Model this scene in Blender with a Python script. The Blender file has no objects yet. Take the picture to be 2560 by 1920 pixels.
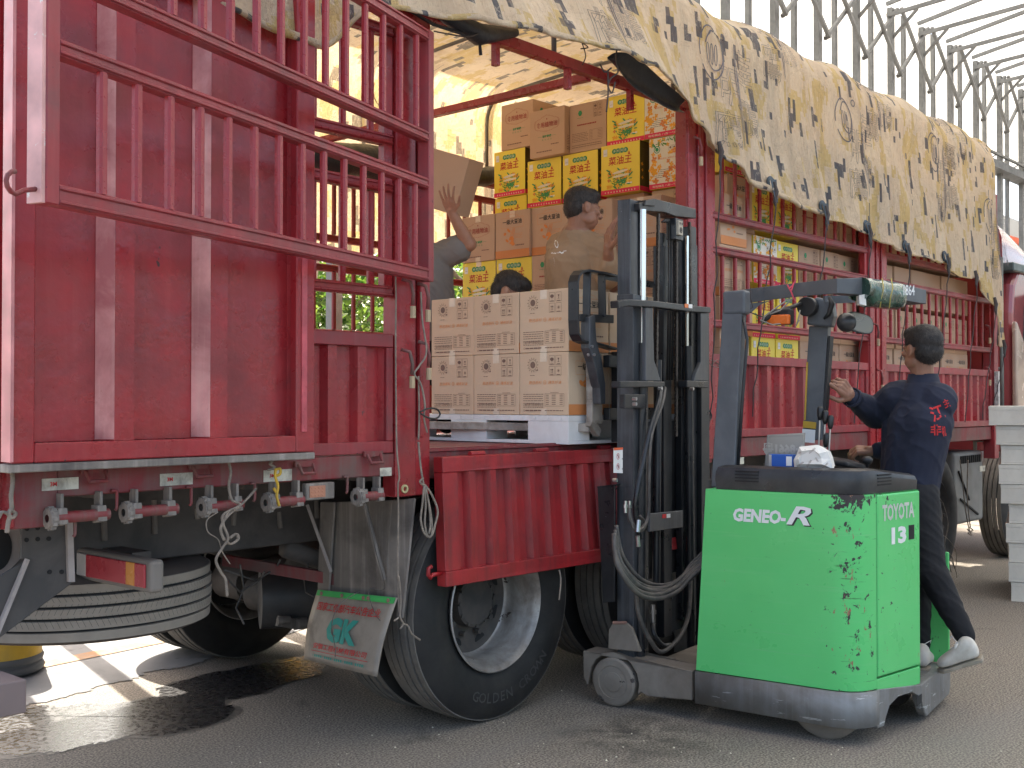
import bpy, bmesh, math, random
from mathutils import Vector, Matrix, noise
random.seed(7)
sc = bpy.context.scene
C = sc.collection
V = Vector
R = math.radians
PI = math.pi

# ---------------------------------------------------------------- camera, world, sun, exposure
FPX = 2850.0
cam_d = bpy.data.cameras.new('camera')
cam_d.sensor_width = 36.0
cam_d.lens = 36.0 * FPX / 2560.0
cam_d.clip_end = 3000
cam = bpy.data.objects.new('camera', cam_d)
C.objects.link(cam)
CAM = V((0, -3.5, 1.45))
YAW, PITCH = R(41.5), R(0.9)
cam.location = CAM
cam.rotation_euler = (PI / 2 + PITCH, 0, YAW - PI / 2)
sc.camera = cam

world = bpy.data.worlds.new('World')
sc.world = world
world.use_nodes = True
wn = world.node_tree
wn.nodes.clear()
sky = wn.nodes.new('ShaderNodeTexSky')
sky.sky_type = 'NISHITA'
sky.sun_disc = False
sky.sun_elevation = R(48)
sky.sun_rotation = R(15)
sky.air_density = 1.0
sky.dust_density = 5.0
sky.ozone_density = 0.3
bg = wn.nodes.new('ShaderNodeBackground')
bg.inputs[1].default_value = 0.15
wo = wn.nodes.new('ShaderNodeOutputWorld')
wn.links.new(sky.outputs[0], bg.inputs[0])
wn.links.new(bg.outputs[0], wo.inputs[0])

sun_d = bpy.data.lights.new('sun', 'SUN')
sun_d.energy = 4.6
sun_d.angle = R(0.5)
sun_d.color = (1.0, 0.92, 0.80)
sun = bpy.data.objects.new('sun', sun_d)
C.objects.link(sun)
_az = R(90 - 15)
_sd = V((math.cos(_az) * math.cos(R(48)), math.sin(_az) * math.cos(R(48)), math.sin(R(48))))
sun.rotation_euler = _sd.to_track_quat('Z', 'Y').to_euler()
sun.location = (0, 10, 20)

sc.view_settings.view_transform = 'Standard'
sc.view_settings.look = 'None'
sc.view_settings.exposure = 1.8
sc.view_settings.gamma = 1.0
sc.view_settings.use_curve_mapping = False
sc.cycles.max_bounces = 7
sc.cycles.diffuse_bounces = 4
sc.cycles.glossy_bounces = 3
sc.cycles.transmission_bounces = 4
sc.cycles.use_denoising = True

# ---------------------------------------------------------------- a sight line into the place: where it meets a plane
_F0 = V((math.cos(YAW), math.sin(YAW), 0))
_RT = V((math.sin(YAW), -math.cos(YAW), 0))
_FW = _F0 * math.cos(PITCH) + V((0, 0, 1)) * math.sin(PITCH)
_UP = _RT.cross(_FW)
def ray(x, y): return _FW + _RT * ((x - 1280) / FPX) - _UP * ((y - 960) / FPX)
def onY(x, y, Y): r = ray(x, y); return CAM + r * ((Y - CAM.y) / r.y)
def onX(x, y, X): r = ray(x, y); return CAM + r * ((X - CAM.x) / r.x)
def onZ(x, y, Z): r = ray(x, y); return CAM + r * ((Z - CAM.z) / r.z)
def atD(x, y, D): return CAM + ray(x, y) * D

# ---------------------------------------------------------------- mesh builder
_txt = {}
def text_geo(s, bold=0.0, outline=0.0, shear=0.0, res=2):
    k = (s, bold, outline, shear, res)
    if k in _txt: return _txt[k]
    c = bpy.data.curves.new('lettering', 'FONT')
    c.body = s; c.size = 1.0; c.align_x = 'CENTER'; c.align_y = 'CENTER'
    c.resolution_u = res; c.offset = bold; c.shear = shear
    if outline:
        c.fill_mode = 'NONE'; c.bevel_depth = outline; c.bevel_resolution = 0
    o = bpy.data.objects.new('lettering', c); C.objects.link(o)
    bpy.context.view_layer.update()
    dg = bpy.context.evaluated_depsgraph_get()
    m = bpy.data.meshes.new_from_object(o.evaluated_get(dg))
    vs = [tuple(v.co) for v in m.vertices]
    fs = [tuple(p.vertices) for p in m.polygons]
    C.objects.unlink(o); bpy.data.objects.remove(o); bpy.data.curves.remove(c); bpy.data.meshes.remove(m)
    xs = [v[0] for v in vs] or [0]; ys = [v[1] for v in vs] or [0]
    cx, cy = (max(xs) + min(xs)) / 2, (max(ys) + min(ys)) / 2
    vs = [(x - cx, y - cy, z) for x, y, z in vs]
    _txt[k] = (vs, fs, max(xs) - min(xs), max(ys) - min(ys))
    return _txt[k]

class MB:
    def __init__(s): s.v = []; s.f = []; s.m = []; s.cur = 0; s.uv = None
    def add(s, vs, fs, mi=None):
        n = len(s.v); s.v.extend([tuple(p) for p in vs])
        for f in fs: s.f.append([i + n for i in f]); s.m.append(s.cur if mi is None else mi)
        return s
    def mat(s, i): s.cur = i; return s
    def box(s, a, b):
        (x0, y0, z0), (x1, y1, z1) = a, b
        return s.add([(x0,y0,z0),(x1,y0,z0),(x1,y1,z0),(x0,y1,z0),(x0,y0,z1),(x1,y0,z1),(x1,y1,z1),(x0,y1,z1)],
                     [(0,3,2,1),(4,5,6,7),(0,1,5,4),(1,2,6,5),(2,3,7,6),(3,0,4,7)])
    def beam(s, p, q, w, h, up=(0,0,1)):
        p, q, up = V(p), V(q), V(up); d = (q - p).normalized()
        a = d.cross(up)
        if a.length < 1e-4: a = d.cross(V((0,1,0)))
        a.normalize(); b = a.cross(d).normalized(); a = a * w / 2; b = b * h / 2
        return s.add([p-a-b,p+a-b,p+a+b,p-a+b,q-a-b,q+a-b,q+a+b,q-a+b],
                     [(3,2,1,0),(4,5,6,7),(0,1,5,4),(1,2,6,5),(2,3,7,6),(3,0,4,7)])
    def tube(s, pts, r, n=8, caps=True, closed=False):
        pts = [V(p) for p in pts]; k = len(pts)
        rr = r if isinstance(r, (list, tuple)) else [r] * k
        ds = []
        for i in range(k):
            if closed: d = pts[(i+1) % k] - pts[i-1]
            else: d = pts[min(i+1, k-1)] - pts[max(i-1, 0)]
            ds.append(d.normalized() if d.length > 1e-9 else V((0,0,1)))
        a = ds[0].orthogonal().normalized(); vs = []
        for i in range(k):
            a = (a - ds[i] * a.dot(ds[i])); a = a.normalized() if a.length > 1e-6 else ds[i].orthogonal().normalized()
            b = ds[i].cross(a)
            for j in range(n):
                t = 2 * PI * j / n
                vs.append(pts[i] + (a * math.cos(t) + b * math.sin(t)) * rr[i])
        fs = []
        for i in range(k if closed else k - 1):
            i2 = (i + 1) % k
            for j in range(n):
                j2 = (j + 1) % n
                fs.append((i*n+j, i*n+j2, i2*n+j2, i2*n+j))
        if caps and not closed:
            fs.append(tuple(range(n-1, -1, -1))); fs.append(tuple((k-1)*n + j for j in range(n)))
        return s.add(vs, fs)
    def cyl(s, p, q, r, n=16, r2=None):
        return s.tube([p, q], [r, r if r2 is None else r2], n)
    def lathe(s, prof, o, ax, n=32, ref=None):
        o, ax = V(o), V(ax).normalized(); a = (V(ref) if ref else ax.orthogonal()).normalized(); b = ax.cross(a); vs = []; k = len(prof)
        for r, h in prof:
            for j in range(n):
                t = 2 * PI * j / n
                vs.append(o + ax * h + (a * math.cos(t) + b * math.sin(t)) * r)
        fs = [(i*n+j, i*n+(j+1) % n, (i+1)*n+(j+1) % n, (i+1)*n+j) for i in range(k-1) for j in range(n)]
        return s.add(vs, fs)
    def quad(s, *p): return s.add(p, [tuple(range(len(p)))])
    def prism(s, pts, vec):
        vec = V(vec); n = len(pts); a = [V(p) for p in pts]; b = [p + vec for p in a]
        return s.add(a + b, [tuple(range(n-1, -1, -1)), tuple(range(n, 2*n))] + [(i, (i+1) % n, n+(i+1) % n, n+i) for i in range(n)])
    def rect(s, o, rt, up, x0, y0, x1, y1, off=0):
        o, rt, up = V(o), V(rt), V(up); nn = rt.cross(up) * off
        return s.quad(o + rt*x0 + up*y0 + nn, o + rt*x1 + up*y0 + nn, o + rt*x1 + up*y1 + nn, o + rt*x0 + up*y1 + nn)
    def disc(s, o, rt, up, cx, cy, rx, ry=None, off=0, n=12, rot=0, ri=None):
        o, rt, up = V(o), V(rt), V(up); nn = rt.cross(up) * off; ry = rx if ry is None else ry; cr, sr = math.cos(rot), math.sin(rot)
        def pt(t, k=1):
            x, y = rx*k*math.cos(t), ry*k*math.sin(t)
            return o + rt*(cx + x*cr - y*sr) + up*(cy + x*sr + y*cr) + nn
        ts = [2*PI*i/n for i in range(n)]
        if ri is None: return s.quad(*[pt(t) for t in ts])
        return s.add([pt(t) for t in ts] + [pt(t, ri) for t in ts], [(i, (i+1) % n, n+(i+1) % n, n+i) for i in range(n)])
    def text(s, st, o, rt, up, cx, cy, h, w=None, off=0.0, fn=None, rot=0, **kw):
        vs, fs, tw, th = text_geo(st, **kw)
        k = h / (th or 1); kx = (w / tw) if w else k
        o, rt, up = V(o), V(rt), V(up); nn = rt.cross(up) if fn is None else None
        cr, sr = math.cos(rot), math.sin(rot); out = []
        for x, y, z in vs:
            X, Y = x * kx, y * k; X, Y = cx + X*cr - Y*sr, cy + X*sr + Y*cr
            out.append(fn(X, Y, off + z) if fn else o + rt * X + up * Y + nn * (off + z))
        return s.add(out, fs)
    def grid(s, fn, nu, nv, uv=False):
        n = len(s.v); vs = []; fs = []
        for i in range(nu + 1):
            for j in range(nv + 1): vs.append(fn(i / nu, j / nv))
        for i in range(nu):
            for j in range(nv):
                a = i*(nv+1)+j; fs.append((a, a+nv+1, a+nv+2, a+1))
        return s.add(vs, fs)
    def ellipsoid(s, c, r, M=None, nu=16, nv=10):
        c = V(c); r = r if isinstance(r, (tuple, list)) else (r, r, r); M = M or Matrix.Identity(3); vs = []
        for i in range(nv + 1):
            ph = PI * i / nv
            for j in range(nu):
                t = 2*PI*j/nu
                vs.append(c + M @ V((r[0]*math.sin(ph)*math.cos(t), r[1]*math.sin(ph)*math.sin(t), r[2]*math.cos(ph))))
        fs = [(i*nu+j, (i+1)*nu+j, (i+1)*nu+(j+1) % nu, i*nu+(j+1) % nu) for i in range(nv) for j in range(nu)]
        return s.add(vs, fs)
    def capsule(s, p, q, r1, r2, n=14):
        p, q = V(p), V(q); d = (q - p); L = d.length; d = d.normalized() if L > 1e-6 else V((0,0,1)); pts = []; rr = []
        for i in range(6):
            t = PI/2 * i / 6; pts.append(p - d * r1 * math.cos(t)); rr.append(max(r1 * math.sin(t), 1e-4))
        for i in range(5): pts.append(p + d * L * i / 4); rr.append(r1 + (r2 - r1) * i / 4)
        for i in range(1, 7):
            t = PI/2 * i / 6; pts.append(q + d * r2 * math.sin(t)); rr.append(max(r2 * math.cos(t), 1e-4))
        return s.tube(pts, rr, n)
    def mesh(s, name, mats, smooth=False):
        me = bpy.data.meshes.new(name); me.from_pydata(s.v, [], s.f)
        for m in (mats if isinstance(mats, (list, tuple)) else [mats]): me.materials.append(m)
        me.polygons.foreach_set('material_index', s.m)
        if smooth is True: me.polygons.foreach_set('use_smooth', [True] * len(s.f))
        if s.uv:
            l = me.uv_layers.new(name='UVMap')
            for lp in me.loops: l.data[lp.index].uv = s.uv[lp.vertex_index]
        me.update(); return me

def link(name, me, parent=None, loc=None, rot=None, world=True):
    o = bpy.data.objects.new(name, me); C.objects.link(o)
    if parent is not None:
        o.parent = parent
        if loc is not None: o.location = loc
        elif world and parent.type == 'EMPTY' and not parent.get('_local'): o.location = -V(parent.location)
    elif loc is not None: o.location = loc
    if rot is not None: o.rotation_euler = rot
    return o
def build(name, mb, mats, parent=None, smooth=False, bevel=0, seg=1, auto=False, **kw):
    me = mb.mesh(name, mats, smooth is True)
    if smooth == 'auto':
        me.polygons.foreach_set('use_smooth', [True] * len(me.polygons)); me.set_sharp_from_angle(angle=R(35))
    o = link(name, me, parent, **kw)
    if bevel:
        b = o.modifiers.new('bevel', 'BEVEL'); b.width = bevel; b.segments = seg; b.limit_method = 'ANGLE'; b.angle_limit = R(40)
    return o
def tag(o, label=None, cat=None, group=None, kind=None):
    if label: o['label'] = label
    if cat: o['category'] = cat
    if group: o['group'] = group
    if kind: o['kind'] = kind
    return o
def thing(name, loc, label, cat, group=None, rz=0, local=False):
    o = bpy.data.objects.new(name, None); C.objects.link(o); o.location = loc; o.rotation_euler = (0, 0, rz); o.empty_display_size = .1
    if local: o['_local'] = 1
    return tag(o, label, cat, group)
def copy_tree(o, parent=None):
    c = o.copy(); C.objects.link(c); c.parent = parent
    for ch in list(o.children): copy_tree(ch, c)
    return c

# ---------------------------------------------------------------- materials
class NT:
    def __init__(s, name):
        s.m = bpy.data.materials.new(name); s.m.use_nodes = True; s.t = s.m.node_tree; s.t.nodes.clear()
        s.out = s.n('ShaderNodeOutputMaterial'); s.b = s.n('ShaderNodeBsdfPrincipled'); s.l(s.b.outputs[0], s.out.inputs[0])
    def n(s, k, **kw):
        x = s.t.nodes.new(k)
        for a, b in kw.items(): setattr(x, a, b)
        return x
    def l(s, a, b): s.t.links.new(a, b)
    def co(s, scale=(1,1,1), src='Object', rot=(0,0,0)):
        tc = s.n('ShaderNodeTexCoord'); mp = s.n('ShaderNodeMapping'); mp.inputs[3].default_value = scale; mp.inputs[2].default_value = rot
        s.l(tc.outputs[src], mp.inputs[0]); return mp.outputs[0]
    def noise(s, co, scale, detail=4, rough=.55, dist=0):
        x = s.n('ShaderNodeTexNoise'); x.inputs['Scale'].default_value = scale; x.inputs['Detail'].default_value = detail
        x.inputs['Roughness'].default_value = rough; x.inputs['Distortion'].default_value = dist
        s.l(co, x.inputs[0]); return x.outputs[0]
    def ramp(s, fac, lo, hi, a=0., b=1.):
        x = s.n('ShaderNodeMapRange'); x.inputs[1].default_value = lo; x.inputs[2].default_value = hi; x.inputs[3].default_value = a; x.inputs[4].default_value = b
        s.l(fac, x.inputs[0]); return x.outputs[0]
    def math(s, op, a, b):
        x = s.n('ShaderNodeMath', operation=op)
        for i, q in enumerate((a, b)):
            if isinstance(q, (int, float)): x.inputs[i].default_value = q
            else: s.l(q, x.inputs[i])
        return x.outputs[0]
    def mix(s, fac, a, b, mode='MIX'):
        x = s.n('ShaderNodeMix', data_type='RGBA', blend_type=mode)
        if isinstance(fac, (int, float)): x.inputs[0].default_value = fac
        else: s.l(fac, x.inputs[0])
        for i, q in ((6, a), (7, b)):
            if isinstance(q, (tuple, list)): x.inputs[i].default_value = (*q[:3], 1)
            else: s.l(q, x.inputs[i])
        return x.outputs[2]
    def bump(s, h, strength=.2, dist=.01):
        x = s.n('ShaderNodeBump'); x.inputs[0].default_value = strength; x.inputs[1].default_value = dist
        s.l(h, x.inputs['Height']); s.l(x.outputs[0], s.b.inputs['Normal']); return x
    def color(s, c):
        if isinstance(c, (tuple, list)): s.b.inputs['Base Color'].default_value = (*c[:3], 1)
        else: s.l(c, s.b.inputs['Base Color'])
    def rough(s, r):
        if isinstance(r, (int, float)): s.b.inputs['Roughness'].default_value = r
        else: s.l(r, s.b.inputs['Roughness'])

def surf(name, col, rough=.5, metal=0., var=.18, vs=2.5, dirt=None, chips=None, streak=None, bump=0., bs=60., bd=.002, rv=.1, coat=0., objvar=0., dent=0.):
    """painted / plain surface: tone variation, dirt (col, amount, scale), chips (col, thr, scale, stretch), vertical streaks (col, amount)"""
    t = NT(name); co = t.co()
    n1 = t.noise(co, vs, 5)
    c = t.mix(t.ramp(n1, .3, .7), [x * (1 - var) for x in col], [min(1, x * (1 + var)) for x in col])
    if objvar:
        oi = t.n('ShaderNodeObjectInfo'); r = t.ramp(oi.outputs['Random'], 0, 1, 1 - objvar, 1 + objvar * .5)
        cc = t.n('ShaderNodeCombineColor')
        for i in range(3): t.l(r, cc.inputs[i])
        c = t.mix(1.0, c, cc.outputs[0], 'MULTIPLY')
    ro = t.ramp(t.noise(co, vs * 4, 4), .3, .7, max(.02, rough - rv), min(1, rough + rv))
    if streak:
        sn = t.noise(t.co((14, 14, .7)), 2.2, 5, .6)
        c = t.mix(t.math('MULTIPLY', t.ramp(sn, .48, .75), streak[1]), c, streak[0])
    if dirt:
        d = t.noise(co, dirt[2], 6, .65, .4)
        f = t.math('MULTIPLY', t.ramp(d, .42, .68), dirt[1])
        c = t.mix(f, c, dirt[0]); ro = t.math('MAXIMUM', ro, t.math('MULTIPLY', f, .85))
    if chips:
        ch = t.noise(t.co(chips[3] if len(chips) > 3 else (1, 1, 1)), chips[2], 5, .7)
        f = t.ramp(ch, chips[1], chips[1] + .015)
        c = t.mix(f, c, chips[0]); ro = t.math('MAXIMUM', ro, t.math('MULTIPLY', f, .7))
    t.color(c); t.rough(ro); t.b.inputs['Metallic'].default_value = metal
    if coat: t.b.inputs['Coat Weight'].default_value = coat; t.b.inputs['Coat Roughness'].default_value = .12
    if dent: t.bump(t.math('ADD', t.math('MULTIPLY', t.noise(co, bs, 3), .12), t.math('ADD', t.noise(t.co((1, 1, .45)), 2.6, 2), t.math('MULTIPLY', t.noise(co, 9, 2), .12))), dent, .03)
    elif bump: t.bump(t.noise(co, bs, 3), bump, bd)
    return t.m

DUST = (.23, .185, .15); BLK = (.012, .012, .013)
M = {}
M['red'] = surf('worn_red_paint', (.33, .020, .027), .30, var=.22, dirt=((.13, .035, .035), .6, 2.4), chips=((.06, .035, .035), .685, 8, (1, 1, .55)), streak=((.42, .06, .06), .45), bump=.12, bs=25, bd=.004, dent=.55)
M['red_rail'] = surf('faded_red_rail', (.285, .027, .035), .42, var=.2, dirt=((.12, .05, .05), .5, 7.0), chips=((.06, .03, .035), .66, 22), streak=((.38, .11, .11), .35), bump=.15, bs=40, bd=.003)
M['red_dirty'] = surf('muddy_red_paint', (.22, .02, .026), .55, var=.25, dirt=((.13, .095, .08), .95, 2.6), chips=((.06, .045, .04), .66, 11), streak=((.16, .12, .10), .7), bump=.2, bs=50, bd=.003)
M['red_bright'] = surf('bright_red_paint', (.33, .016, .02), .42, var=.2, dirt=((.11, .02, .022), .6, 3.5), chips=((.05, .03, .03), .7, 16, (1, 1, .6)), streak=((.12, .02, .02), .6), bump=.12, bs=30, bd=.003, dent=.5)
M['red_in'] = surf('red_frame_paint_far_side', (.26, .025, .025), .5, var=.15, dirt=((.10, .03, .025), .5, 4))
M['chassis'] = surf('dusty_black_chassis', (.065, .06, .056), .7, var=.3, dirt=((.15, .13, .115), .7, 3), bump=.15, bs=60)
M['dusty'] = surf('dust_grey_steel', (.22, .195, .17), .8, var=.25, dirt=((.07, .06, .055), .7, 4), streak=((.40, .36, .32), .9), bump=.2, bs=50)
M['plate'] = surf('pale_plate_steel', (.42, .37, .34), .6, var=.15, dirt=((.2, .17, .15), .5, 5))
M['rubber'] = surf('tyre_rubber', (.014, .0135, .013), .66, var=.3, dirt=((.045, .04, .035), .45, 6), bump=.15, bs=90)
M['tread'] = surf('worn_dusty_tread', (.17, .155, .135), .85, var=.2, dirt=((.07, .065, .06), .6, 9), bump=.25, bs=120)
M['tread_groove'] = surf('tread_groove', (.02, .02, .02), .9)
M['rim'] = surf('dull_steel_rim', (.40, .385, .36), .45, .35, var=.15, dirt=((.12, .09, .07), .8, 5), chips=((.05, .035, .03), .66, 14))
M['rim_dark'] = surf('dirty_rim_centre', (.055, .05, .046), .7, var=.3, dirt=((.11, .09, .075), .7, 8))
M['steel'] = surf('bare_steel', (.5, .5, .5), .35, .9, var=.2)
M['chrome'] = surf('chromed_rod', (.75, .74, .72), .14, 1.0, var=.05)
M['mast'] = surf('black_mast_paint', (.014, .016, .019), .34, var=.3, dirt=((.05, .05, .05), .45, 6), chips=((.5, .5, .5), .735, 40), bump=.1, bs=50)
M['mast_face'] = surf('greyed_mast_channel', (.040, .043, .048), .38, var=.3, dirt=((.09, .10, .105), .6, 5), chips=((.5, .52, .55), .72, 45), streak=((.12, .13, .15), .6), bump=.1, bs=50)
M['guard'] = surf('slate_guard_paint', (.085, .095, .105), .48, var=.15, dirt=((.16, .17, .18), .5, 5), chips=((.35, .3, .26), .73, 30), bump=.08, bs=50)
M['cover'] = surf('black_plastic_cover', (.022, .022, .023), .36, var=.2, dirt=((.09, .09, .09), .35, 6), bump=.1, bs=120)
M['cover_rough'] = surf('matt_black_plastic', (.02, .02, .021), .6, var=.2)
M['leg'] = surf('dirt_caked_outrigger', (.17, .14, .11), .7, var=.2, dirt=((.28, .25, .21), .7, 4), chips=((.06, .05, .045), .66, 10), bump=.2, bs=60)
M['skirt'] = surf('grey_skirt_paint', (.165, .156, .142), .45, var=.18, dirt=((.30, .31, .31), .6, 5), chips=((.50, .51, .50), .62, 13, (.35, .35, 3.2)), streak=((.26, .27, .27), .7), bump=.1, bs=40)
M['galv'] = surf('galvanised_tube', (.15, .155, .155), .5, .3, var=.12, dirt=((.28, .28, .28), .4, 8))
M['rust'] = surf('rusted_tube', (.30, .17, .13), .7, var=.3)
M['rope'] = surf('greyed_rope', (.25, .21, .17), .95, var=.3, vs=30, bump=.6, bs=220)
M['rope_dark'] = surf('dark_cord', (.06, .05, .05), .8, var=.3)
M['hose'] = surf('dusty_rubber_hose', (.07, .065, .06), .6, var=.3, dirt=((.2, .17, .14), .5, 12))
M['hose_black'] = surf('black_hose', (.02, .02, .02), .4, var=.3)
M['white_plastic'] = surf('white_pallet_plastic', (.74, .74, .73), .5, var=.06, dirt=((.5, .46, .42), .35, 7), chips=((.3, .25, .2), .74, 30))
M['old_plastic'] = surf('yellowed_pallet_plastic', (.63, .60, .53), .6, var=.08, dirt=((.42, .38, .32), .5, 5), objvar=.08)
M['yellow_paint'] = surf('worn_yellow_paint', (.62, .38, .03), .5, var=.2, dirt=((.3, .2, .06), .5, 6))
M['grey_rubber'] = surf('grey_rubber_base', (.12, .12, .12), .7, var=.2)
M['black_sheet'] = surf('black_plastic_sheet', (.018, .02, .026), .45, var=.3, bump=.4, bs=14, bd=.02)
M['flap'] = surf('mud_flap_plastic', (.34, .29, .235), .45, var=.22, dirt=((.19, .16, .13), .85, 5), bump=.1, bs=8, bd=.01)
M['maroon'] = surf('maroon_cab_paint', (.28, .055, .06), .16, var=.08, coat=.8, rv=.03)
M['sticker'] = surf('dirty_reflective_tape', (.62, .60, .50), .5, var=.12, dirt=((.2, .18, .15), .9, 14))
M['card'] = surf('pale_kraft_cardboard', (.64, .475, .32), .75, var=.035, vs=1.2, objvar=.04, bump=.06, bs=90)
M['card_b'] = surf('brown_kraft_cardboard', (.55, .375, .255), .75, var=.05, vs=1.2, objvar=.10, bump=.06, bs=90)
M['card_y'] = surf('yellow_printed_card', (.88, .70, .075), .42, var=.03, objvar=.06)
M['card_w'] = surf('white_printed_card', (.80, .76, .66), .45, var=.03, objvar=.05)
M['tape'] = surf('clear_packing_tape', (.72, .60, .46), .12, var=.06, vs=30, coat=.5)
def ink(name, c, r=.6): M[name] = surf('ink_' + name, c, r, var=.06)
ink('olive', (.10, .075, .02), .45); ink('brown', (.19, .11, .08)); ink('orange', (.72, .25, .06)); ink('black', (.04, .035, .035)); ink('red_ink', (.55, .02, .025))
ink('maroon_ink', (.35, .05, .04)); ink('green_ink', (.03, .30, .12)); ink('leaf_ink', (.12, .30, .04)); ink('white_ink', (.82, .82, .80)); ink('pink_ink', (.75, .03, .10))
ink('flower', (.85, .42, .03)); ink('teal', (.03, .30, .24)); ink('pale', (.80, .74, .58)); ink('band', (.62, .24, .08)); ink('blue', (.02, .10, .42)); ink('orange_lamp', (.75, .16, .02), .2)
ink('jacket_red', (.62, .03, .03)); ink('camera_dark', (.03, .04, .06)); ink('sun_orange', (.80, .13, .04)); ink('amber', (.65, .26, .05), .3); ink('lamp_red', (.42, .05, .06), .3); ink('lamp_white', (.50, .46, .42), .35)

def asphalt(name, wet=False):
    t = NT(name); co = t.co()
    fine = t.noise(co, 105, 2, .6); mid = t.noise(co, 38, 3, .6); big = t.noise(co, .55, 5, .6)
    c = t.mix(t.ramp(fine, .40, .62), (.082, .069, .055), (.40, .350, .285)) if not wet else t.mix(t.ramp(fine, .35, .68), (.010, .010, .011), (.045, .043, .045))
    c = t.mix(t.math('MULTIPLY', t.ramp(big, .35, .7), .45), c, (.205, .18, .15) if not wet else (.02, .02, .022))
    sp = t.noise(co, 45, 2, .4); c = t.mix(t.ramp(sp, .765, .78), c, (.27, .25, .23))
    if not wet:
        oil = t.noise(t.co((1, 1, 1)), 1.6, 5, .7, .5); c = t.mix(t.math('MULTIPLY', t.ramp(oil, .62, .76), .7), c, (.03, .028, .026))
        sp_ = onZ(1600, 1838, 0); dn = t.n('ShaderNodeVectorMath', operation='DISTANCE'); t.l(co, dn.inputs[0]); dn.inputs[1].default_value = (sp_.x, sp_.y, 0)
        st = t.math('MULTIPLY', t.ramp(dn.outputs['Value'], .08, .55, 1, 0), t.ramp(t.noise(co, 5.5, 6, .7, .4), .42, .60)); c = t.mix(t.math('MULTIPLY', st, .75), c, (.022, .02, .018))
        c = t.mix(t.math('MULTIPLY', t.ramp(t.noise(t.co((.25, 2.2, 1), rot=(0, 0, .5)), 1.3, 5, .6), .5, .75), .35), c, (.20, .19, .175))
    t.color(c); t.rough(.82 if not wet else t.ramp(mid, .3, .7, .14, .42))
    t.bump(t.math('ADD', fine, t.math('MULTIPLY', mid, .25)), .26 if not wet else .12, .006 if not wet else .002)
    return t.m
M['asphalt'] = asphalt('asphalt'); M['wet'] = asphalt('wet_asphalt', True)
def concrete():
    t = NT('sunlit_concrete'); co = t.co()
    c = t.mix(t.ramp(t.noise(co, 1.3, 6, .65), .3, .7), (.155, .16, .165), (.235, .235, .235))
    c = t.mix(t.ramp(t.noise(co, 3.2, 6, .7, .6), .60, .66, 0, .6), c, (.09, .09, .09))
    t.color(c); t.rough(.85); t.bump(t.noise(co, 60, 4), .3, .004); return t.m
M['concrete'] = concrete()
M['damp'] = surf('damp_asphalt', (.075, .068, .06), .55, var=.35, vs=60, dirt=((.15, .135, .115), .8, 30), bump=.3, bs=100)
M['line'] = surf('worn_orange_line', (.36, .19, .08), .8, var=.1, dirt=((.2, .19, .17), .8, 5))

def canopy_mat():
    t = NT('white_canopy_fabric'); d = t.n('ShaderNodeBsdfDiffuse'); tr = t.n('ShaderNodeBsdfTranslucent'); mx = t.n('ShaderNodeMixShader')
    co = t.co(); c = t.mix(t.ramp(t.noise(t.co((1, 1, .2)), .9, 4), .3, .7), (.56, .57, .56), (.63, .635, .625))
    t.l(c, d.inputs[0]); t.l(c, tr.inputs[0]); mx.inputs[0].default_value = .52
    t.l(d.outputs[0], mx.inputs[1]); t.l(tr.outputs[0], mx.inputs[2]); t.l(mx.outputs[0], t.out.inputs[0])
    return t.m
M['canopy'] = canopy_mat()

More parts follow.
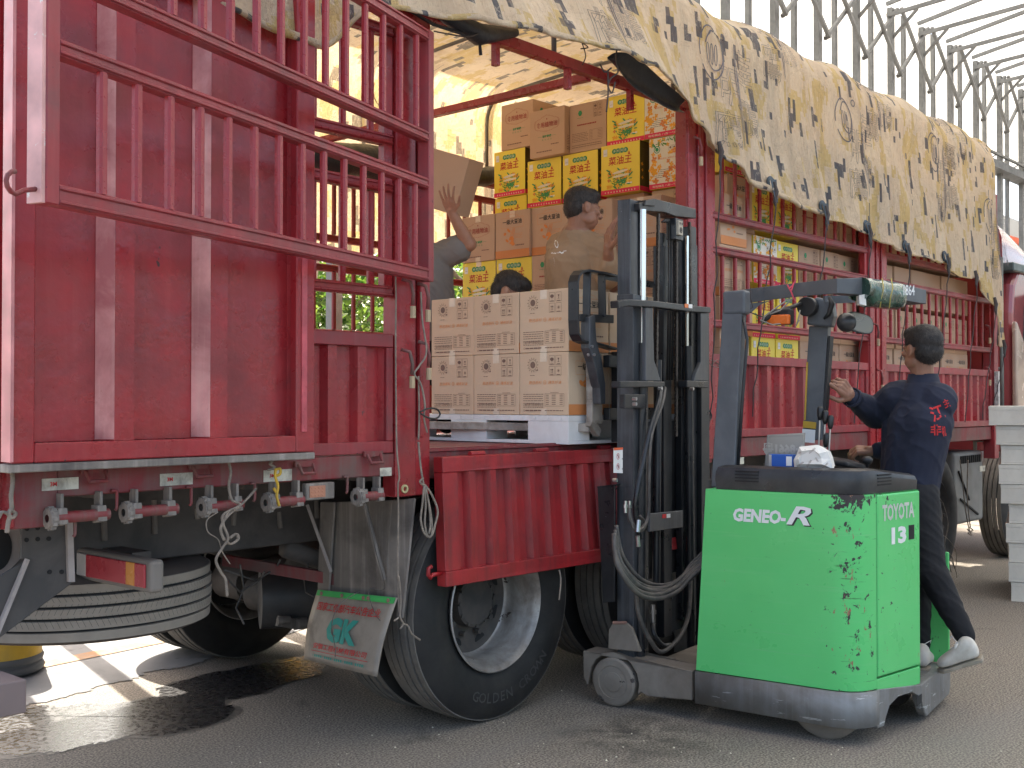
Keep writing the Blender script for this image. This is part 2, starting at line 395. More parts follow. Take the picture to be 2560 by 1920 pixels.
def tarp_mat():
    t = NT('camouflage_tarpaulin'); tc = t.n('ShaderNodeTexCoord')
    def snapped(sx, sy):
        s = t.n('ShaderNodeVectorMath', operation='SNAP'); t.l(tc.outputs['UV'], s.inputs[0]); s.inputs[1].default_value = (sx, sy, 1)
        m = t.n('ShaderNodeMapping'); t.l(s.outputs[0], m.inputs[0]); return m
    uvm = t.n('ShaderNodeMapping'); t.l(tc.outputs['UV'], uvm.inputs[0])
    base = t.mix(t.ramp(t.noise(uvm.outputs[0], 1.4, 6, .6), .3, .7), (.72, .57, .40), (.85, .72, .53))
    m1 = snapped(.022, .03); m1.inputs[3].default_value = (5.0, 2.4, 1)
    y = t.noise(m1.outputs[0], 1.25, 3, .6); c = t.mix(t.ramp(y, .535, .555, 0, .75), base, (.66, .48, .15))
    m2 = snapped(.03, .045); m2.inputs[3].default_value = (9.5, 3.4, 1); m2.inputs[1].default_value = (7.3, 3.1, 0)
    nv = t.noise(m2.outputs[0], 1.25, 1.5, .5); c = t.mix(t.ramp(nv, .61, .613, 0, .93), c, (.02, .05, .09))
    # creases, with relief shading and wear painted into the colour, dirt and weave
    m3 = t.n('ShaderNodeMapping'); t.l(tc.outputs['UV'], m3.inputs[0]); m3.inputs[3].default_value = (5, 1.2, 1)
    cr = t.noise(m3.outputs[0], 1.6, 8, .68, 1.2)
    c = t.mix(t.ramp(t.noise(uvm.outputs[0], 7, 8, .7), .52, .72, 0, .35), c, (.36, .25, .17))
    rg = t.math('ABSOLUTE', t.math('SUBTRACT', t.noise(m3.outputs[0], 1.5, 6, .6, 1.6), .5), 0); c = t.mix(t.ramp(rg, .0, .012, .6, 0), c, (.86, .76, .60))
    rg2 = t.math('ABSOLUTE', t.math('SUBTRACT', t.noise(uvm.outputs[0], 2.6, 6, .65, 2.), .5), 0); c = t.mix(t.ramp(rg2, .0, .010, .45, 0), c, (.40, .29, .19))
    t.color(c); t.rough(.62)
    h = t.math('ADD', t.math('MULTIPLY', cr, 1.0), t.math('MULTIPLY', t.noise(uvm.outputs[0], 28, 6, .7, .8), .25))
    bp = t.bump(h, .95, .055)
    tr = t.n('ShaderNodeBsdfTranslucent'); mx = t.n('ShaderNodeMixShader'); mx.inputs[0].default_value = .33
    t.l(t.mix(.35, c, (.85, .58, .28)), tr.inputs[0]); t.l(bp.outputs[0], tr.inputs['Normal'])
    t.l(t.b.outputs[0], mx.inputs[1]); t.l(tr.outputs[0], mx.inputs[2]); t.l(mx.outputs[0], t.out.inputs[0])
    return t.m
M['tarp'] = tarp_mat()
def leaf_mat():
    t = NT('tree_leaves'); oi = t.n('ShaderNodeNewGeometry')
    c = t.mix(oi.outputs['Random Per Island'], (.05, .13, .015), (.22, .30, .05))
    t.color(c); t.rough(.5); tr = t.n('ShaderNodeBsdfTranslucent'); mx = t.n('ShaderNodeMixShader'); mx.inputs[0].default_value = .5
    t.l(c, tr.inputs[0]); t.l(t.b.outputs[0], mx.inputs[1]); t.l(tr.outputs[0], mx.inputs[2]); t.l(mx.outputs[0], t.out.inputs[0]); return t.m
M['leaf'] = leaf_mat()
M['bark'] = surf('tree_bark', (.22, .17, .12), .9, var=.3, vs=6, bump=.8, bs=20, bd=.02)
def green_mat():
    t = NT('scuffed_green_paint'); co = t.co()
    c = t.mix(t.ramp(t.noise(co, 1.6, 5), .3, .7), (.10, .58, .16), (.13, .66, .20))
    # wear concentrates along the rounded corner (object space: x>0 side, y near -0.75)
    sx = t.n('ShaderNodeSeparateXYZ'); t.l(co, sx.inputs[0])
    cw = t.ramp(t.math('ABSOLUTE', t.math('ADD', sx.outputs[1], .70), 0), .02, .15, 1, 0)
    top = t.math('MULTIPLY', t.ramp(sx.outputs[2], .96, 1.05, 0, 1), cw)
    ch = t.noise(t.co((1, 1, .85)), 24, 8, .68, .5); chb = t.noise(t.co((.35, .35, 4.5)), 14, 5, .7)
    f = t.ramp(t.math('ADD', ch, t.math('ADD', t.math('MULTIPLY', cw, .105), t.math('MULTIPLY', top, .17))), .688, .695)
    g = t.ramp(t.math('ADD', chb, t.math('MULTIPLY', cw, .06)), .68, .72, 0, .9)
    c = t.mix(t.ramp(t.noise(t.co((.3, .3, 6)), 7, 5, .7), .55, .75, 0, .3), c, (.22, .62, .26))
    spk = t.ramp(t.noise(t.co((1, .8, 1.2)), 62, 3, .6), .735, .75); c = t.mix(spk, c, (.06, .12, .05))
    lng = t.ramp(t.noise(t.co((.12, .12, 9)), 9, 4, .7), .66, .70, 0, .55); c = t.mix(lng, c, (.28, .52, .28))
    c = t.mix(g, c, (.05, .22, .06)); c = t.mix(f, c, (.055, .045, .045))
    w = t.ramp(t.math('ADD', t.noise(t.co((1, 1, .5)), 26, 5, .7), t.math('MULTIPLY', cw, .08)), .70, .71); c = t.mix(w, c, (.34, .17, .10))
    t.color(c); t.rough(t.math('MAXIMUM', t.ramp(t.noise(co, 6, 4), .3, .7, .24, .42), t.math('MULTIPLY', f, .8)))
    t.bump(t.math('SUBTRACT', t.noise(co, 5, 2), t.math('MULTIPLY', f, .5)), .2, .004); return t.m
M['green'] = green_mat()
def skin_mat(name, c):
    t = NT(name); co = t.co(); t.color(t.mix(t.ramp(t.noise(co, 14, 5), .3, .7), [x*.82 for x in c], [min(1, x*1.1) for x in c])); t.rough(.48)
    t.b.inputs['Subsurface Weight'].default_value = .08; t.b.inputs['Subsurface Scale'].default_value = .01
    t.bump(t.noise(co, 180, 3), .12, .002); return t.m
M['skin'] = skin_mat('warm_skin', (.42, .215, .135)); M['skin_tan'] = skin_mat('tanned_skin', (.33, .16, .10))
def hair_mat():
    t = NT('short_black_hair'); co = t.co(); n = t.noise(t.co((1, 1, .35)), 160, 4, .7)
    t.color(t.mix(t.ramp(n, .35, .7), (.008, .007, .007), (.06, .05, .045))); t.rough(.55); t.bump(n, .7, .006); return t.m
M['hair'] = hair_mat()
def cloth(name, c, r=.85, wr=.22):
    t = NT(name); co = t.co(); t.color(t.mix(t.ramp(t.noise(co, 5, 5), .3, .7), [x*.85 for x in c], [min(1, x*1.12) for x in c])); t.rough(r)
    h = t.math('ADD', t.noise(co, 9, 3, .5, .4), t.math('MULTIPLY', t.noise(co, 700, 2), .05)); t.bump(h, wr, .03); return t.m
M['navy'] = cloth('navy_work_jacket', (.020, .024, .045)); M['trouser'] = cloth('black_trousers', (.012, .012, .014)); M['tan'] = cloth('tan_sweatshirt', (.34, .225, .135))
M['grey_tee'] = cloth('grey_tee_shirt', (.20, .185, .17)); M['shoe'] = surf('off_white_shoe', (.68, .64, .56), .6, var=.06, dirt=((.4, .34, .27), .5, 14)); M['sole'] = surf('dirty_sole', (.34, .29, .22), .8, var=.2)
def glassy(name, c, tr=.0, r=.06):
    t = NT(name); t.color(c); t.rough(r); t.b.inputs['Transmission Weight'].default_value = tr; t.b.inputs['IOR'].default_value = 1.45; return t.m
M['windscreen'] = glassy('dark_windscreen', (.05, .06, .06)); M['mirror'] = surf('dull_mirror_glass', (.22, .21, .19), .25, .6, var=.05); M['film'] = glassy('green_plastic_film', (.04, .13, .08), 0, .12)
M['bag'] = surf('white_paper_bag', (.78, .76, .70), .6, var=.04, bump=.2, bs=9, bd=.01)
M['sawn'] = surf('dusty_pale_roof', (.72, .62, .55), .7)
# ================================================================ THE SETTING
g = MB().box((-150, -150, -.3), (400, 400, 0)); tag(build('ground', g, M['asphalt']), 'grey asphalt yard', kind='structure')
# concrete apron beyond the truck, with a broken edge
edge = [onZ(x, y, 0) for x, y in ((-260, 1835), (-60, 1782), (60, 1765), (130, 1752), (205, 1733), (262, 1712), (330, 1702), (372, 1680), (432, 1674), (478, 1664), (520, 1650))]
pts = [V((p.x, p.y, 0)) for p in edge]
ext = pts[-1]
pts += [V((5.2, 2.55, 0)), V((8, 2.75, 0)), V((8.5, 60, 0)), V((-30, 60, 0)), V((-30, pts[0].y + .2, 0))]
rp = []
for i, p in enumerate(pts):
    q = pts[(i + 1) % len(pts)]; rp.append(p)
    if i < 13:
        k = 7
        for j in range(1, k):
            r = p.lerp(q, j / k); rp.append(r + V((random.uniform(-.012, .012), random.uniform(-.025, .025), 0)))
m = MB(); m.add([(p.x, p.y, .004) for p in rp], [list(range(len(rp)))])
tag(build('concrete_apron', m, M['concrete']), 'bright concrete pavement beyond the truck', kind='structure')
a, b = onZ(90, 1668, 0), onZ(420, 1600, 0); d = (b - a).normalized(); n_ = V((-d.y, d.x, 0)) * .07; e0, e1 = a - d * 6, b + d * 14
m = MB().quad(*[(p.x, p.y, .008) for p in (e0 - n_, e1 - n_, e1 + n_, e0 + n_)]); tag(build('painted_line', m, M['line']), 'worn orange line on the concrete', kind='structure')
m = MB(); m.add([(-60, -40, .004), (-.4, -40, .004), (-.4, 12, .004), (-60, 12, .004)], [(0, 1, 2, 3)]); tag(build('bounce_yard', m, M['concrete']), 'added unseen concrete yard left of the shed, bouncing sunlight', kind='structure')  # added out of view to bounce sunlight onto the tail door
# wet patch
wp = [onZ(x, y, 0) for x, y in ((-200, 1790), (40, 1772), (190, 1763), (330, 1757), (400, 1742), (392, 1722), (450, 1706), (520, 1686), (620, 1668), (760, 1640), (820, 1660), (800, 1690),
      (700, 1712), (650, 1735), (560, 1752), (585, 1778), (560, 1800), (500, 1822), (400, 1838), (330, 1842), (250, 1858), (150, 1880), (60, 1888), (-200, 1890))]
cw_ = sum(wp, V()) / len(wp); rp = []
for i, p in enumerate(wp):
    q = wp[(i + 1) % len(wp)]
    for j in range(26):
        r = p.lerp(q, j / 26); d_ = (r - cw_); d_.z = 0; d_.normalize(); k_ = .022 + .028 * (noise.noise(V((r.x * 7, r.y * 7, 8))) + .5) + random.uniform(-.006, .006); nz = noise.noise(V((r.x * 9, r.y * 9, 0))) * .05
        rp.append((r.x + nz + d_.x * k_, r.y + nz * .6 + d_.y * k_, .0018))
m = MB().add(rp, [list(range(len(rp)))]); tag(build('damp_edge', m, M['damp']), 'damp fringe of the wet stain', kind='structure')
rp = []
for i, p in enumerate(wp):
    q = wp[(i + 1) % len(wp)]
    for j in range(26):
        r = p.lerp(q, j / 26); nz = noise.noise(V((r.x * 9, r.y * 9, 0))) * .05 + noise.noise(V((r.x * 40, r.y * 40, 5))) * .02 + random.uniform(-.008, .008); rp.append((r.x + nz, r.y + nz * .6, .0035))
m = MB().add(rp, [list(range(len(rp)))]); tag(build('wet_patch', m, M['wet']), 'wet stain on the asphalt', kind='structure')
# grit on the asphalt
m = MB()
for i in range(70):
    x, y = random.uniform(0, 2560), random.uniform(1700, 1915); p = onZ(x, y, 0); s = random.uniform(.0015, .005)
    m.add([(p.x - s, p.y - s * random.random(), 0), (p.x + s, p.y - s, 0), (p.x, p.y + s, 0), (p.x, p.y, s * 1.2)], [(0, 1, 3), (1, 2, 3), (2, 0, 3)])
tag(build('grit', m, M['pale']), 'scattered pale grit on the asphalt', kind='stuff')

# ---------------------------------------------------------------- canopy shed
shed = thing('canopy_shed', (10, 4.0, 0), 'tall white fabric canopy shed on galvanised concertina frames behind and above the truck', 'shed')
WY, EZ, CB = 4.0, 7.76, 5.95
X0, DX = 14.86 - 1.25 * 13, 1.25
def roof_z(y): return EZ + .02 + min(WY - y, y + 11) * .165
m = MB()
XS = [1.1 + i * .625 for i in range(66)]
def wallf(u, v):
    x = XS[0] + u * (XS[-1] - XS[0]); z = CB + v * (EZ + .05 - CB); return (x, WY + .10 + .05 * math.sin((x - X0) / DX * 2 * PI) * (1 - abs(v - .5)), z)
m.grid(wallf, 260, 4)
def rooff(u, v):
    x = XS[0] + u * (XS[-1] - XS[0]); y = WY + .12 - v * 15.2; return (x, y, roof_z(y) + .14 - .05 * (1 - math.cos((x - X0) / DX * 2 * PI)))
m.grid(rooff, 260, 16)
def wallf2(u, v):
    x = XS[0] + u * (XS[-1] - XS[0]); z = 3.2 + v * (EZ + .05 - 3.2); return (x, -11.05, z)
pass
build('canopy_fabric', m, M['canopy'], shed, smooth=True)
nfr = 33
col = MB().box((-.055, -.04, 0), (.055, .04, EZ - .1)); colm = col.mesh('column', M['galv'])
col2 = MB().box((-.04, -.03, 0), (.04, .03, EZ)); col2m = col2.mesh('outer_column', M['galv'])
L = V(shed.location)
for i in range(nfr):
    x = X0 + i * DX
    if x < 1: continue
    o = link('column', colm, shed, loc=V((x, WY - .12, 0)) - L)
    o = link('column', col2m, shed, loc=V((x + DX * .62, WY + .0, 0)) - L)
# scissor braces along the wall
br = MB().beam((0, 0, .0), (DX, 0, 1.07), .05, .05).mesh('brace', M['galv']); br2 = MB().beam((0, 0, 1.07), (DX, 0, 0), .05, .05).mesh('brace', M['galv'])
for i in range(nfr - 1):
    x = X0 + i * DX
    if x < 1.5: continue
    o = link('brace', br, shed, loc=V((x + .07, WY - .20, 6.58)) - L)
    o = link('brace', br2, shed, loc=V((x + .07, WY - .26, 6.58)) - L)
# roof trusses
tru = MB(); z0 = EZ - .12
ztop = lambda y: roof_z(y)
tru.beam((0, WY - .05, EZ - .02), (0, -3.5, ztop(-3.5) + .0), .05, .06); tru.beam((0, -3.5, ztop(-3.5)), (0, -11, EZ), .05, .06)
tru.beam((DX * .42 * -1 + .3, WY - .15, EZ - .28), (.0, -3.5, EZ + .25), .045, .06); tru.beam((0, -3.5, EZ + .25), (0, -10.9, EZ - .3), .045, .06)
for y in (1.5, -1, -3.5, -6, -8.5):
    tru.beam((0, y, EZ - .1 + min(WY - y, y + 11) * .06), (0, y, ztop(y)), .035, .035)
tru.beam((0, WY - .1, EZ - .62), (0, WY - .55, EZ - .2), .04, .04)
trm = tru.mesh('roof_truss', M['galv'])
for i in range(nfr):
    if X0 + i * DX > 1: link('roof_truss', trm, shed, loc=V((X0 + i * DX, 0, 0)) - L)
m = MB().box((XS[0], WY - .3, CB - .16), (XS[-1], WY + .0, CB - .02)); build('eave_beam', m, M['guard'], shed)
m = MB(); 
for i in range(60):
    x = XS[0] + i * .62; m.beam((x, WY - .22, CB + .0), (x + .3, WY - .22, CB + .11), .02, .02)
m.box((XS[0], WY - .25, CB + .11), (XS[-1], WY - .2, CB + .15)); build('eave_lattice', m, M['galv'], shed)

# ---------------------------------------------------------------- trees beyond
def tree(x, y, h, rad, label, n, seed, trunk=.16, low=.5):
    rnd = random.Random(seed)
    t = thing('broadleaf_tree', (x, y, 0), label, 'tree', 'trees beyond the truck')
    m = MB(); m.tube([(0, 0, 0), (.1, .05, h * .25), (-.05, .1, h * .5), (.1, 0, h * .8)], [trunk, trunk * .8, trunk * .6, trunk * .25], 10)
    for k in range(7):
        a = rnd.uniform(0, 6.28); z = rnd.uniform(.25, .7) * h; l = rad * rnd.uniform(.5, .9)
        m.tube([(0, 0, z), (l * .5 * math.cos(a), l * .5 * math.sin(a), z + .3), (l * math.cos(a), l * math.sin(a), z + .9)], [trunk * .4, trunk * .25, .02], 6)
    link('trunk', m.mesh('trunk', M['bark'], True), t, loc=(0, 0, 0))
    m = MB(); cl = [(rnd.gauss(0, rad * .45), rnd.gauss(0, rad * .45), rnd.uniform(low, h), rnd.uniform(.25, .55)) for _ in range(46)]
    for k in range(n):
        cx, cy, cz, cr = cl[k % len(cl)]
        p = V((cx + rnd.gauss(0, cr), cy + rnd.gauss(0, cr), max(.15, cz + rnd.gauss(0, cr * .8)))); s = rnd.uniform(.035, .075)
        a = V((rnd.gauss(0, 1), rnd.gauss(0, 1), rnd.gauss(0, .6))).normalized(); b = a.orthogonal().normalized()
        b = (b * math.cos(k) + a.cross(b) * math.sin(k)); m.add([p - a * s, p + b * s * .5, p + a * s, p - b * s * .5], [(0, 1, 2, 3)])
    link('crown', m.mesh('crown', M['leaf']), t, loc=(0, 0, 0))
for k, (x, y, h, rd, n, tr, lb) in enumerate([(9.2, 8.0, 3.6, 1.3, 11000, .16, 'bright green bushy tree seen through the low rails beside the pale trunk'), (12.0, 9.0, 3.6, 1.5, 11000, .12, 'broad green tree seen through the window of the side boards'),
     (14.5, 9.6, 4.0, 1.6, 9000, .12, 'green tree seen just left of the cartons behind the grey tee shirt'), (17.5, 10.5, 4, 1.7, 7000, .12, 'leafy tree farther along behind the cartons'), (6.0, 9.5, 3.2, 1.5, 6000, .12, 'green tree farther left behind the red door'),
     (34, 8.5, 5.2, 1.8, 5000, .2, 'sunlit yellow green tree under the eave at the right'), (10.8, 6.3, 5.0, 1.7, 5000, .12, 'tall tree added unseen to shade the ground behind the loaded front half of the truck'), (14.2, 6.5, 5.2, 1.8, 5000, .12, 'tall tree added unseen to shade the ground behind the truck cab'), (38, 10.5, 5.4, 2.0, 5000, .2, 'second tree at the far right beyond the cab'), (30, 10, 4.5, 2.0, 5000, .2, 'tree behind the truck cab')]):  # tall trees added out of sight to shade the ground behind the truck
    tree(x, y, h, rd, lb, n, 20 + k, tr)
p = onY(762, 700, 6.4)
m = MB().tube([(p.x + .05, 6.4, 0), (p.x, 6.4, 1.2), (p.x - .03, 6.45, 2.2), (p.x + .1, 6.4, 3.4), (p.x + .3, 6.4, 4.6)], [.19, .15, .13, .12, .09], 14); m2 = surf('pale_peeling_bark', (.55, .42, .34), .9, var=.35, vs=8, bump=.7, bs=25, bd=.02)
tag(build('tree_trunk', m, m2, smooth=True, loc=(0, 0, 0)), 'pale peeling tree trunk seen through the left end of the low rails', 'tree')
p = onY(742, 750, 5.4)
m = MB(); m.prism([(p.x - .12, 5.4, 0), (p.x + .10, 5.4, 0), (p.x + .10, 5.4, 1.6), (p.x + .02, 5.4, 1.95), (p.x - .08, 5.4, 1.95), (p.x - .12, 5.4, 1.8)], (0, .05, 0))
tag(build('yellow_post', m, M['yellow_paint'], bevel=.02, seg=3, loc=(0, 0, 0)), 'yellow rounded post in front of the pale trunk', 'post')
# low wall behind the trees, closing the yard
# bright cabin roof at far right behind the truck cab
p = onY(2530, 545, 6.0)
bt = thing('site_cabin', (p.x + 3, 7.5, 0), 'white topped site cabin with orange red trim beyond the truck cab', 'cabin')
z1 = onY(2530, 555, 6.0).z; z2 = onY(2530, 595, 6.0).z; x0 = onY(2490, 560, 6.0).x
m = MB().box((x0, 6, z2 + .04), (x0 + 9, 9, z1 + .12)); build('roof', m, M['canopy'], bt, bevel=.05)
m = MB().box((x0, 5.98, z2 - .10), (x0 + 9, 9.02, z2 + .04)); build('trim', m, M['sun_orange'], bt)
m = MB().box((x0 + .3, 6.1, 0), (x0 + 8.8, 8.9, z2 - .1)); build('wall', m, M['white_plastic'], bt)
# bollard at bottom left
p = atD(-10, 1650, 6.1); 
bol = thing('bollard', (p.x, p.y, 0), 'yellow topped grey rubber bollard base on the concrete at the left edge', 'bollard')
prof = [(0, 0), (.20, 0), (.235, .012), (.245, .032), (.235, .052), (.218, .06), (.235, .068), (.24, .085), (.232, .10)]
build('base', MB().lathe(prof, (p.x, p.y, .004), (0, 0, 1), 36), M['grey_rubber'], bol, smooth=True)
build('cap', MB().lathe([(.231, .098), (.222, .2), (.19, .5), (0, .5)], (p.x, p.y, .004), (0, 0, 1), 36), M['yellow_paint'], bol, smooth='auto')
# ================================================================ THE TRUCK (side plane Y = 0, X from rear 1.6 to cab 13)
truck = thing('cargo_truck', (6.0, 1.225, 0), 'long red stake sided cargo truck loaded with cartons, one side gate open', 'truck')
TL = V(truck.location); W = 2.45
def tp(name, mb, mat, parent=truck, **kw): return build(name, mb, mat, parent, **kw)
Z_BED, Z_DS, Z_U0, Z_U1, Z_U2, Z_U3 = 1.24, 1.73, 1.93, 2.36, 2.56, 2.99
# bed
tp('bed_floor', MB().box((1.62, .06, 1.19), (10.45, W - .06, Z_BED)), M['red_dirty'])
tp('side_beam', MB().box((1.765, 0, 1.146), (3.33, .07, 1.236)).box((3.33, .01, 1.12), (10.5, .07, 1.236)), M['red_dirty'], bevel=.004)
tp('side_beam', MB().box((1.6, W - .07, 1.12), (10.5, W, 1.236)), M['red_in'])
tp('sill', MB().box((onY(22, 1160, -.125).x, -.125, 1.237), (onY(788, 1140, -.125).x, -.002, 1.262)), M['dusty'], bevel=.003)
tp('corner_plate', MB().box((1.60, -.004, 1.055), (1.765, .06, 1.234)), M['red_dirty'], bevel=.003)
tp('rear_beam', MB().box((1.60, .08, 1.05), (1.68, W, 1.20)), M['red_dirty'])
m = MB()
for x in (3.42, 4.0, 4.6, 5.2): m.box((x, .02, 1.237), (x + .5, .05, 1.25))
m.box((3.42, .0, 1.2365), (5.43, .062, 1.2455)); tp('bed_edge', m, M['red_dirty'])
# cross members
cm = MB().box((-.03, .1, 1.12), (.03, W - .1, 1.19)).mesh('cross_member', M['chassis'])
for i in range(15): link('cross_member', cm, truck, loc=V((2.0 + i * .58, 0, 0)) - TL)
for y in (.72, 1.66):
    tp('chassis_rail', MB().box((1.72, y, .80), (13.2, y + .07, 1.12)), M['chassis'], bevel=.006)
m = MB()
for i in range(40): x = 1.9 + i * .21 + random.uniform(-.03, .03); m.cyl((x, .722, .86 + .2 * random.random()), (x, .712, .86 + .2 * random.random()), .012, 8)
tp('chassis_bolts', m, M['dusty'])['kind'] = 'stuff'

# lattice section: built once per length, bars shared
def bar_mesh(h, name='bar', w=.027, d=.015, mat='red'):
    # U-profile bar: two lips, with a web
    m = MB(); m.add([(-w/2, d, z) for z in (0, h)] + [(-w/2, .003, z) for z in (0, h)] + [(-w/2 + .005, -.004, z) for z in (0, h)] + [(w/2 - .009, -.004, z) for z in (0, h)] + [(w/2 - .006, .001, z) for z in (0, h)] + [(w/2, .001, z) for z in (0, h)] + [(w/2, d, z) for z in (0, h)], [(2*i, 2*i+2, 2*i+3, 2*i+1) for i in range(6)] + [(12, 0, 1, 13)]); return m.mesh(name, M[mat])
BAR_LO, BAR_HI = bar_mesh(Z_U1 - Z_U0 - .05), bar_mesh(Z_U3 - Z_U2 - .02)
BAR_LO2, BAR_HI2 = bar_mesh(Z_U1 - Z_U0 - .05, mat='red_in'), bar_mesh(Z_U3 - Z_U2 - .02, mat='red_in')
def rail_mb(L, h=.045, d=.045):
    m = MB(); m.box((0, 0, 0), (L, d, h)); m.box((0, -.006, .004), (L, -.0002, .014)); m.box((0, -.006, h - .014), (L, -.0002, h - .004)); return m
def corrugated(x0, x1, z0, z1, y=0., depth=.035, pitch=.16, front=-1, n=None):
    """trapezoid sheet between x0..x1, returned as MB in world coordinates"""
    m = MB(); n = n or max(1, round((x1 - x0) / pitch)); p = (x1 - x0) / n; prof = []
    for i in range(n):
        a = x0 + i * p; prof += [(a, 0), (a + .30 * p, 0), (a + .42 * p, 1), (a + .88 * p, 1)]
    prof.append((x1, 0)); vs = []
    for x, d in prof: vs += [(x, y + d * depth, z0), (x, y + d * depth, z1)]
    for x, d in prof: vs += [(x, y + d * depth + .003, z0), (x, y + d * depth + .003, z1)]
    k = len(prof); fs = [(2*i, 2*i+2, 2*i+3, 2*i+1) for i in range(k - 1)] + [(2*k+2*i+2, 2*k+2*i, 2*k+2*i+1, 2*k+2*i+3) for i in range(k - 1)]
    return m.add(vs, fs)
def section(x0, x1, near=True, bars=True, railmat='red_rail', first=.15, pitch=.148, hi=True, skip_lo=False):
    yo = .012 if near else W - .06; bl, bh = (BAR_LO, BAR_HI) if near else (BAR_LO2, BAR_HI2); rm = M[railmat] if near else M['red_in']
    y0 = 0 if near else W - .055
    for z in (Z_U0 - .045, Z_U1 - .045, Z_U2 - .045, Z_U3 - .02): 
        mm = rail_mb(x1 - x0); tp('rail', mm, rm, loc=V((x0, y0, z)) - TL, bevel=.003)
    # end stiles
    for x in (x0, x1 - .045): tp('stile', MB().box((x, y0 + .002, Z_U0 - .046), (x + .045, y0 + .043, Z_U3 - .022)), M['red'] if near else M['red_in'], bevel=.003)
    x = x0 + first
    while x < x1 - .08:
        link('bar', bl, truck, loc=V((x, yo, Z_U0 + .002)) - TL); link('bar', bh, truck, loc=V((x, yo, Z_U2 + .002)) - TL); x += pitch
def dropboard(x0, x1, near=True, mat='red', railmat='red_rail'):
    y0 = 0 if near else W - .05; dm = M[mat] if near else M['red_in']
    m = corrugated(x0 + .03, x1 - .03, Z_BED + .045, Z_DS - .052, y0 + .008, .03, .155)
    tp('side_board', m, dm)
    m = MB().box((x0, y0 - .004, Z_DS - .055), (x1, y0 + .045, Z_DS)); m.box((x0, y0 - .004, Z_BED), (x1, y0 + .045, Z_BED + .048)); m.box((x0, y0 - .003, Z_BED + .049), (x0 + .035, y0 + .044, Z_DS - .056)); m.box((x1 - .035, y0 - .003, Z_BED + .049), (x1, y0 + .044, Z_DS - .056))
    tp('board_frame', m, M[railmat] if near else M['red_in'], bevel=.003)
def post(x0, x1, z1=3.1, near=True):
    y0 = -.015 if near else W - .07; m = MB()
    m.box((x0, y0 + .012, 1.10), (x1, y0 + .09, z1)); w = x1 - x0
    for a, b in ((.0, .28), (.40, .50), (.72, 1.0)): m.box((x0 + a * w, y0, 1.12), (x0 + b * w, y0 + .0118, z1 - .01))
    tp('stanchion', m, M['red'] if near else M['red_in'], bevel=.004)
dropboard(1.62, 3.21); section(1.62, 3.21, railmat='red')
m = MB().box((3.217, -.012, 1.055), (3.33, .07, 3.1)).box((3.335, -.002, 1.055), (3.425, .06, 3.1)).box((3.34, -.03, 1.30), (3.36, -.003, 3.05)); tp('stanchion', m, M['red'], bevel=.004)
post(5.435, 5.695); dropboard(5.70, 7.81); section(5.70, 7.81); post(7.815, 8.095); dropboard(8.10, 10.36); section(8.10, 10.36)
tp('corner_post', MB().box((10.365, -.02, .95), (10.47, .08, 3.3)), M['red_rail'], bevel=.004)
tp('corner_post', MB().box((1.575, -.02, 1.06), (1.622, .08, 3.9)).box((1.555, -.03, 1.06), (1.5745, .0, 3.9)), M['red'], bevel=.004)
for x0, x1 in ((1.62, 3.3), (3.35, 5.4), (5.45, 7.8), (7.85, 10.3)):
    dropboard(x0, x1, near=False); section(x0, x1, near=False, first=.17, pitch=.17); post(x1, x1 + .05, near=False)
tp('front_wall', MB().box((10.37, .09, 1.1), (10.42, W - .08, 3.4)), M['red_in'])
# top rails and bows
tp('top_rail', MB().box((1.62, .0, 3.10), (10.45, .05, 3.155)), M['red'], bevel=.003)
tp('top_rail', MB().box((1.62, W - .05, 3.10), (10.45, W, 3.155)), M['red_in'])
st = MB().box((-.014, .01, 3.0), (.014, .04, 3.10)).mesh('strut', M['red'])
for i in range(17): link('strut', st, truck, loc=V((1.75 + i * .53, 0, 0)) - TL)
for x in (2.6, 4.58, 7.0, 9.0): tp('tie_bar', MB().box((x, .05, 3.09), (x + .045, W - .05, 3.13)), M['red'], bevel=.003)
bow = []
for k in range(15):
    y = .03 + (W - .06) * k / 14; 
    bow.append(y)
def hoop():
    P = [(0, .03, 3.12), (0, .03, 3.58)]
    for k in range(1, 7): t = PI / 2 * k / 6; P.append((0, .03 + .16 * (1 - math.cos(t)), 3.58 + .20 * math.sin(t)))
    for k in range(1, 10): y = .19 + (W - .38) * k / 10; P.append((0, y, 3.78 + .05 * math.sin(PI * k / 10)))
    for k in range(0, 7): t = PI / 2 * (1 - k / 6); P.append((0, W - .03 - .16 * (1 - math.cos(t)), 3.58 + .20 * math.sin(t)))
    P.append((0, W - .03, 3.12)); return P
hm = MB().tube(hoop(), .013, 8).mesh('roof_bow', M['galv'], True)
for x in (2.1, 3.2, 4.3, 5.35, 6.4, 7.5, 8.6, 9.7): link('roof_bow', hm, truck, loc=V((x, 0, 0)) - TL)

# open gate, hinged on the left post of the opening and swung back over the tail
gdir = YAW - R(24)
gate_o = V((3.345, -.10, 0))
GW = 2.077
gl = MB()   # local: x = along the gate from hinge (negative = to the free end), y = thickness, z
def rl(z, h=.05, x0=-GW + .045, x1=-.045): gl.box((x0, 0, z), (x1, .04, z + h)); gl.box((x0, -.006, z + .005), (x1, -.0003, z + .015)); gl.box((x0, -.006, z + h - .015), (x1, -.0003, z + h - .005))
for z, h in ((1.951, .055), (2.335, .045), (2.53, .045), (2.95, .05)): rl(z, h)
gl.box((-GW, -.004, 1.951), (-GW + .0445, .05, 3.0)); gl.box((-.0445, -.004, 1.951), (0, .05, 3.0))
gate = tp('side_gate', gl, M['red_rail'], loc=gate_o - TL, rot=(0, 0, gdir), bevel=.003)
gate['label'] = 'open barred side gate swung back over the tail door'
g1 = bar_mesh(2.335 - 2.006); g2 = bar_mesh(2.95 - 2.575)
x = -1.872
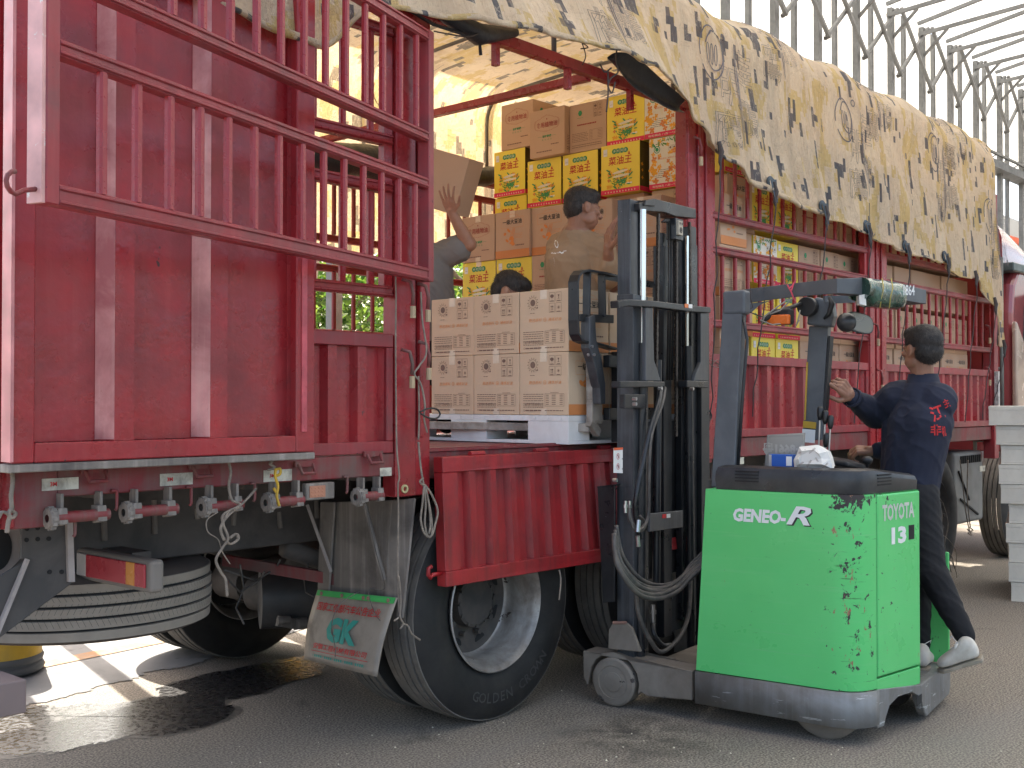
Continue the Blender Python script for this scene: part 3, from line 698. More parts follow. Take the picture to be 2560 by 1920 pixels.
while x > -GW + .1: x -= .133
x = -1.872
while x < -.12:
    link('bar', g1, gate, loc=(x, .004, 2.0062)); link('bar', g2, gate, loc=(x + .01, .004, 2.5752)); x += .1335
link('rail_lip', MB().box((-GW - .012, .0, 1.951), (-GW - .0003, .05, 3.0)).mesh('rail_lip', surf('pale_red_edge', (.62, .34, .32), .45, var=.3, vs=8, chips=((.7, .66, .62), .62, 18))), gate, loc=(0, 0, 0))  # pale strip down the free end of the gate
hk = MB(); hp = [(-GW - .012, .02, 1.985), (-GW - .05, .02, 1.975)] + [(-GW - .075 - .028 * math.sin(t), .02, 1.99 - .028 * math.cos(t) + .0) for t in [PI * k / 6 for k in range(7)]]
hk.tube(hp, .0065, 8); link('hook', hk.mesh('hook', M['red_dirty'], True), gate, loc=(0, 0, 0))

# drop side hanging open below the opening (slightly bowed out)
dsx0, dsx1 = 3.415, 5.42
dq = lambda x, t: V((x, -.075 - .025 * t - .025 * (x - dsx0) * t, 1.216 - .545 * t))
m = MB(); n = 14; prof = []; a0, a1 = dsx0 + .085, dsx1 - .06
for i in range(n):
    p = (a1 - a0) / n; a = a0 + i * p; prof += [(a, 1), (a + .48 * p, 1), (a + .60 * p, 0), (a + .88 * p, 0)]
prof.append((a1, 1)); vs = []
for x, d in prof:
    for t in (.11, .90): q = dq(x, t); vs.append((q.x, q.y + .03 * d - .006, q.z))
k = len(prof); m.add(vs, [(2*i+1, 2*i+3, 2*i+2, 2*i) for i in range(k - 1)]); tp('drop_side', m, M['red_bright'])['label'] = 'corrugated drop side hanging open under the opening'
m = MB()
def dbox(x0, x1, t0, t1, f=0.0, b=.045):
    A, B, Cc, D = dq(x0, t0), dq(x1, t0), dq(x1, t1), dq(x0, t1); o1, o2 = V((0, -f, 0)), V((0, b, 0))
    m.add([D+o1, Cc+o1, B+o1, A+o1, D+o2, Cc+o2, B+o2, A+o2], [(0,1,2,3), (7,6,5,4), (0,4,5,1), (1,5,6,2), (2,6,7,3), (3,7,4,0)])
dbox(dsx0, dsx1, 0, .12, .012); dbox(dsx0, dsx1, .885, 1.0, .012); dbox(dsx0, dsx0 + .09, .1205, .8845, .010); dbox(dsx1 - .065, dsx1, .1205, .8845, .010)
tp('drop_side_frame', m, M['red_bright'], bevel=.003)
m = MB()
for x in (3.62, 4.06, 4.55, 5.0): tp('hinge', MB().cyl((x, -.05, 1.222), (x + .09, -.05, 1.222), .012, 10), M['red_bright'], smooth='auto')
pass
q = dq(dsx0, .9); m = MB().tube([q + V((0, .02, 0)), q + V((-.05, .02, 0)), q + V((-.062, .02, -.012)), q + V((-.075, .02, .002)), q + V((-.072, .02, .03)), q + V((-.055, .02, .035))], .009, 8); tp('hook', m, M['red_bright'], smooth=True)

# tail door folded back flat against the side
dy = -.125
m = MB(); zt = 3.98; x0, x1 = onY(31, 900, dy).x, onY(787, 900, dy).x
m.box((x0, dy, 1.265), (x0 + .07, dy + .04, zt)); m.box((x1 - .085, dy, 1.265), (x1, dy + .04, zt)); m.box((x0 + .0705, dy, 1.265), (x1 - .0855, dy + .04, 1.325)); m.box((x0 + .0705, dy, zt - .06), (x1 - .0855, dy + .04, zt))
tp('tail_door_frame', m, M['red'], bevel=.004)
pr = []; X = lambda px: onY(px, 900, dy + .02).x
for px, d in ((78, 1), (254, 1), (279, 0), (329, 0), (334, 1), (495, 1), (518, 0), (562, 0), (567, 1), (735, 1), (742, .5)): pr.append((X(px), d))
vs = []
for x, d in pr: vs += [(x, dy + .004 + .060 * d, 1.326), (x, dy + .004 + .060 * d, zt - .061)]
m = MB().add(vs, [(2*i, 2*i+2, 2*i+3, 2*i+1) for i in range(len(pr) - 1)])
RUB_GLARE = surf('rubbed_highlit_rib', (.60, .28, .26), .35, var=.3, vs=5, dirt=((.30, .06, .07), .8, 3), streak=((.70, .42, .37), .8))  # rubbed paint, with the highlight on the slanted rib faces painted in
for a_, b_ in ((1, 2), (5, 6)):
    (xa, da), (xb, db) = pr[a_], pr[b_]; tp('rib_face', MB().add([(xa, dy + .001 + .060 * da, 1.33), (xb, dy + .001 + .060 * db, 1.33), (xb, dy + .001 + .060 * db, zt - .07), (xa, dy + .001 + .060 * da, zt - .07)], [(0, 1, 2, 3)]), RUB_GLARE)
tp('tail_door', m, M['red'])['label'] = 'ribbed solid tail door folded back against the side'
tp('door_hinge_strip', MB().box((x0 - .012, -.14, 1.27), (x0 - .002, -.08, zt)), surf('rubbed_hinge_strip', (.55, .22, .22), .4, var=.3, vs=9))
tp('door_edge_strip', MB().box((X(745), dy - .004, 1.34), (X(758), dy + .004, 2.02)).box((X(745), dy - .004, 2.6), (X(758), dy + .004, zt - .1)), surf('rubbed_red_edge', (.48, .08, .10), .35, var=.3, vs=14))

# winches under the beam
def winch(px, py, wpx):
    c = onY(px, py, -.03); L = wpx * .00150
    w = MB(); w.cyl((-L/2, 0, 0), (L/2, 0, 0), .019, 14)
    t = tp('winch', w, M['red_dirty'], loc=c - TL, smooth='auto')
    r = MB().lathe([(.013, -.02), (.032, -.02), (.034, -.012), (.034, .004), (.02, .006)], (-L/2, 0, 0), (1, 0, 0), 18)
    for k in range(12): a = 2*PI*k/12; r.box((-L/2 - .016, .033*math.cos(a) - .005, .033*math.sin(a) - .005), (-L/2, .033*math.cos(a) + .005, .033*math.sin(a) + .005))
    link('ratchet_wheel', r.mesh('ratchet_wheel', M['dusty']), t, loc=(0, 0, 0))
    for x in (-L*.38, L*.33):
        b = MB(); b.box((x, -.004, -.012), (x + .01, .035, .075)); b.prism([(x - .012, -.02, -.02), (x - .012, .02, -.028), (x - .012, .03, .03), (x - .012, -.012, .03)], (.03, 0, 0))
        link('bracket', b.mesh('bracket', M['dusty']), t, loc=(0, 0, 0))
for a in ((203, 1290, 125), (383, 1276, 120), (560, 1264, 100), (716, 1253, 100), (927, 1240, 80)): winch(*a)
for px, py in ((188, 1325), (292, 1260), (478, 1250), (637, 1240), (868, 1222)):
    c = onY(px, py - 12, -.01); m = MB().tube([c + V((-.02, 0, .03)), c + V((.0, 0, .028)), c, c + V((0, 0, -.03)), c + V((-.006, 0, -.036))], .006, 6); tp('hook', m, M['red_dirty'], smooth=True)
for px, py in ((235, 1175), (500, 1165), (760, 1160), (930, 1135)):
    c = onY(px, py, -.006); m = MB().box((c.x - .05, c.y - .012, c.z - .01), (c.x + .05, c.y, c.z + .012)).tube([c + V((-.035, -.01, 0)), c + V((-.03, -.03, -.035)), c + V((.03, -.03, -.035)), c + V((.035, -.01, 0))], .007, 8)
    tp('latch', m, M['red_dirty'])
# reflective tapes
for px0, py0, px1, py1, t3 in ((103, 1197, 195, 1229, 1), (400, 1185, 482, 1217, 1), (659, 1176, 730, 1207, 1), (950, 1170, 979, 1192, 0), (1842, 1144, 1860, 1162, 0), (2275, 1172, 2292, 1190, 0), (2450, 1165, 2463, 1180, 0)):
    a, b = onY(px0, (py0 + py1) / 2, -.0025), onY(px1, (py0 + py1) / 2, -.0025); zz = onY(px0, py0, 0).z; zh = (zz - onY(px0, py1, 0).z) * .95
    yy = -.0065 if px0 < 150 else -.0025
    m = MB().box((a.x, yy, zz - zh), (b.x, yy + .001, zz)); s = tp('reflective_tape', m, M['sticker'])
    if t3:
        m = MB().text('3M', (a.x, yy - .0012, zz - zh), (1, 0, 0), (0, 0, 1), .038, zh * .52, .014, bold=.03); link('lettering', m.mesh('lettering', M['red_ink']), s, loc=(0, 0, 0))
# side marker lamp
c = onY(802, 1228, -.03); m = MB().box((c.x - .07, -.03, c.z - .032), (c.x + .07, 0, c.z + .032)); o = tp('marker_lamp', m, M['dusty'], bevel=.004)
m = MB()
for i in range(4):
    for j in range(3): m.ellipsoid((c.x - .045 + i * .017, -.032, c.z - .014 + j * .014), (.006, .003, .005), nu=8, nv=5)
link('lens', m.box((c.x - .055, -.0335, c.z - .022), (c.x + .02, -.0302, c.z + .022)).mesh('lens', surf('dull_orange_lens', (.45, .20, .12), .5, var=.2)), o, loc=(0, 0, 0))
c = onY(1010, 1222, -.012); tp('grease_cap', MB().lathe([(.010, 0), (.010, .008), (.018, .008), (.018, -.01), (.02, -.016)], c, (0, -1, 0), 16), surf('yellowed_cap', (.55, .48, .25), .5), smooth='auto')

# rear bracket and underrun bar (left edge)
q = lambda pts, Y: [onY(x, y, Y) for x, y in pts]
m = MB().prism(q([(52, 1308), (172, 1308), (185, 1455), (-40, 1625), (-200, 1700), (-200, 1560), (70, 1398), (52, 1398)], .30), (0, .012, 0)); tp('rear_bracket', m, M['chassis'], bevel=.003)
m = MB()
for px, py in ((68, 1322), (95, 1320), (123, 1318), (67, 1350), (95, 1348), (123, 1347), (125, 1430), (155, 1430)): c = onY(px, py, .296); m.cyl(c, c + V((0, .006, 0)), .008, 8)
tp('bolt_hole', m, M['tread_groove'])['kind'] = 'stuff'
m = MB().prism(q([(-60, 1310), (50, 1308), (50, 1398), (-20, 1470), (-60, 1480)], .42), (0, .01, 0)); tp('rear_plate', m, M['plate'])
c = onY(-6, 1372, .415); tp('rear_plate_hole', MB().disc(c, (1, 0, 0), (0, 0, 1), 0, 0, .05, .075, off=.0, n=24), M['tread_groove'])
m = MB().prism(q([(168, 1300), (182, 1300), (188, 1455), (172, 1455)], .285), (0, .08, 0)); tp('bracket_flange', m, M['plate'])
m = MB().prism(q([(0, 1560), (68, 1397), (75, 1400), (0, 1585)], .28), (0, .018, 0)); tp('bracket_flange', m, M['plate'])
c0 = onY(3, 1736, .02); c1 = onY(67, 1722, .02)
m = MB().box((c1.x - .20, .02, c1.z - .075), (c1.x, W - .05, c1.z + .03)); tp('underrun_bar', m, surf('dull_brown_grey_bar', (.21, .16, .15), .6, var=.2, chips=((.4, .38, .36), .7, 12)), bevel=.004)
# tail lamp box
tx = 2.15; ta, tb = onX(378, 1396, tx), onX(188, 1396, tx); zt0, zt1 = onX(380, 1486, tx).z, onX(380, 1402, tx).z
m = MB().box((tx, ta.y, zt0), (tx + .055, tb.y, zt1)); o = tp('tail_lamp', m, surf('grey_lamp_housing', (.21, .185, .16), .6, var=.15), bevel=.016, seg=3)
ly = lambda f: ta.y + (tb.y - ta.y) * f
for (f0, f1, mt) in ((.055, .18, 'lamp_red'), (.1815, .29, 'amber'), (.2915, .82, 'lamp_red'), (.8215, .95, 'lamp_white')):
    mm = MB().box((tx - .010, ly(f0), zt0 + .018), (tx - .0003, ly(f1), zt1 - .016)); oo = link('lens', mm.mesh('lens', M[mt]), o, loc=(0, 0, 0)); bb = oo.modifiers.new('bevel', 'BEVEL'); bb.width = .004; bb.segments = 2
# mudguard and mud flap
fx = 3.30; F = lambda x, y, X=fx: onX(x, y, X)
def strip(name, a, mat, X=fx, th=.012, par=truck, bv=.003):
    return tp(name, MB().prism([F(x, y, X) for x, y in a], (th, 0, 0)), mat, bevel=bv)
strip('mud_guard', [(800, 1255), (836, 1255), (822, 1480), (793, 1475)], M['dusty'])
strip('mud_guard', [(836, 1255), (980, 1250), (962, 1496), (822, 1480)], M['dusty'], X=3.325)
strip('mud_guard', [(980, 1250), (1036, 1246), (1006, 1546), (990, 1546), (992, 1500), (962, 1496)], M['dusty'])
tp('mud_guard_stay', MB().tube([F(768, 1262, 3.24), F(828, 1430, 3.28)], .008, 6), M['plate'])
tp('mud_guard_stay', MB().tube([F(912, 1262, 3.26), F(960, 1450, 3.29)], .011, 8), M['dusty'])
FP = [(794, 1474), (993, 1494), (950, 1690), (760, 1648)]
fA, fB, fC, fD = [F(*FP[i], fx - .02 + (.0 if i < 2 else -.09)) for i in range(4)]
def flapf(x, y, o=0.0):     # x,y in 0..1 from lower left
    bt = fD.lerp(fC, x); tpp = fA.lerp(fB, x); p = bt.lerp(tpp, y); p.x += -.03 * math.sin(PI * y) * (.6 + .4 * math.sin(3 * x)) - .02 * (1 - y) ** 2 * x; return p + V((-o, 0, 0))
m = MB(); m.grid(lambda u, v: flapf(u, v), 14, 14); fl = tp('mud_flap', m, M['flap'], smooth=True); md = fl.modifiers.new('solid', 'SOLIDIFY'); md.thickness = .005; md.offset = -1
fn = lambda x, y, o: flapf(x, y, o)
m = MB().grid(lambda u, v: flapf(.02 + u * .97, .925 + v * .075, .007), 8, 1); m.grid(lambda u, v: flapf(.99 - u * .97, .925 + v * .075, .003), 8, 1); link('clamp_strip', m.mesh('clamp_strip', surf('green_clamp_strip', (.08, .50, .13), .4)), fl, loc=(0, 0, 0))
m = MB()
for x in (.09, .36, .63, .69, .93): c = flapf(x, .96, .010); m.lathe([(.009, 0), (.009, .003), (0, .004)], c, (-1, 0, 0), 10)
link('screw', m.mesh('screw', M['rust']), fl, loc=(0, 0, 0))
m = MB().text('国家工信部汽车公告企业', (0,0,0), (1,0,0), (0,1,0), .49, .79, .115, .80, off=.008, fn=fn, bold=.012); m.text('安徽工程机械有限公司', (0,0,0), (1,0,0), (0,1,0), .50, .245, .085, .72, off=.008, fn=fn, bold=.015, shear=.2)
m.grid(lambda u, v: flapf(.12 + u * .76, .165 + v * .008, .008), 6, 1)
link('lettering', m.mesh('lettering', M['red_ink']), fl, loc=(0, 0, 0))
m = MB().text('GK', (0,0,0), (1,0,0), (0,1,0), .50, .50, .34, .40, off=.008, fn=fn, bold=.06)
for i in range(26): m.grid(lambda u, v: flapf(.14 + i * .028 + u * (.018 if i % 5 else .004), .085 + v * .035, .008), 1, 1)
link('lettering', m.mesh('lettering', M['teal']), fl, loc=(0, 0, 0))

# wheels
def tyre_prof(Ro, Wd, rr):
    h = Wd / 2; s = [(rr, -h * .72), (rr + .02, -h * .80), (Ro - .16, -h), (Ro - .09, -h * .99), (Ro - .035, -h * .90), (Ro - .012, -h * .80)]
    return s + [(r, -x) for r, x in reversed(s)]
def make_tyre(Ro, Wd, rr, name, grooves=5, matside='rubber', n=72, ss=0):
    m = MB(); pr = tyre_prof(Ro, Wd, rr); half = len(pr) // 2; left = pr[:half]; right = pr[half:]
    m.mat(0); m.lathe(left, (0, 0, 0), (0, 1, 0), n); m.lathe(right, (0, 0, 0), (0, 1, 0), n)
    y0, y1 = left[-1][1], right[0][1]; gw = .009; rib = ((y1 - y0) - gw * (grooves - 1)) / grooves; y = y0
    for g_ in range(grooves):
        a = (g_ + .5) / grooves * 2 - 1; rc = Ro - .010 * a * a
        m.mat(1).lathe([(rc - .014, y), (rc - .001, y + .001), (rc, y + rib - .001), (rc - .014, y + rib)], (0, 0, 0), (0, 1, 0), n)
        y += rib
        if g_ < grooves - 1: m.mat(2).lathe([(rc - .014, y), (rc - .014, y + gw)], (0, 0, 0), (0, 1, 0), n); y += gw
    return m
TY_M = [M['rubber'], M['tread'], M['tread_groove']]
tyo = make_tyre(.525, .255, .292, 'tyre'); tym = tyo.mesh('tyre', TY_M, True); tym.set_sharp_from_angle(angle=R(40))
# deep dish rim (outer wheel of a pair), opening towards -Y
rimp = [(.292, -.095), (.306, -.118), (.30, -.122), (.286, -.105), (.278, -.085), (.272, -.06), (.258, -.04), (.255, .02), (.252, .05), (.24, .062), (.20, .072), (.12, .082)]
rm = MB().lathe(rimp, (0, 0, 0), (0, 1, 0), 64); rm.mat(0); rimm = rm.mesh('rim', [M['rim']], True); rimm.set_sharp_from_angle(angle=R(40))
dm = MB().lathe([(.2399, .060), (.20, .070), (.13, .080), (.12, .075), (.118, .02), (.105, .012), (.0, .008)], (0, 0, 0), (0, 1, 0), 48)
for k in range(10):
    a = 2 * PI * k / 10; c = V((.155 * math.cos(a), .068, .155 * math.sin(a))); dm.cyl(c, c + V((0, -.03, 0)), .014, 6)
for k in range(12):
    a = 2 * PI * k / 12; c = V((.112 * math.cos(a), .03, .112 * math.sin(a))); dm.cyl(c, c + V((0, -.022, 0)), .008, 6)
discm = dm.mesh('hub', M['rim_dark'])
dh = MB()
for k in range(8): a = 2 * PI * (k + .5) / 8; dh.disc((0, 0, 0), (1, 0, 0), (0, 0, 1), .205 * math.cos(a), .205 * math.sin(a), .026, .034, off=-.0675 + .0, n=14, rot=a)
holem = dh.mesh('hand_hole', M['tread_groove'])
# convex rim for steering wheels
cv = MB().lathe([(.292, -.095), (.306, -.118), (.298, -.122), (.284, -.10), (.27, -.06), (.25, -.035), (.235, -.045), (.20, -.085), (.16, -.10), (.12, -.10)], (0, 0, 0), (0, 1, 0), 56); cvm = cv.mesh('rim', [M['rim_dark']], True); cvm.set_sharp_from_angle(angle=R(40))
ch = MB().lathe([(.12, -.10), (.115, -.13), (.10, -.14), (.0, -.145)], (0, 0, 0), (0, 1, 0), 32)
for k in range(10): a = 2 * PI * k / 10; c = V((.158 * math.cos(a), -.10, .158 * math.sin(a))); ch.cyl(c, c + V((0, -.035, 0)), .015, 6)
chm = ch.mesh('hub', M['rim_dark'])
def wheel(x, y, front=False, flip=False, z=.525, rotx=0):
    e = bpy.data.objects.new('wheel', None); C.objects.link(e); e.parent = truck; e.location = V((x, y, z)) - TL; e.rotation_euler = (rotx, random.uniform(0, 6), PI if flip else 0) if not rotx else (rotx, 0, 0)
    link('tyre', tym, e, loc=(0, 0, 0)); link('rim', cvm if front else rimm, e, loc=(0, 0, 0)); link('hub', chm if front else discm, e, loc=(0, 0, 0))
    if not front: link('hand_hole', holem, e, loc=(0, 0, 0))
    return e
w0 = None
for x in (3.86, 5.22):
    w = wheel(x, .12); w0 = w0 or w; wheel(x, .43, flip=True); wheel(x, W - .43); wheel(x, W - .12, flip=True)
    m = MB().cyl((x, .5, .525), (x, W - .5, .525), .085, 16).ellipsoid((x, W / 2, .525), (.25, .2, .24)); m.cyl((x - .2, .62, .48), (x - .2, .82, .48), .10, 18); m.cyl((x - .2, W - .62, .48), (x - .2, W - .85, .48), .10, 18)
    m.cyl((x, .57, .525), (x, .60, .525), .2, 24); m.cyl((x, W - .57, .525), (x, W - .62, .525), .21, 24)
    tp('axle', m, M['chassis'], smooth='auto')
    for y in (.76, W - .76): tp('leaf_spring', MB().tube([(x - .62, y, .78), (x - .3, y, .66), (x, y, .62), (x + .3, y, .66), (x + .62, y, .78)], .045, 8), M['chassis'], smooth=True)
wf = wheel(9.10, .14, front=True); wheel(9.10, W - .14, front=True, flip=True); wheel(11.2, .14, front=True); wheel(11.2, W - .14, front=True, flip=True)
# lettering moulded on the rear sidewall
def arc_text(s, r, th0, h, step, rad_out=True):
    m = MB()
    for i, ch in enumerate(s):
        if ch == ' ': continue
        a = th0 + i * step; up = V((math.cos(a), 0, math.sin(a))) * -1; rt = V((math.sin(a), 0, -math.cos(a)))
        m.text(ch, V((r * math.cos(a), -.1285, r * math.sin(a))), rt * 1, up * 1, 0, 0, h, off=0, bold=.01)
    return m
# letters run along the lower right of the tyre
mm = MB(); S = 'GOLDEN CROWN'
for i, chx in enumerate(S):
    if chx == ' ': continue
    a = R(-112) + i * R(6.3); r = .415; up = V((-math.cos(a), 0, -math.sin(a))); rt = V((-math.sin(a), 0, math.cos(a)))
    mm.text(chx, V((r * math.cos(a), -.1288, r * math.sin(a))), rt, up, 0, 0, .045, bold=.01)
e = w0; e.rotation_euler = (0, 0, 0); link('lettering', mm.mesh('lettering', surf('raised_rubber_lettering', (.055, .052, .05), .7)), e, loc=(0, 0, 0))
# spare wheel lying flat
sp = wheel(2.36, .98, z=.665, rotx=PI / 2)
for ch_ in list(sp.children):
    if ch_.name.startswith('tyre'):
        tw = make_tyre(.53, .265, .292, 'tyre', grooves=5, n=96)
        # sipes across the ribs
        tw.mat(2)
        for k in range(150):
            a = 2 * PI * k / 150
            for (ya, yb, sk) in ((-.052, -.012, .012), (-.004, .036, -.012), (.044, .078, .012)):
                r0 = .5305
                def P(t, y, da): aa = a + t * sk / .53 * 1.6 + da; return (r0 * math.cos(aa), y, r0 * math.sin(aa))
                tw.add([P(0, ya, 0), P(.5, (ya + yb) / 2, 0), P(1, yb, 0), P(1, yb, .0022), P(.5, (ya + yb) / 2, .0022), P(0, ya, .0022)], [(0, 1, 4, 5), (1, 2, 3, 4)])
        ch_.data = tw.mesh('tyre', [surf('dusty_spare_sidewall', (.12, .10, .085), .8), surf('dust_coated_spare_tread', (.36, .31, .25), .9, var=.15, dirt=((.20, .17, .14), .5, 5), bump=.2, bs=80), M['tread_groove']], True); ch_.data.set_sharp_from_angle(angle=R(40))
sp.name = 'spare_wheel'
m = MB().cyl((2.36, .98, .5), (2.36, .98, 1.0), .03, 10).beam((2.36, .5, .84), (2.36, 1.5, .84), .08, .06); tp('spare_carrier', m, M['chassis'])
# brake chambers, tanks, cables seen from behind
m = MB()
c = onY(700, 1500, 1.2); m.cyl(c + V((-.05, .1, 0)), c + V((.28, -.1, 0)), .15, 28); tp('air_tank', m, surf('black_air_tank', (.06, .062, .066), .45, var=.2, dirt=((.12, .11, .1), .5, 6)), smooth='auto')
c = onY(640, 1480, 1.55); m = MB().cyl(c, c + V((.02, -.14, 0)), .095, 24).cyl(c + V((.02, -.14, 0)), c + V((.02, -.17, 0)), .08, 20); tp('brake_chamber', m, M['chassis'], smooth='auto')
m = MB(); c = onY(735, 1560, 1.1); m.cyl(c, c + V((.06, -.02, -.0)), .03, 12).cyl(c + V((-.1, 0, .03)), c + V((-.04, -.02, .03)), .02, 10).beam(c + V((-.1, 0, .03)), c + V((0, 0, 0)), .02, .05); tp('slack_adjuster', m, M['dusty'])
m = MB()
for a, b, cc, dd in (((560, 1425), (640, 1452), (690, 1420), (700, 1400)), ((600, 1412), (610, 1470), (590, 1520), (610, 1560)), ((770, 1410), (760, 1440), (765, 1480), (790, 1495)), ((560, 1440), (600, 1480), (650, 1450), (660, 1430)), ((268, 1375), (262, 1355), (250, 1372), (236, 1390))):
    tp('air_hose', MB().tube([onY(*a, .7), onY(*b, .8), onY(*cc, .78), onY(*dd, .7)], .005, 6), M['hose'], smooth=True)
tp('cross_tube', MB().beam(onY(560, 1400, 1.0), onY(880, 1455, .45), .03, .05), M['red_dirty'])

# tank box behind the front wheel, ladder, cab
m = MB().box((9.72, .10, .40), (10.42, .5, 1.02)); o = tp('tank_box', m, surf('dull_grey_tank_cover', (.20, .205, .20), .5, var=.1, dirt=((.12, .115, .11), .6, 4)), bevel=.03, seg=3)
m = MB()
for i in range(10): x = 9.86 + i * .05; m.box((x, .088, .92), (x + .022, .0995, .985))
m.beam((9.80, .092, .86), (10.05, .092, .60), .012, .014); m.beam((9.84, .092, .62), (10.26, .092, .46), .012, .014); link('tank_grille', m.mesh('tank_grille', M['tread_groove']), o, loc=(0, 0, 0))
m = MB()
for y in (-.02, .22): m.tube([(10.56, y, .95), (10.56, y, 2.75)], .018, 8)
for z in (1.1, 1.42, 1.75, 2.07, 2.4, 2.7): m.tube([(10.56, -.02, z), (10.56, .22, z)], .014, 8)
tp('ladder', m, surf('ladder_steel', (.16, .17, .16), .5, .3), smooth=True)
# cab (maroon, glossy)
cx0, cx1, cy0, cy1 = 10.95, 13.0, .02, 2.42
side = [(cx0, 1.0), (cx0, 2.28), (cx0 + .05, 2.55), (cx0 + .25, 2.75), (cx1 - .35, 2.80), (cx1 - .15, 2.2), (cx1, 1.5), (cx1, .75), (cx0 + .2, .75)]
cab = tp('cab_body', MB().prism([(x, cy0, z) for x, z in side], (0, cy1 - cy0, 0)), M['maroon'], bevel=.06, seg=3)
sidw = [(cx0 + .9, 1.75), (cx0 + .9, 2.4), (cx1 - .5, 2.4), (cx1 - .3, 1.75)]
link('cab_window', MB().prism([(x, cy0 - .004, z) for x, z in sidw], (0, .003, 0)).mesh('cab_window', M['windscreen']), cab, loc=(0, 0, 0))
link('rear_window', MB().prism([(cx0 + .30, cy0 - .004, 1.72), (cx0 + .34, cy0 - .004, 2.36), (cx0 + .75, cy0 - .004, 2.36), (cx0 + .75, cy0 - .004, 1.72)], (0, .003, 0)).mesh('rear_window', M['windscreen']), cab, loc=(0, 0, 0))
m = MB(); 
def fair(u, v):
    x = cx0 + .02 + u * 1.6; t = PI * v; h = .62 * math.sin(PI * min(1, .5 + u * .5)) ** .5 * (1 - .35 * u); y = (cy0 + cy1) / 2 - math.cos(t) * 1.12 * (1 - .1 * u); return (x, y, 2.74 + h * math.sin(t) ** .45)
m.grid(fair, 10, 24); m.add([fair(0, v / 24) for v in range(25)], [list(range(25))]); tp('roof_fairing', m, M['maroon'], smooth='auto')
tp('roof_ledge', MB().box((cx0 - .05, cy0 - .04, 2.66), (cx1 - .3, cy1, 2.74)), surf('dark_teal_trim', (.07, .10, .10), .4), bevel=.01)
m = MB().prism([(cx0 - .02, cy0 - .06, 1.0), (cx0 - .02, cy0 - .06, 2.2), (cx0 + .25, cy0 - .06, 1.95), (cx0 + .6, cy0 - .06, 1.2), (cx0 + .62, cy0 - .06, 1.0)], (0, .055, 0)); tp('side_fairing', m, surf('polished_cream_panel', (.46, .36, .30), .22, .25, var=.2, coat=.5), bevel=.02, seg=2)
m = MB().box((cx0 + .0, cy0 - .02, 1.36), (cx0 + 1.0, cy0 + .0, 1.37)); tp('panel_seam', m, M['tread_groove'])
m = MB().box((cx0 + .0, cy0 - .05, .55), (cx0 + 1.6, cy0 + .3, 1.0)); tp('cab_step', m, surf('grey_blue_step_box', (.45, .46, .50), .4), bevel=.02)
m = MB().prism([(12.0, -.36, 1.78), (12.0, -.10, 1.86), (12.0, -.10, 2.55), (12.0, -.36, 2.5)], (.09, 0, 0)).tube([(12.05, -.1, 2.5), (12.1, .05, 2.6)], .02, 8); tp('wing_mirror', m, M['cover'], bevel=.02)
m = MB().box((10.36, -.055, 1.30), (10.40, -.021, 1.72)); tp('reflector_strip', m, surf('speckled_reflector', (.45, .45, .44), .4, var=.4, vs=40))
# hinge latches and handle levers on posts
for px, py in ((1060, 745), (1062, 890), (1020, 910), (1745, 370), (2190, 830), (2200, 945), (2470, 935), (2470, 830), (1022, 735)):
    c = onY(px, py, -.05); h = tp('latch_lever', MB().tube([c + V((-.03, .01, .06)), c + V((.0, -.01, .05)), c + V((.012, -.015, .0)), c + V((.012, -.01, -.045))], .008, 8), M['red_dirty'], smooth=True)
    link('grip', MB().cyl(c + V((.012, -.012, -.05)), c + V((.012, -.012, -.10)), .012, 8).mesh('grip', surf('wood_grip', (.42, .32, .20), .7)), h, loc=(0, 0, 0))
# ================================================================ TARPAULIN
def lerp_tab(tab, x):
    if x <= tab[0][0]: return tab[0][1]
    for (a, b), (c, d) in zip(tab, tab[1:]):
        if x <= c: t = (x - a) / (c - a); t = t * t * (3 - 2 * t); return b + (d - b) * t
    return tab[-1][1]
ZB = [(1.5, 2.9), (2.2, 2.84), (2.72, 2.785), (3.06, 3.024), (3.34, 3.047), (3.56, 3.076), (3.88, 3.111), (4.06, 3.123), (4.34, 3.14), (4.55, 3.15), (4.75, 3.15), (5.01, 3.12), (5.2, 3.07), (5.41, 2.992), (5.56, 2.887), (5.72, 2.826), (5.88, 2.745), (6.14, 2.708), (6.49, 2.675), (7.07, 2.653), (7.58, 2.626), (7.93, 2.59), (8.46, 2.549), (9.04, 2.558), (9.37, 2.467), (9.72, 2.503), (10.05, 2.289), (10.18, 1.951), (10.64, 1.95)]
FL = [(1.5, .05), (3.0, .08), (3.6, .14), (4.6, .20), (5.1, .14), (5.4, .07), (6.2, .12), (7.5, .10), (9, .08), (10.6, .10)]
RO = [(1.5, .006), (3.0, .008), (4.2, .012), (4.9, .008), (5.3, .006), (5.8, .012), (6.5, .012), (7.2, .004), (10.6, .003)]
Z_SH = 3.56
def roofc(s):   # s metres along the roof from the near shoulder
    r = .28; q = PI / 2 * r; Wd = W - 2 * r + .06; 
    if s < q: t = s / r; return (-.035 + r * (1 - math.cos(t)), Z_SH + r * math.sin(t))
    s -= q
    if s < Wd: return (-.035 + r + s, Z_SH + r + .07 * math.sin(PI * s / Wd))
    s -= Wd
    if s < q: t = s / r; return (-.035 + r + Wd + r * math.sin(t), Z_SH + r * math.cos(t))
    s -= q; return (-.035 + 2 * r + Wd, Z_SH - s)
TX0, TX1 = 1.52, 10.36
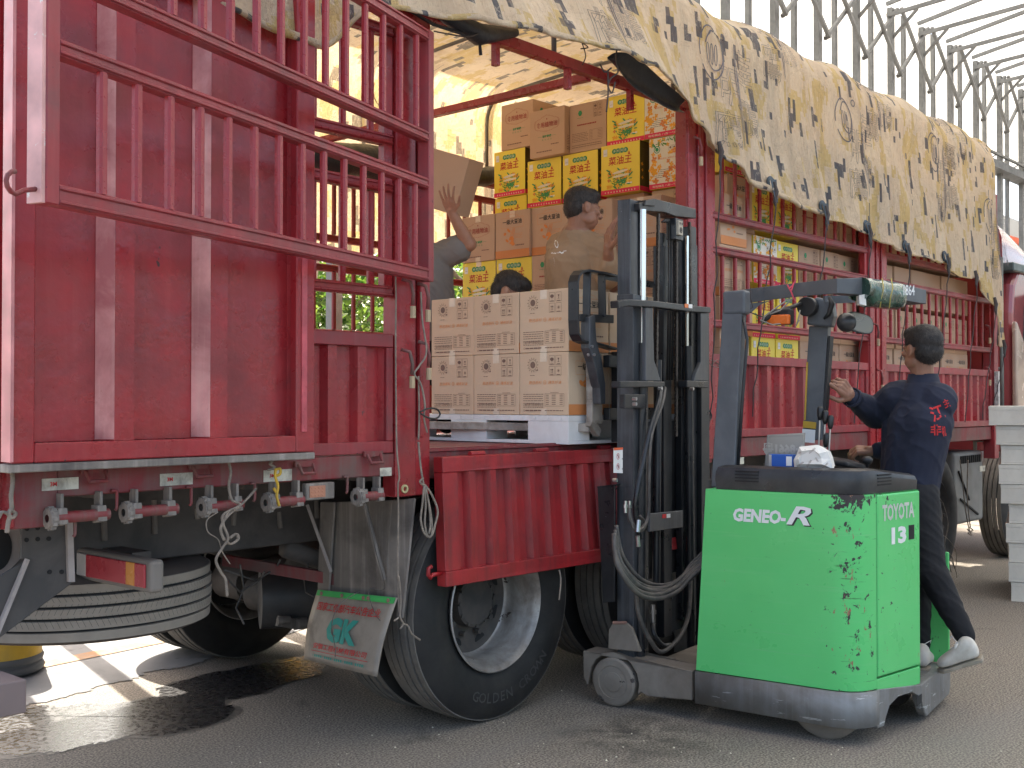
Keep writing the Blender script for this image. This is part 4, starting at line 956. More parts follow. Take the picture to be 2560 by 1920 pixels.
def tarpS(x, s, off=0.0):
    zb = lerp_tab(ZB, x); hang = Z_SH - zb; fl = lerp_tab(FL, x); ro = lerp_tab(RO, x)
    nz = noise.noise(V((x * 1.7, s * 1.1, 3.3))); n2 = noise.noise(V((x * 4.2, s * 2.6, 9.1))); n3 = noise.noise(V((x * 9.5 + s * 3, s * 2.2, 1.7)))
    if s <= 0:
        d = min(-s, hang); t = d / max(hang, .1)
        cre = (1 - abs(noise.noise(V((x * 3.1, s * .9, 4.4)))) * 2.2); folds = .5 * max(0, cre) ** 3 + math.sin(x * 8.2 + 2.2 * math.sin(x * 1.9) + d * 1.2) * .5 + math.sin(x * 17 + 1.3 * math.sin(x * 3.1) - d) * .28
        if x > 5.5: tent = abs(((x - 5.62) / .71) % 1 - .5) * 2; fb = (tent ** 3) * .05
        else: fb = 0
        y = -.035 - fl * t ** 1.25 - (.028 * folds + .02 * n2) * (.25 + .75 * t) + fb * t - .035 * nz * t - .012 * n3 - off
        z = Z_SH - d + .012 * n2
        if x > 5.5: z += -.02 * t * (1 - tent)
        if -s > hang:      # rolled hem
            a = (-s - hang) / .24 * 5.2; y += -ro * math.sin(a) * 1.3 - .0 ; y -= ro * (1 - math.cos(a)) * .5; z -= ro * (math.sin(a)) * 1.2 - ro * (1 - math.cos(a)) * 1.2
        return V((x + .01 * n2, y, z))
    y, z = roofc(s); sag = .022 * math.cos((x - 2.1) / 1.09 * 2 * PI) + .02 * nz + .010 * n2
    if y < .4: sag -= .03 * (1 - abs(y - .15) / .25) * (noise.noise(V((x * 2.3, 0, 7))) + .2)
    z += sag + off; return V((x, y - (.015 * n2 if s < .6 else 0), z))
S_END = .28 * PI + (W - .56 + .06)
def zfar(x): return 2.52 + .06 * math.sin(x * 2.2) + (.9 if x > 5.9 else 0) * min(1, (x - 5.9) / .3 if x > 5.9 else 0) * 0
m = MB(); NU = 330; rows = []
sn = [i / 26 for i in range(26)]
uvs = []
for i in range(NU + 1):
    x = TX0 + (TX1 - TX0) * i / NU; hang = Z_SH - lerp_tab(ZB, x); ss = [-(hang + .24) + .24 * k / 8 for k in range(8)] + [-hang + hang * k / 26 for k in range(26)] + [S_END * k / 30 for k in range(30)] + [S_END + (Z_SH - zfar(x)) * k / 14 for k in range(15)]
    for s in ss: rows.append(tarpS(x, s)); uvs.append((x, s))
nr = len(ss)
fs = []
for i in range(NU):
    for j in range(nr - 1): a = i * nr + j; fs.append((a, a + nr, a + nr + 1, a + 1))
m.add(rows, fs); m.uv = uvs
tarp = thing('tarpaulin', (6.0, 1.2, 2.0), 'beige camouflage tarpaulin with navy and yellow flecks draped over the truck', 'tarpaulin')
build('tarp_cloth', m, M['tarp'], tarp, smooth=True)
# front end curtain of the tarp
m = MB(); m.uv = []
def fend(u, v):
    y, z = roofc(S_END * (0.05 + .9 * u)); z2 = 2.6; p = V((10.37 - .02 * math.sin(u * 30) * v, y, z + (z2 - z) * v)); return p
m.grid(fend, 30, 10); m.uv = [(i / 30 * 2.4, -j / 10) for i in range(31) for j in range(11)]
build('front_curtain', m, M['tarp'], tarp, smooth=True)
# outlined emblem printed on the cloth, repeated
M['tarp_ink'] = surf('faded_tarp_ink', (.13, .12, .13), .7, var=.3)
def emblem(x0, s0, k=1.0, under=False):
    m = MB(); fnn = lambda x, y, o: tarpS(x0 + x * k, s0 + y * k, .004 + abs(o) * .3)
    def ring(cx, cy, rx, ry, a0, a1, w, n=26):
        vs = []
        for i in range(n + 1):
            a = a0 + (a1 - a0) * i / n
            for q in (-w, w): vs.append(fnn(cx + (rx + q) * math.cos(a), cy + (ry + q) * math.sin(a), 0))
        m.add(vs, [(2*i, 2*i+2, 2*i+3, 2*i+1) for i in range(n)])
    ring(0, 0, .115, .15, -2.6, 3.3, .0045); ring(.03, .02, .082, .11, -2.3, 2.8, .0045); ring(.15, .14, .02, .022, 0, 6.3, .004, 12)
    for q in (-.03, .01, .045): ring(q, .0, .012, .06, 0, 6.3, .0035, 12)
    m.text('明', (0,0,0), (1,0,0), (0,1,0), .17, -.16, .24, .20, fn=fnn, outline=.004, res=1)
    m.text('華', (0,0,0), (1,0,0), (0,1,0), .36, -.02, .24, .20, fn=fnn, outline=.004, res=1)
    m.text('鷹', (0,0,0), (1,0,0), (0,1,0), .10, -.42, .22, .22, fn=fnn, outline=.004, res=1)
    m.text('鵬', (0,0,0), (1,0,0), (0,1,0), .36, -.30, .22, .20, fn=fnn, outline=.004, res=1)
    ring(.25, -.2, .01, .30, 0, 6.3, .004, 16)
    build('printed_emblem', m, M['tarp_ink'], tarp)
for x0, s0 in ((5.62, -.12), (7.32, -.18), (8.92, -.14), (10.1, -.5), (6.25, .42), (7.7, .3), (4.35, .12), (2.75, .1), (9.2, .32)): emblem(x0, s0)
for x0, s0 in ((5.0, 1.6), (6.6, 2.1), (5.4, 2.75), (3.6, 2.5)): emblem(x0, s0, 1.0)
# hem cords hanging from the tarp to the bed, each a thing
CORDS = [(5.62, 1.2), (6.10, 1.28), (6.80, 1.25), (7.50, 1.22), (8.22, 1.3), (8.95, 1.28), (9.62, 1.2), (10.02, 1.22), (10.28, 1.3)]
names = ['beside the red pillar right of the opening', 'first right of the pillar', 'second right of the pillar', 'third right of the pillar, above the guard beam', 'just right of the second pillar', 'over the second bay, left of the driver', 'right of the driver head', 'near the front corner of the bed', 'at the front corner post']
for (x, zb), nm in zip(CORDS, names):
    p = tarpS(x, -(Z_SH - lerp_tab(ZB, x))); m = MB(); y0 = p.y - .01
    q = [V((x + .012 * math.sin(k * 1.7 + x * 5) * (k % 3), (y0 * (1 - k / 16) - .03) , p.z - .02 - (p.z - .1 - zb) * k / 16)) for k in range(17)]
    m.tube(q, .0042, 5); m.tube([p + V((0, -.02, .06)), p + V((.012, -.03, 0)), p + V((-.006, -.03, -.06)), p + V((.01, -.03, -.10))], [.012, .016, .010, .003], 6)
    r = thing('tie_cord', (x, y0, p.z), 'dark cord hanging from the tarpaulin, ' + nm, 'cord', 'tie cords of the tarpaulin'); link('cord', m.mesh('cord', M['rope_dark']), r, loc=-V(r.location))
    if x > 5.9 and x < 9.2:
        c = p + V((0, -.008, .05)); t = MB().lathe([(.03, 0), (.045, -.012), (.05, .0), (.03, .004)], c, (0, -1, .15), 10); t.add([c + V((-.04, -.01, .02)), c + V((.04, -.01, .03)), c + V((.02, -.03, -.12)), c + V((-.015, -.03, -.10))], [(0, 1, 2, 3)])
        link('torn_eyelet', t.mesh('torn_eyelet', surf('torn_navy_patch', (.05, .07, .09), .8, var=.4, vs=20)), r, loc=-V(r.location))
# dark liner sheet bunched under the tarp edge by the pillar
top = [(1534,130),(1560,128),(1588,136),(1620,165),(1655,198),(1690,228),(1718,248)]; bot = [(1536,150),(1550,175),(1573,213),(1600,232),(1640,256),(1682,281),(1718,284)]
m = MB(); vs = []
for (a, b), (c, d) in zip(top, bot):
    for k in range(7): t = k / 6; p = onY(a + (c - a) * t, b + (d - b) * t, -.10 + .0); p.y += .05 * math.sin(PI * t) * 1; vs.append(p)
m.add(vs, [(i*7+j, i*7+7+j, i*7+8+j, i*7+j+1) for i in range(6) for j in range(6)])
o = build('liner_sheet', m, M['black_sheet'], smooth=True, loc=(0, 0, 0)); tag(o, 'dark blue black plastic liner bunched under the tarpaulin edge left of the pillar', 'plastic sheet'); sd = o.modifiers.new('s', 'SOLIDIFY'); sd.thickness = .006
ss_ = o.modifiers.new('ss', 'SUBSURF'); ss_.render_levels = ss_.levels = 2
m = MB(); pts = []; rr = []
for k in range(40):
    t = k / 39; x = 3.4 + 3.15 * t; pts.append(V((x, 2.30 + .03 * math.sin(x * 5), 3.14 - .10 * math.sin(PI * min(1, t * 1.15)) + .02 * math.sin(x * 9) + .06 * (t > .9) * (t - .9) * 10))); rr.append((.10 + .03 * math.sin(x * 4) + .015 * math.sin(x * 11)) * (1 if t < .88 else max(.05, (1 - t) / .12)))
m.tube(pts, rr, 14); o = build('rolled_liner', m, M['black_sheet'], smooth=True, loc=(0, 0, 0)); tag(o, 'black plastic roll sagging along the far side rails inside the truck', 'plastic sheet')
m = MB(); p = onY(1198, 70, -.02); m.tube([p + V((-.4, .0, .05)), p + V((-.2, 0, -.0)), p + V((0, 0, -.03)), p + V((.25, 0, .04))], [.02, .035, .05, .02], 10); m.tube([p + V((-.6, 0, .0)), p + V((-.3, -.01, -.06)), p + V((0, 0, -.05)), p + V((.01, 0, -.12))], .008, 6)
o = build('liner_knot', m, M['black_sheet'], smooth=True, loc=(0, 0, 0)); tag(o, 'knotted black liner tied up at the tarpaulin edge above the open gate', 'plastic sheet')

# ================================================================ CARTONS
INK = ['brown', 'orange', 'black', 'red_ink', 'maroon_ink', 'green_ink', 'leaf_ink', 'white_ink', 'pink_ink', 'flower', 'card_y', 'card_w', 'band', 'pale', 'tape', 'card_b', 'card', 'olive']
II = {k: i for i, k in enumerate(INK)}; INKM = [M[k] for k in INK]
O1 = .0012
def lines(m, o, r, u, x0, y0, x1, y1, n, rnd, seg=.02, th=.0028):
    """block of print too fine to read, as short strokes"""
    for i in range(n):
        y = y1 - (y1 - y0) * (i + .5) / n; x = x0
        while x < x1 - .01:
            l = rnd.uniform(.4, 1.3) * seg
            m.rect(o, r, u, x, y - th / 2, min(x1, x + l), y + th / 2, O1); x += l + .003
def frame(m, o, r, u, x0, y0, x1, y1, t=.0014):
    m.rect(o, r, u, x0, y0, x1, y0 + t, O1); m.rect(o, r, u, x0, y1 - t, x1, y1, O1); m.rect(o, r, u, x0, y0, x0 + t, y1, O1); m.rect(o, r, u, x1 - t, y0, x1, y1, O1)
def icons(m, o, r, u, cx, cy, s=.021):
    m.cur = II['brown']
    for i, j in ((0, 0), (1, 0), (0, 1), (1, 1)):
        x, y = cx + (i - .5) * s * 2.05, cy + (j - .5) * s * 2.5; frame(m, o, r, u, x - s * .88, y - s * 1.08, x + s * .88, y + s * 1.08, .0013)
        if (i, j) == (0, 1): m.disc(o, r, u, x, y + .004, s * .6, s * .42, O1, n=10); m.rect(o, r, u, x - .0008, y - s * .6, x + .0008, y, O1)
        if (i, j) == (1, 1): m.add([V(o) + V(r) * a + V(u) * b + V(r).cross(V(u)) * O1 for a, b in ((x - .006, y + .010), (x + .006, y + .010), (x + .001, y), (x - .001, y))], [(0, 3, 2, 1)]); m.rect(o, r, u, x - .0012, y - .008, x + .0012, y + .001, O1); m.rect(o, r, u, x - .006, y - .010, x + .006, y - .008, O1)
        if (i, j) == (0, 0):
            for q in (-.005, .005): m.rect(o, r, u, x + q - .0012, y - .009, x + q + .0012, y + .005, O1); m.disc(o, r, u, x + q, y + .006, .004, off=O1, n=6)
            m.rect(o, r, u, x - .010, y - .012, x + .010, y - .0105, O1)
        if (i, j) == (1, 0):
            for k in range(4): a = PI * k / 4; c, s_ = math.cos(a) * .009, math.sin(a) * .009; P = V(r) * c + V(u) * s_; N = (V(r) * -s_ + V(u) * c) * .09; q = V(o) + V(r) * x + V(u) * y + V(r).cross(V(u)) * O1; m.quad(q - P - N, q + P - N, q + P + N, q - P + N)
        m.rect(o, r, u, x - s * .5, y - s * .98, x + s * .5, y - s * .84, O1)
def face_info(m, o, r, u, w, h, rnd, back=False):
    """plain back: sun stamp, handling marks, orange motto, ingredient text and table"""
    m.cur = II['brown']
    sx, sy = -w * .22, h * .305
    m.disc(o, r, u, sx, sy, .0165, off=O1, n=16)
    for k in range(14):
        a = 2 * PI * k / 14; m.disc(o, r, u, sx + .032 * math.cos(a), sy + .032 * math.sin(a), .0065, .0016, O1, n=6, rot=a)
    for k in range(14):
        a = 2 * PI * (k + .5) / 14; m.disc(o, r, u, sx + .026 * math.cos(a), sy + .026 * math.sin(a), .0022, off=O1, n=5)
    m.disc(o, r, u, sx + .030, sy - .026, .0055, .004, O1, n=8, rot=.8); lines(m, o, r, u, sx - .018, sy - .056, sx + .022, sy - .048, 1, rnd, .03, .0022)
    icons(m, o, r, u, w * .24, h * .29)
    m.cur = II['orange']; m.text('甄选原料', o, r, u, -w * .17, h * .02, .017, w * .27, off=O1, bold=-.005, shear=.3); m.disc(o, r, u, w * .03, h * .02, .010, off=O1, n=14, ri=.84); m.text('油', o, r, u, w * .03, h * .02, .009, off=O1); m.text('臻炼好油', o, r, u, w * .23, h * .02, .017, w * .27, off=O1, bold=-.005, shear=.3)
    m.cur = II['brown']
    lines(m, o, r, u, -w * .42, -h * .29, w * .0, -h * .15, 4, rnd); m.text('宁波市粮平粮油有限公司', o, r, u, -w * .21, -h * .325, .0125, w * .42, off=O1, bold=.015, res=1)
    lines(m, o, r, u, -w * .42, -h * .39, w * .0, -h * .345, 2, rnd, .014, .0022)
    frame(m, o, r, u, w * .03, -h * .36, w * .42, -h * .16); m.rect(o, r, u, w * .14, -h * .145, w * .31, -h * .14, O1)
    for k in range(6):
        y = -h * .185 - k * h * .029
        for a, b in ((.05, .11), (.17, .25), (.33, .39)): m.rect(o, r, u, w * a, y - .0012, w * b, y + .0014, O1)
    m.disc(o, r, u, -w * .40, -h * .43, .005, off=O1, n=10, ri=.7); lines(m, o, r, u, -w * .375, -h * .44, w * -.01, -h * .42, 1, rnd, .02, .006); lines(m, o, r, u, w * .03, -h * .44, w * .42, -h * .42, 1, rnd, .02, .004)
def face_soy(m, o, r, u, w, h, rnd):
    m.cur = II['band']; m.rect(o, r, u, -w/2 + .001, -h/2 + .001, w/2 - .001, -h * .33, .0008)
    m.cur = II['black']; m.text('一级大豆油', o, r, u, 0, h * .27, .034, w * .56, off=O1, bold=.02)
    m.cur = II['orange']; frame(m, o, r, u, -w * .33, h * .14, w * .33, h * .36, .0011)
    m.add(*arc_strip(o, r, u, 0, h * .36, .055, .02, O1)); 
    for k in range(7):
        a = rnd.uniform(-.9, .9); m.disc(o, r, u, -w * .12 + rnd.uniform(-.035, .045), -h * .08 + rnd.uniform(-.045, .055), rnd.uniform(.010, .022), rnd.uniform(.006, .012), O1 + k * .00004, n=10, rot=a)
    for k in range(3): m.disc(o, r, u, -w * .02 + k * .012, -h * .0 + .01, .036, .0022, O1 + .0004, n=8, rot=1.15 + k * .1)
    m.disc(o, r, u, w * .02, -h * .22, .012, .008, O1, n=10); lines(m, o, r, u, w * .07, -h * .10, w * .30, h * .02, 4, rnd, .03, .0014)
    m.cur = II['brown']; lines(m, o, r, u, w * .10, -h * .26, w * .36, -h * .22, 1, rnd, .014, .007)
def arc_strip(o, r, u, cx, cy, rx, ry, off, n=12, t=.0014):
    o, r, u = V(o), V(r), V(u); nn = r.cross(u) * off; vs = []
    for i in range(n + 1):
        a = PI * i / n
        for q in (0, t): vs.append(o + r * (cx + (rx + q) * math.cos(a)) + u * (cy + (ry + q) * math.sin(a)) + nn)
    return vs, [(2*i, 2*i+1, 2*i+3, 2*i+2) for i in range(n)]
def face_veg(m, o, r, u, w, h, rnd):
    m.cur = II['maroon_ink']; m.text('食用植物油', o, r, u, 0, h * .17, .038, w * .60, off=O1, bold=.012)
    P = []
    for k in range(40):
        a = 2 * PI * k / 40; x = w * .36 * (abs(math.cos(a)) ** .45) * (1 if math.cos(a) > 0 else -1); y = h * .125 * (abs(math.sin(a)) ** .6) * (1 if math.sin(a) > 0 else -1) + (h * .07 * max(0, 1 - (x / (w * .2)) ** 2) if abs(x) < w * .2 else 0) * (1 if math.sin(a) > 0 else -.5); P.append((x, y + h * .18))
    for kk in (1.0, .95):
        vs = []
        for x, y in P:
            for q in (kk, kk - .012): vs.append(V(o) + V(r) * x * q + V(u) * ((y - h * .18) * q + h * .18) + V(r).cross(V(u)) * O1)
        n = len(P); m.add(vs, [(2*i, (2*i+2) % (2*n), (2*i+3) % (2*n), 2*i+1) for i in range(n)])
    m.disc(o, r, u, 0, h * .285, .004, .006, O1, n=8)
    m.cur = II['green_ink']; m.text('非转基因', o, r, u, 0, -h * .08, .018, w * .26, off=O1, bold=.03); m.rect(o, r, u, -w * .26, -h * .082, -w * .15, -h * .078, O1); m.rect(o, r, u, w * .15, -h * .082, w * .26, -h * .078, O1)
    for k in range(4): m.disc(o, r, u, -w * .12 + k * w * .08, -h * .15, .0055, off=O1, n=10, ri=.7)
    m.cur = II['brown']; lines(m, o, r, u, w * .12, -h * .28, w * .38, -h * .25, 1, rnd, .012, .006); lines(m, o, r, u, -w * .30, -h * .41, w * .14, -h * .38, 1, rnd, .014, .007)
def face_green_info(m, o, r, u, w, h, rnd):
    m.cur = II['green_ink']; m.disc(o, r, u, -w * .2, h * .30, .018, .020, O1, n=6); lines(m, o, r, u, -w * .28, h * .19, -w * .12, h * .21, 1, rnd, .02, .002)
    icons(m, o, r, u, w * .28, h * .31, .019); m.cur = II['maroon_ink']; lines(m, o, r, u, -w * .28, h * .03, w * .28, h * .08, 1, rnd, .016, .009)
    m.cur = II['brown']; lines(m, o, r, u, -w * .42, -h * .30, w * .02, -h * .10, 6, rnd); frame(m, o, r, u, w * .06, -h * .30, w * .40, -h * .08)
    for k in range(6): y = -h * .11 - k * h * .03; m.rect(o, r, u, w * .08, y - .001, w * .14, y + .001, O1); m.rect(o, r, u, w * .28, y - .001, w * .38, y + .001, O1)
    lines(m, o, r, u, -w * .42, -h * .42, w * .40, -h * .34, 2, rnd, .02, .004)
def flora(m, o, r, u, x0, y0, x1, y1, n, rnd, cols, s=(.008, .018)):
    for k in range(n):
        x, y = rnd.uniform(x0, x1), rnd.uniform(y0, y1); m.cur = II[rnd.choice(cols)]; q = rnd.uniform(*s); of = O1 + .00003 * (k % 30)
        if m.cur == II['flower'] or m.cur == II['orange']:
            for j in range(4): a = j * PI / 2 + x * 90; m.disc(o, r, u, x + q * .6 * math.cos(a), y + q * .6 * math.sin(a), q * .55, q * .42, of, n=7, rot=a)
        else: m.disc(o, r, u, x, y, q * 1.2, q * .3, of, n=6, rot=rnd.uniform(0, 3.1))
def face_yellow(m, o, r, u, w, h, rnd):
    m.cur = II['pink_ink']; m.rect(o, r, u, -w/2 + .001, -h/2 + .001, w/2 - .001, -h * .405, O1)
    m.cur = II['pale']; 
    for k in range(11):
        x = -w * .38 + k * w * .076; m.rect(o, r, u, x - .0045, -h * .468, x + .0045, -h * .452, O1 + .0004); m.rect(o, r, u, x - .0012, -h * .475, x + .0012, -h * .438, O1 + .0004)
    m.cur = II['green_ink']
    for k in range(4): m.disc(o, r, u, -w * .145 + k * w * .098, h * .355, w * .062, h * .052, O1 + .0001 * k, n=14)
    m.cur = II['leaf_ink']
    m.cur = II['pale']; m.text('乡村风味', o, r, u, 0, h * .355, h * .062, w * .35, off=O1 + .0008, bold=.0)
    m.cur = II['red_ink']; m.text('菜油王', o, r, u, 0, h * .165, h * .17, w * .60, off=O1, bold=.012, shear=.08); m.disc(o, r, u, w * .235, h * .285, .006, .010, O1, n=5); m.disc(o, r, u, w * .235, h * .262, .012, .0028, O1, n=8)
    m.cur = II['white_ink']; m.rect(o, r, u, -w * .43, h * .28, -w * .33, h * .42, O1)
    m.cur = II['brown']; m.rect(o, r, u, -w * .415, h * .33, -w * .345, h * .335, O1 + .0004)
    flora(m, o, r, u, -w * .32, -h * .36, w * .30, -h * .02, 60, rnd, ['leaf_ink', 'flower', 'orange', 'leaf_ink', 'green_ink', 'flower']); flora(m, o, r, u, -w * .16, -h * .37, w * .18, -h * .2, 30, rnd, ['leaf_ink', 'green_ink'])
    m.cur = II['pale']; m.disc(o, r, u, w * .01, -h * .07, w * .20, h * .028, O1 + .0014, n=16, rot=.12); m.disc(o, r, u, w * .03, -h * .15, w * .22, h * .026, O1 + .0014, n=16, rot=.05)
    m.cur = II['white_ink']; lines(m, o, r, u, w * .14, -h * .34, w * .34, -h * .29, 1, rnd, .02, .010)
def face_flower(m, o, r, u, w, h, rnd):
    m.cur = II['card_w']; m.rect(o, r, u, -w/2 + .001, -h/2 + .001, w/2 - .001, h/2 - .001, .0008)
    flora(m, o, r, u, -w * .44, -h * .36, w * .42, h * .24, 46, rnd, ['flower', 'flower', 'orange', 'pale'], (.010, .022)); flora(m, o, r, u, -w * .46, h * .34, w * .46, h * .47, 34, rnd, ['leaf_ink', 'green_ink', 'flower'])
    flora(m, o, r, u, w * .1, -h * .38, w * .44, -h * .28, 16, rnd, ['leaf_ink', 'flower'])
    m.cur = II['pink_ink']; m.rect(o, r, u, -w/2 + .001, -h/2 + .001, w/2 - .001, -h * .40, O1 + .001)
    m.cur = II['pale']; m.text('粒粒精选 八百一勺好油', o, r, u, 0, -h * .452, h * .042, w * .80, off=O1 + .0016, bold=.01, res=1)
    m.cur = II['orange']; m.text('甄选原料 臻炼好油', o, r, u, 0, h * .08, h * .035, w * .5, off=O1 + .0012, res=1); m.cur = II['green_ink']; m.disc(o, r, u, -w * .28, h * .27, .024, off=O1 + .0012, n=16, ri=.8); m.disc(o, r, u, -w * .28, h * .27, .013, off=O1 + .0012, n=10)
    m.cur = II['black']; lines(m, o, r, u, -w * .42, -h * .30, w * .14, -h * .12, 5, rnd)
    for i in range(4): x = w * (.04 + .105 * i); m.cur = II['brown']; frame(m, o, r, u, x, h * .22, x + w * .09, h * .32); m.disc(o, r, u, x + w * .045, h * .275, .007, .008, O1, n=8)
def face_olive(m, o, r, u, w, h, rnd):  # dark olive side face of the yellow and flower cartons
    m.cur = II['olive']; m.rect(o, r, u, -w/2 + .001, -h/2 + .001, w/2 - .001, h/2 - .001, .0008); m.cur = II['pink_ink']; m.rect(o, r, u, -w/2 + .001, -h/2 + .001, w/2 - .001, -h * .40, O1)
    flora(m, o, r, u, -w * .42, -h * .3, w * .42, h * .1, 14, rnd, ['leaf_ink', 'olive', 'flower'], (.006, .012)); m.cur = II['brown']; lines(m, o, r, u, -w * .4, h * .12, w * .4, h * .36, 7, rnd)
CARDMAT = {'info': 'card', 'soy': 'card_b', 'veg': 'card_b', 'green_info': 'card_b', 'yellow': 'card_y', 'flower': 'card_y', 'plain': 'card_b'}
FACE = {'olive_side': face_olive, 'info': face_info, 'soy': face_soy, 'veg': face_veg, 'green_info': face_green_info, 'yellow': face_yellow, 'flower': face_flower}
_cm = {}
def carton_meshes(kind, side, w, d, h, body):
    k = (kind, side, round(w, 3), round(d, 3), round(h, 3), body)
    if k in _cm: return _cm[k]
    m = MB(); b = .004
    # slightly bulged box with flap seam on top and bottom edges
    def pt(x, y, z): return (x * w / 2, y * d / 2, (z + 1) * h / 2)
    N = 4; 
    for ax in range(3):
        for sg in (-1, 1):
            def f(u, v, ax=ax, sg=sg):
                a, b2 = u * 2 - 1, v * 2 - 1; bul = 1 + .004 * (1 - a * a) * (1 - b2 * b2)
                if ax == 0: p = (sg * bul, a * sg, b2)
                elif ax == 1: p = (-a * sg, sg * bul, b2)
                else: p = (a, b2 * sg, sg)
                return pt(*p)
            m.grid(f, N, N)
    bm = bmesh.new(); me = m.mesh('carton', M[body]); bm.from_mesh(me); bmesh.ops.remove_doubles(bm, verts=bm.verts, dist=1e-5); bmesh.ops.recalc_face_normals(bm, faces=bm.faces); bm.to_mesh(me); bm.free()
    rnd = random.Random(hash(kind) % 1000 if False else len(kind) * 7 + 3)
    pm = []
    if kind in FACE:
        q = MB(); FACE[kind](q, (0, -d/2 - .0012, h/2), (1, 0, 0), (0, 0, 1), w, h, rnd); pm.append(q.mesh('printed_face', INKM))
    if side in FACE:
        q = MB(); FACE[side](q, (w/2 + .0012, 0, h/2), (0, 1, 0), (0, 0, 1), d, h, rnd); pm.append(q.mesh('printed_face', INKM))
    t = MB().box((-.022, -d/2 - .0018, h - .045), (.022, -d/2 - .0004, h + .0006)).box((-.022, -d/2 - .0018, -.0002), (.022, -d/2 - .0004, .03)); tm = t.mesh('packing_tape', M['tape'])
    _cm[k] = (me, pm, tm); return _cm[k]
def carton(loc, rz, kind, side, label, group, w=.300, d=.305, h=.305, tape=False, body=None, rot=None):
    me, pm, tm = carton_meshes(kind, side, w, d, h, body or CARDMAT[kind])
    o = bpy.data.objects.new('carton', me); C.objects.link(o); o.location = loc; o.rotation_euler = rot or (0, 0, rz + random.gauss(0, .009))
    tag(o, label, 'carton', group)
    bv = o.modifiers.new('bevel', 'BEVEL'); bv.width = .003; bv.segments = 2; bv.limit_method = 'ANGLE'; bv.angle_limit = R(50)
    for p in pm: link('printed_face', p, o, loc=(0, 0, 0))
    if tape: link('packing_tape', tm, o, loc=(0, 0, 0))
    return o
ORD = ['first', 'second', 'third', 'fourth', 'fifth', 'sixth', 'seventh', 'eighth', 'ninth', 'tenth', 'eleventh', 'twelfth', 'thirteenth', 'fourteenth', 'fifteenth', 'sixteenth']
DESC = {'info': 'sun stamped carton', 'soy': 'brown orange banded carton', 'veg': 'brown crest lettered carton', 'green_info': 'brown green marked carton', 'yellow': 'yellow carton', 'flower': 'white flower print carton', 'plain': 'plain brown carton'}
# pallet on the forks
PR = -R(2.2); pc = V((4.30, -.06, Z_BED + .004)); ydir = V((math.sin(-PR), math.cos(PR), 0)); xdir = V((math.cos(PR), math.sin(PR), 0)) * 1
ydir = V((math.sin(R(2.2)), math.cos(R(2.2)), 0)); xdir = V((math.cos(R(2.2)), -math.sin(R(2.2)), 0))
def pallet_mesh(nx=1.2, ny=1.36, h=.14, cx=.16):
    m = MB(); 
    m.box((0, 0, h - .028), (nx, ny, h)); m.box((0, 0, 0), (nx, ny, .016))
    for x0, x1 in ((0, cx), (nx/2 - .10, nx/2 + .10), (nx - cx, nx)):
        for y0, y1 in (((0, .28), (ny/2 - .15, ny/2 + .15), (ny - .28, ny)) if cx > .2 else ((0, .27), (.56, .83), (1.11, ny))): m.box((x0 + .001, y0 + .001, .0162), (x1 - .001, y1 - .001, h - .0282))
    if cx > .2: m.box((.05, .05, .0164), (nx - .05, ny - .05, .02)); m.box((.02, .15, .0164), (.03, ny - .1, h - .0284)); m.box((.25, .10, .0164), (nx - .25, .11, h - .0284))
    for k in range(12): y = .04 + k * .088; m.box((-.003, y, h - .020), (.0, y + .01, h - .004))
    return m
pl = thing('plastic_pallet', pc, 'white plastic pallet carried on the forks at the truck opening', 'pallet', rz=PR, local=True)
link('pallet_deck', pallet_mesh().mesh('pallet_deck', M['white_plastic']), pl, loc=(0, 0, 0)).modifiers.new('b', 'BEVEL').width = .006
cw = .305
rows_ = ['bottom', 'top']
for zi in range(2):
    for (xi, yi) in ((0, 0), (0, 1), (0, 2), (1, 0), (2, 0), (1, 2), (1, 1), (2, 2)):
        p = pc + xdir * (.155 + xi * .312) + ydir * (.163 + yi * .329) + V((0, 0, .142 + zi * .309))
        if xi == 0: lb = 'pale carton in the pallet %s row, %s' % (rows_[zi], ['rightmost, next to the mast', 'middle of three', 'leftmost, by the red post'][yi])
        else: lb = 'pale pallet carton, %s row, %s behind the front three, %s' % (rows_[zi], ORD[xi - 1], ['on the mast side', 'in the middle', 'on the far side'][yi])
        carton(p, -PI / 2 - R(2.2), 'info', 'soy', lb, 'cartons on the pallet', w=.325, d=.305, h=.307, tape=True)
# front tier facing the tail, X = 5.55
tier1 = [  # (col from far side, list top->down of kinds)
    ['veg', 'yellow', 'info', 'soy', 'veg'], ['soy', 'yellow', 'soy', 'info', 'soy'], ['soy', 'green_info', 'yellow', 'soy', 'soy'], ['soy', 'soy', 'soy', 'yellow', 'soy'], ['soy', 'info', 'soy', 'soy', 'info'], ['info', 'soy', 'info', 'info', 'soy']]
for c, col in enumerate(tier1):
    y = 1.88 - .155 - c * .305 + random.uniform(-.004, .004); z = 2.70; x = [5.56, 5.56, 5.58, 5.62, 5.70, 5.86][c]
    for k, kd in enumerate(col):
        h = .33 if kd in ('yellow', 'flower') else .307; z -= h + .002; 
        if z < 1.22: break
        sd = {'info': 'soy', 'soy': 'info', 'veg': 'green_info', 'yellow': 'flower', 'green_info': 'veg'}[kd]
        carton((x + .155 + random.uniform(0, .012), y, z), -PI / 2, kd, sd, '%s in the front tier, %s column from left, %s from top' % (DESC[kd], ORD[c], ORD[k]), 'front tier of cartons facing the tail', h=h, tape=random.random() < .5, body='card_b' if kd == 'info' else None)
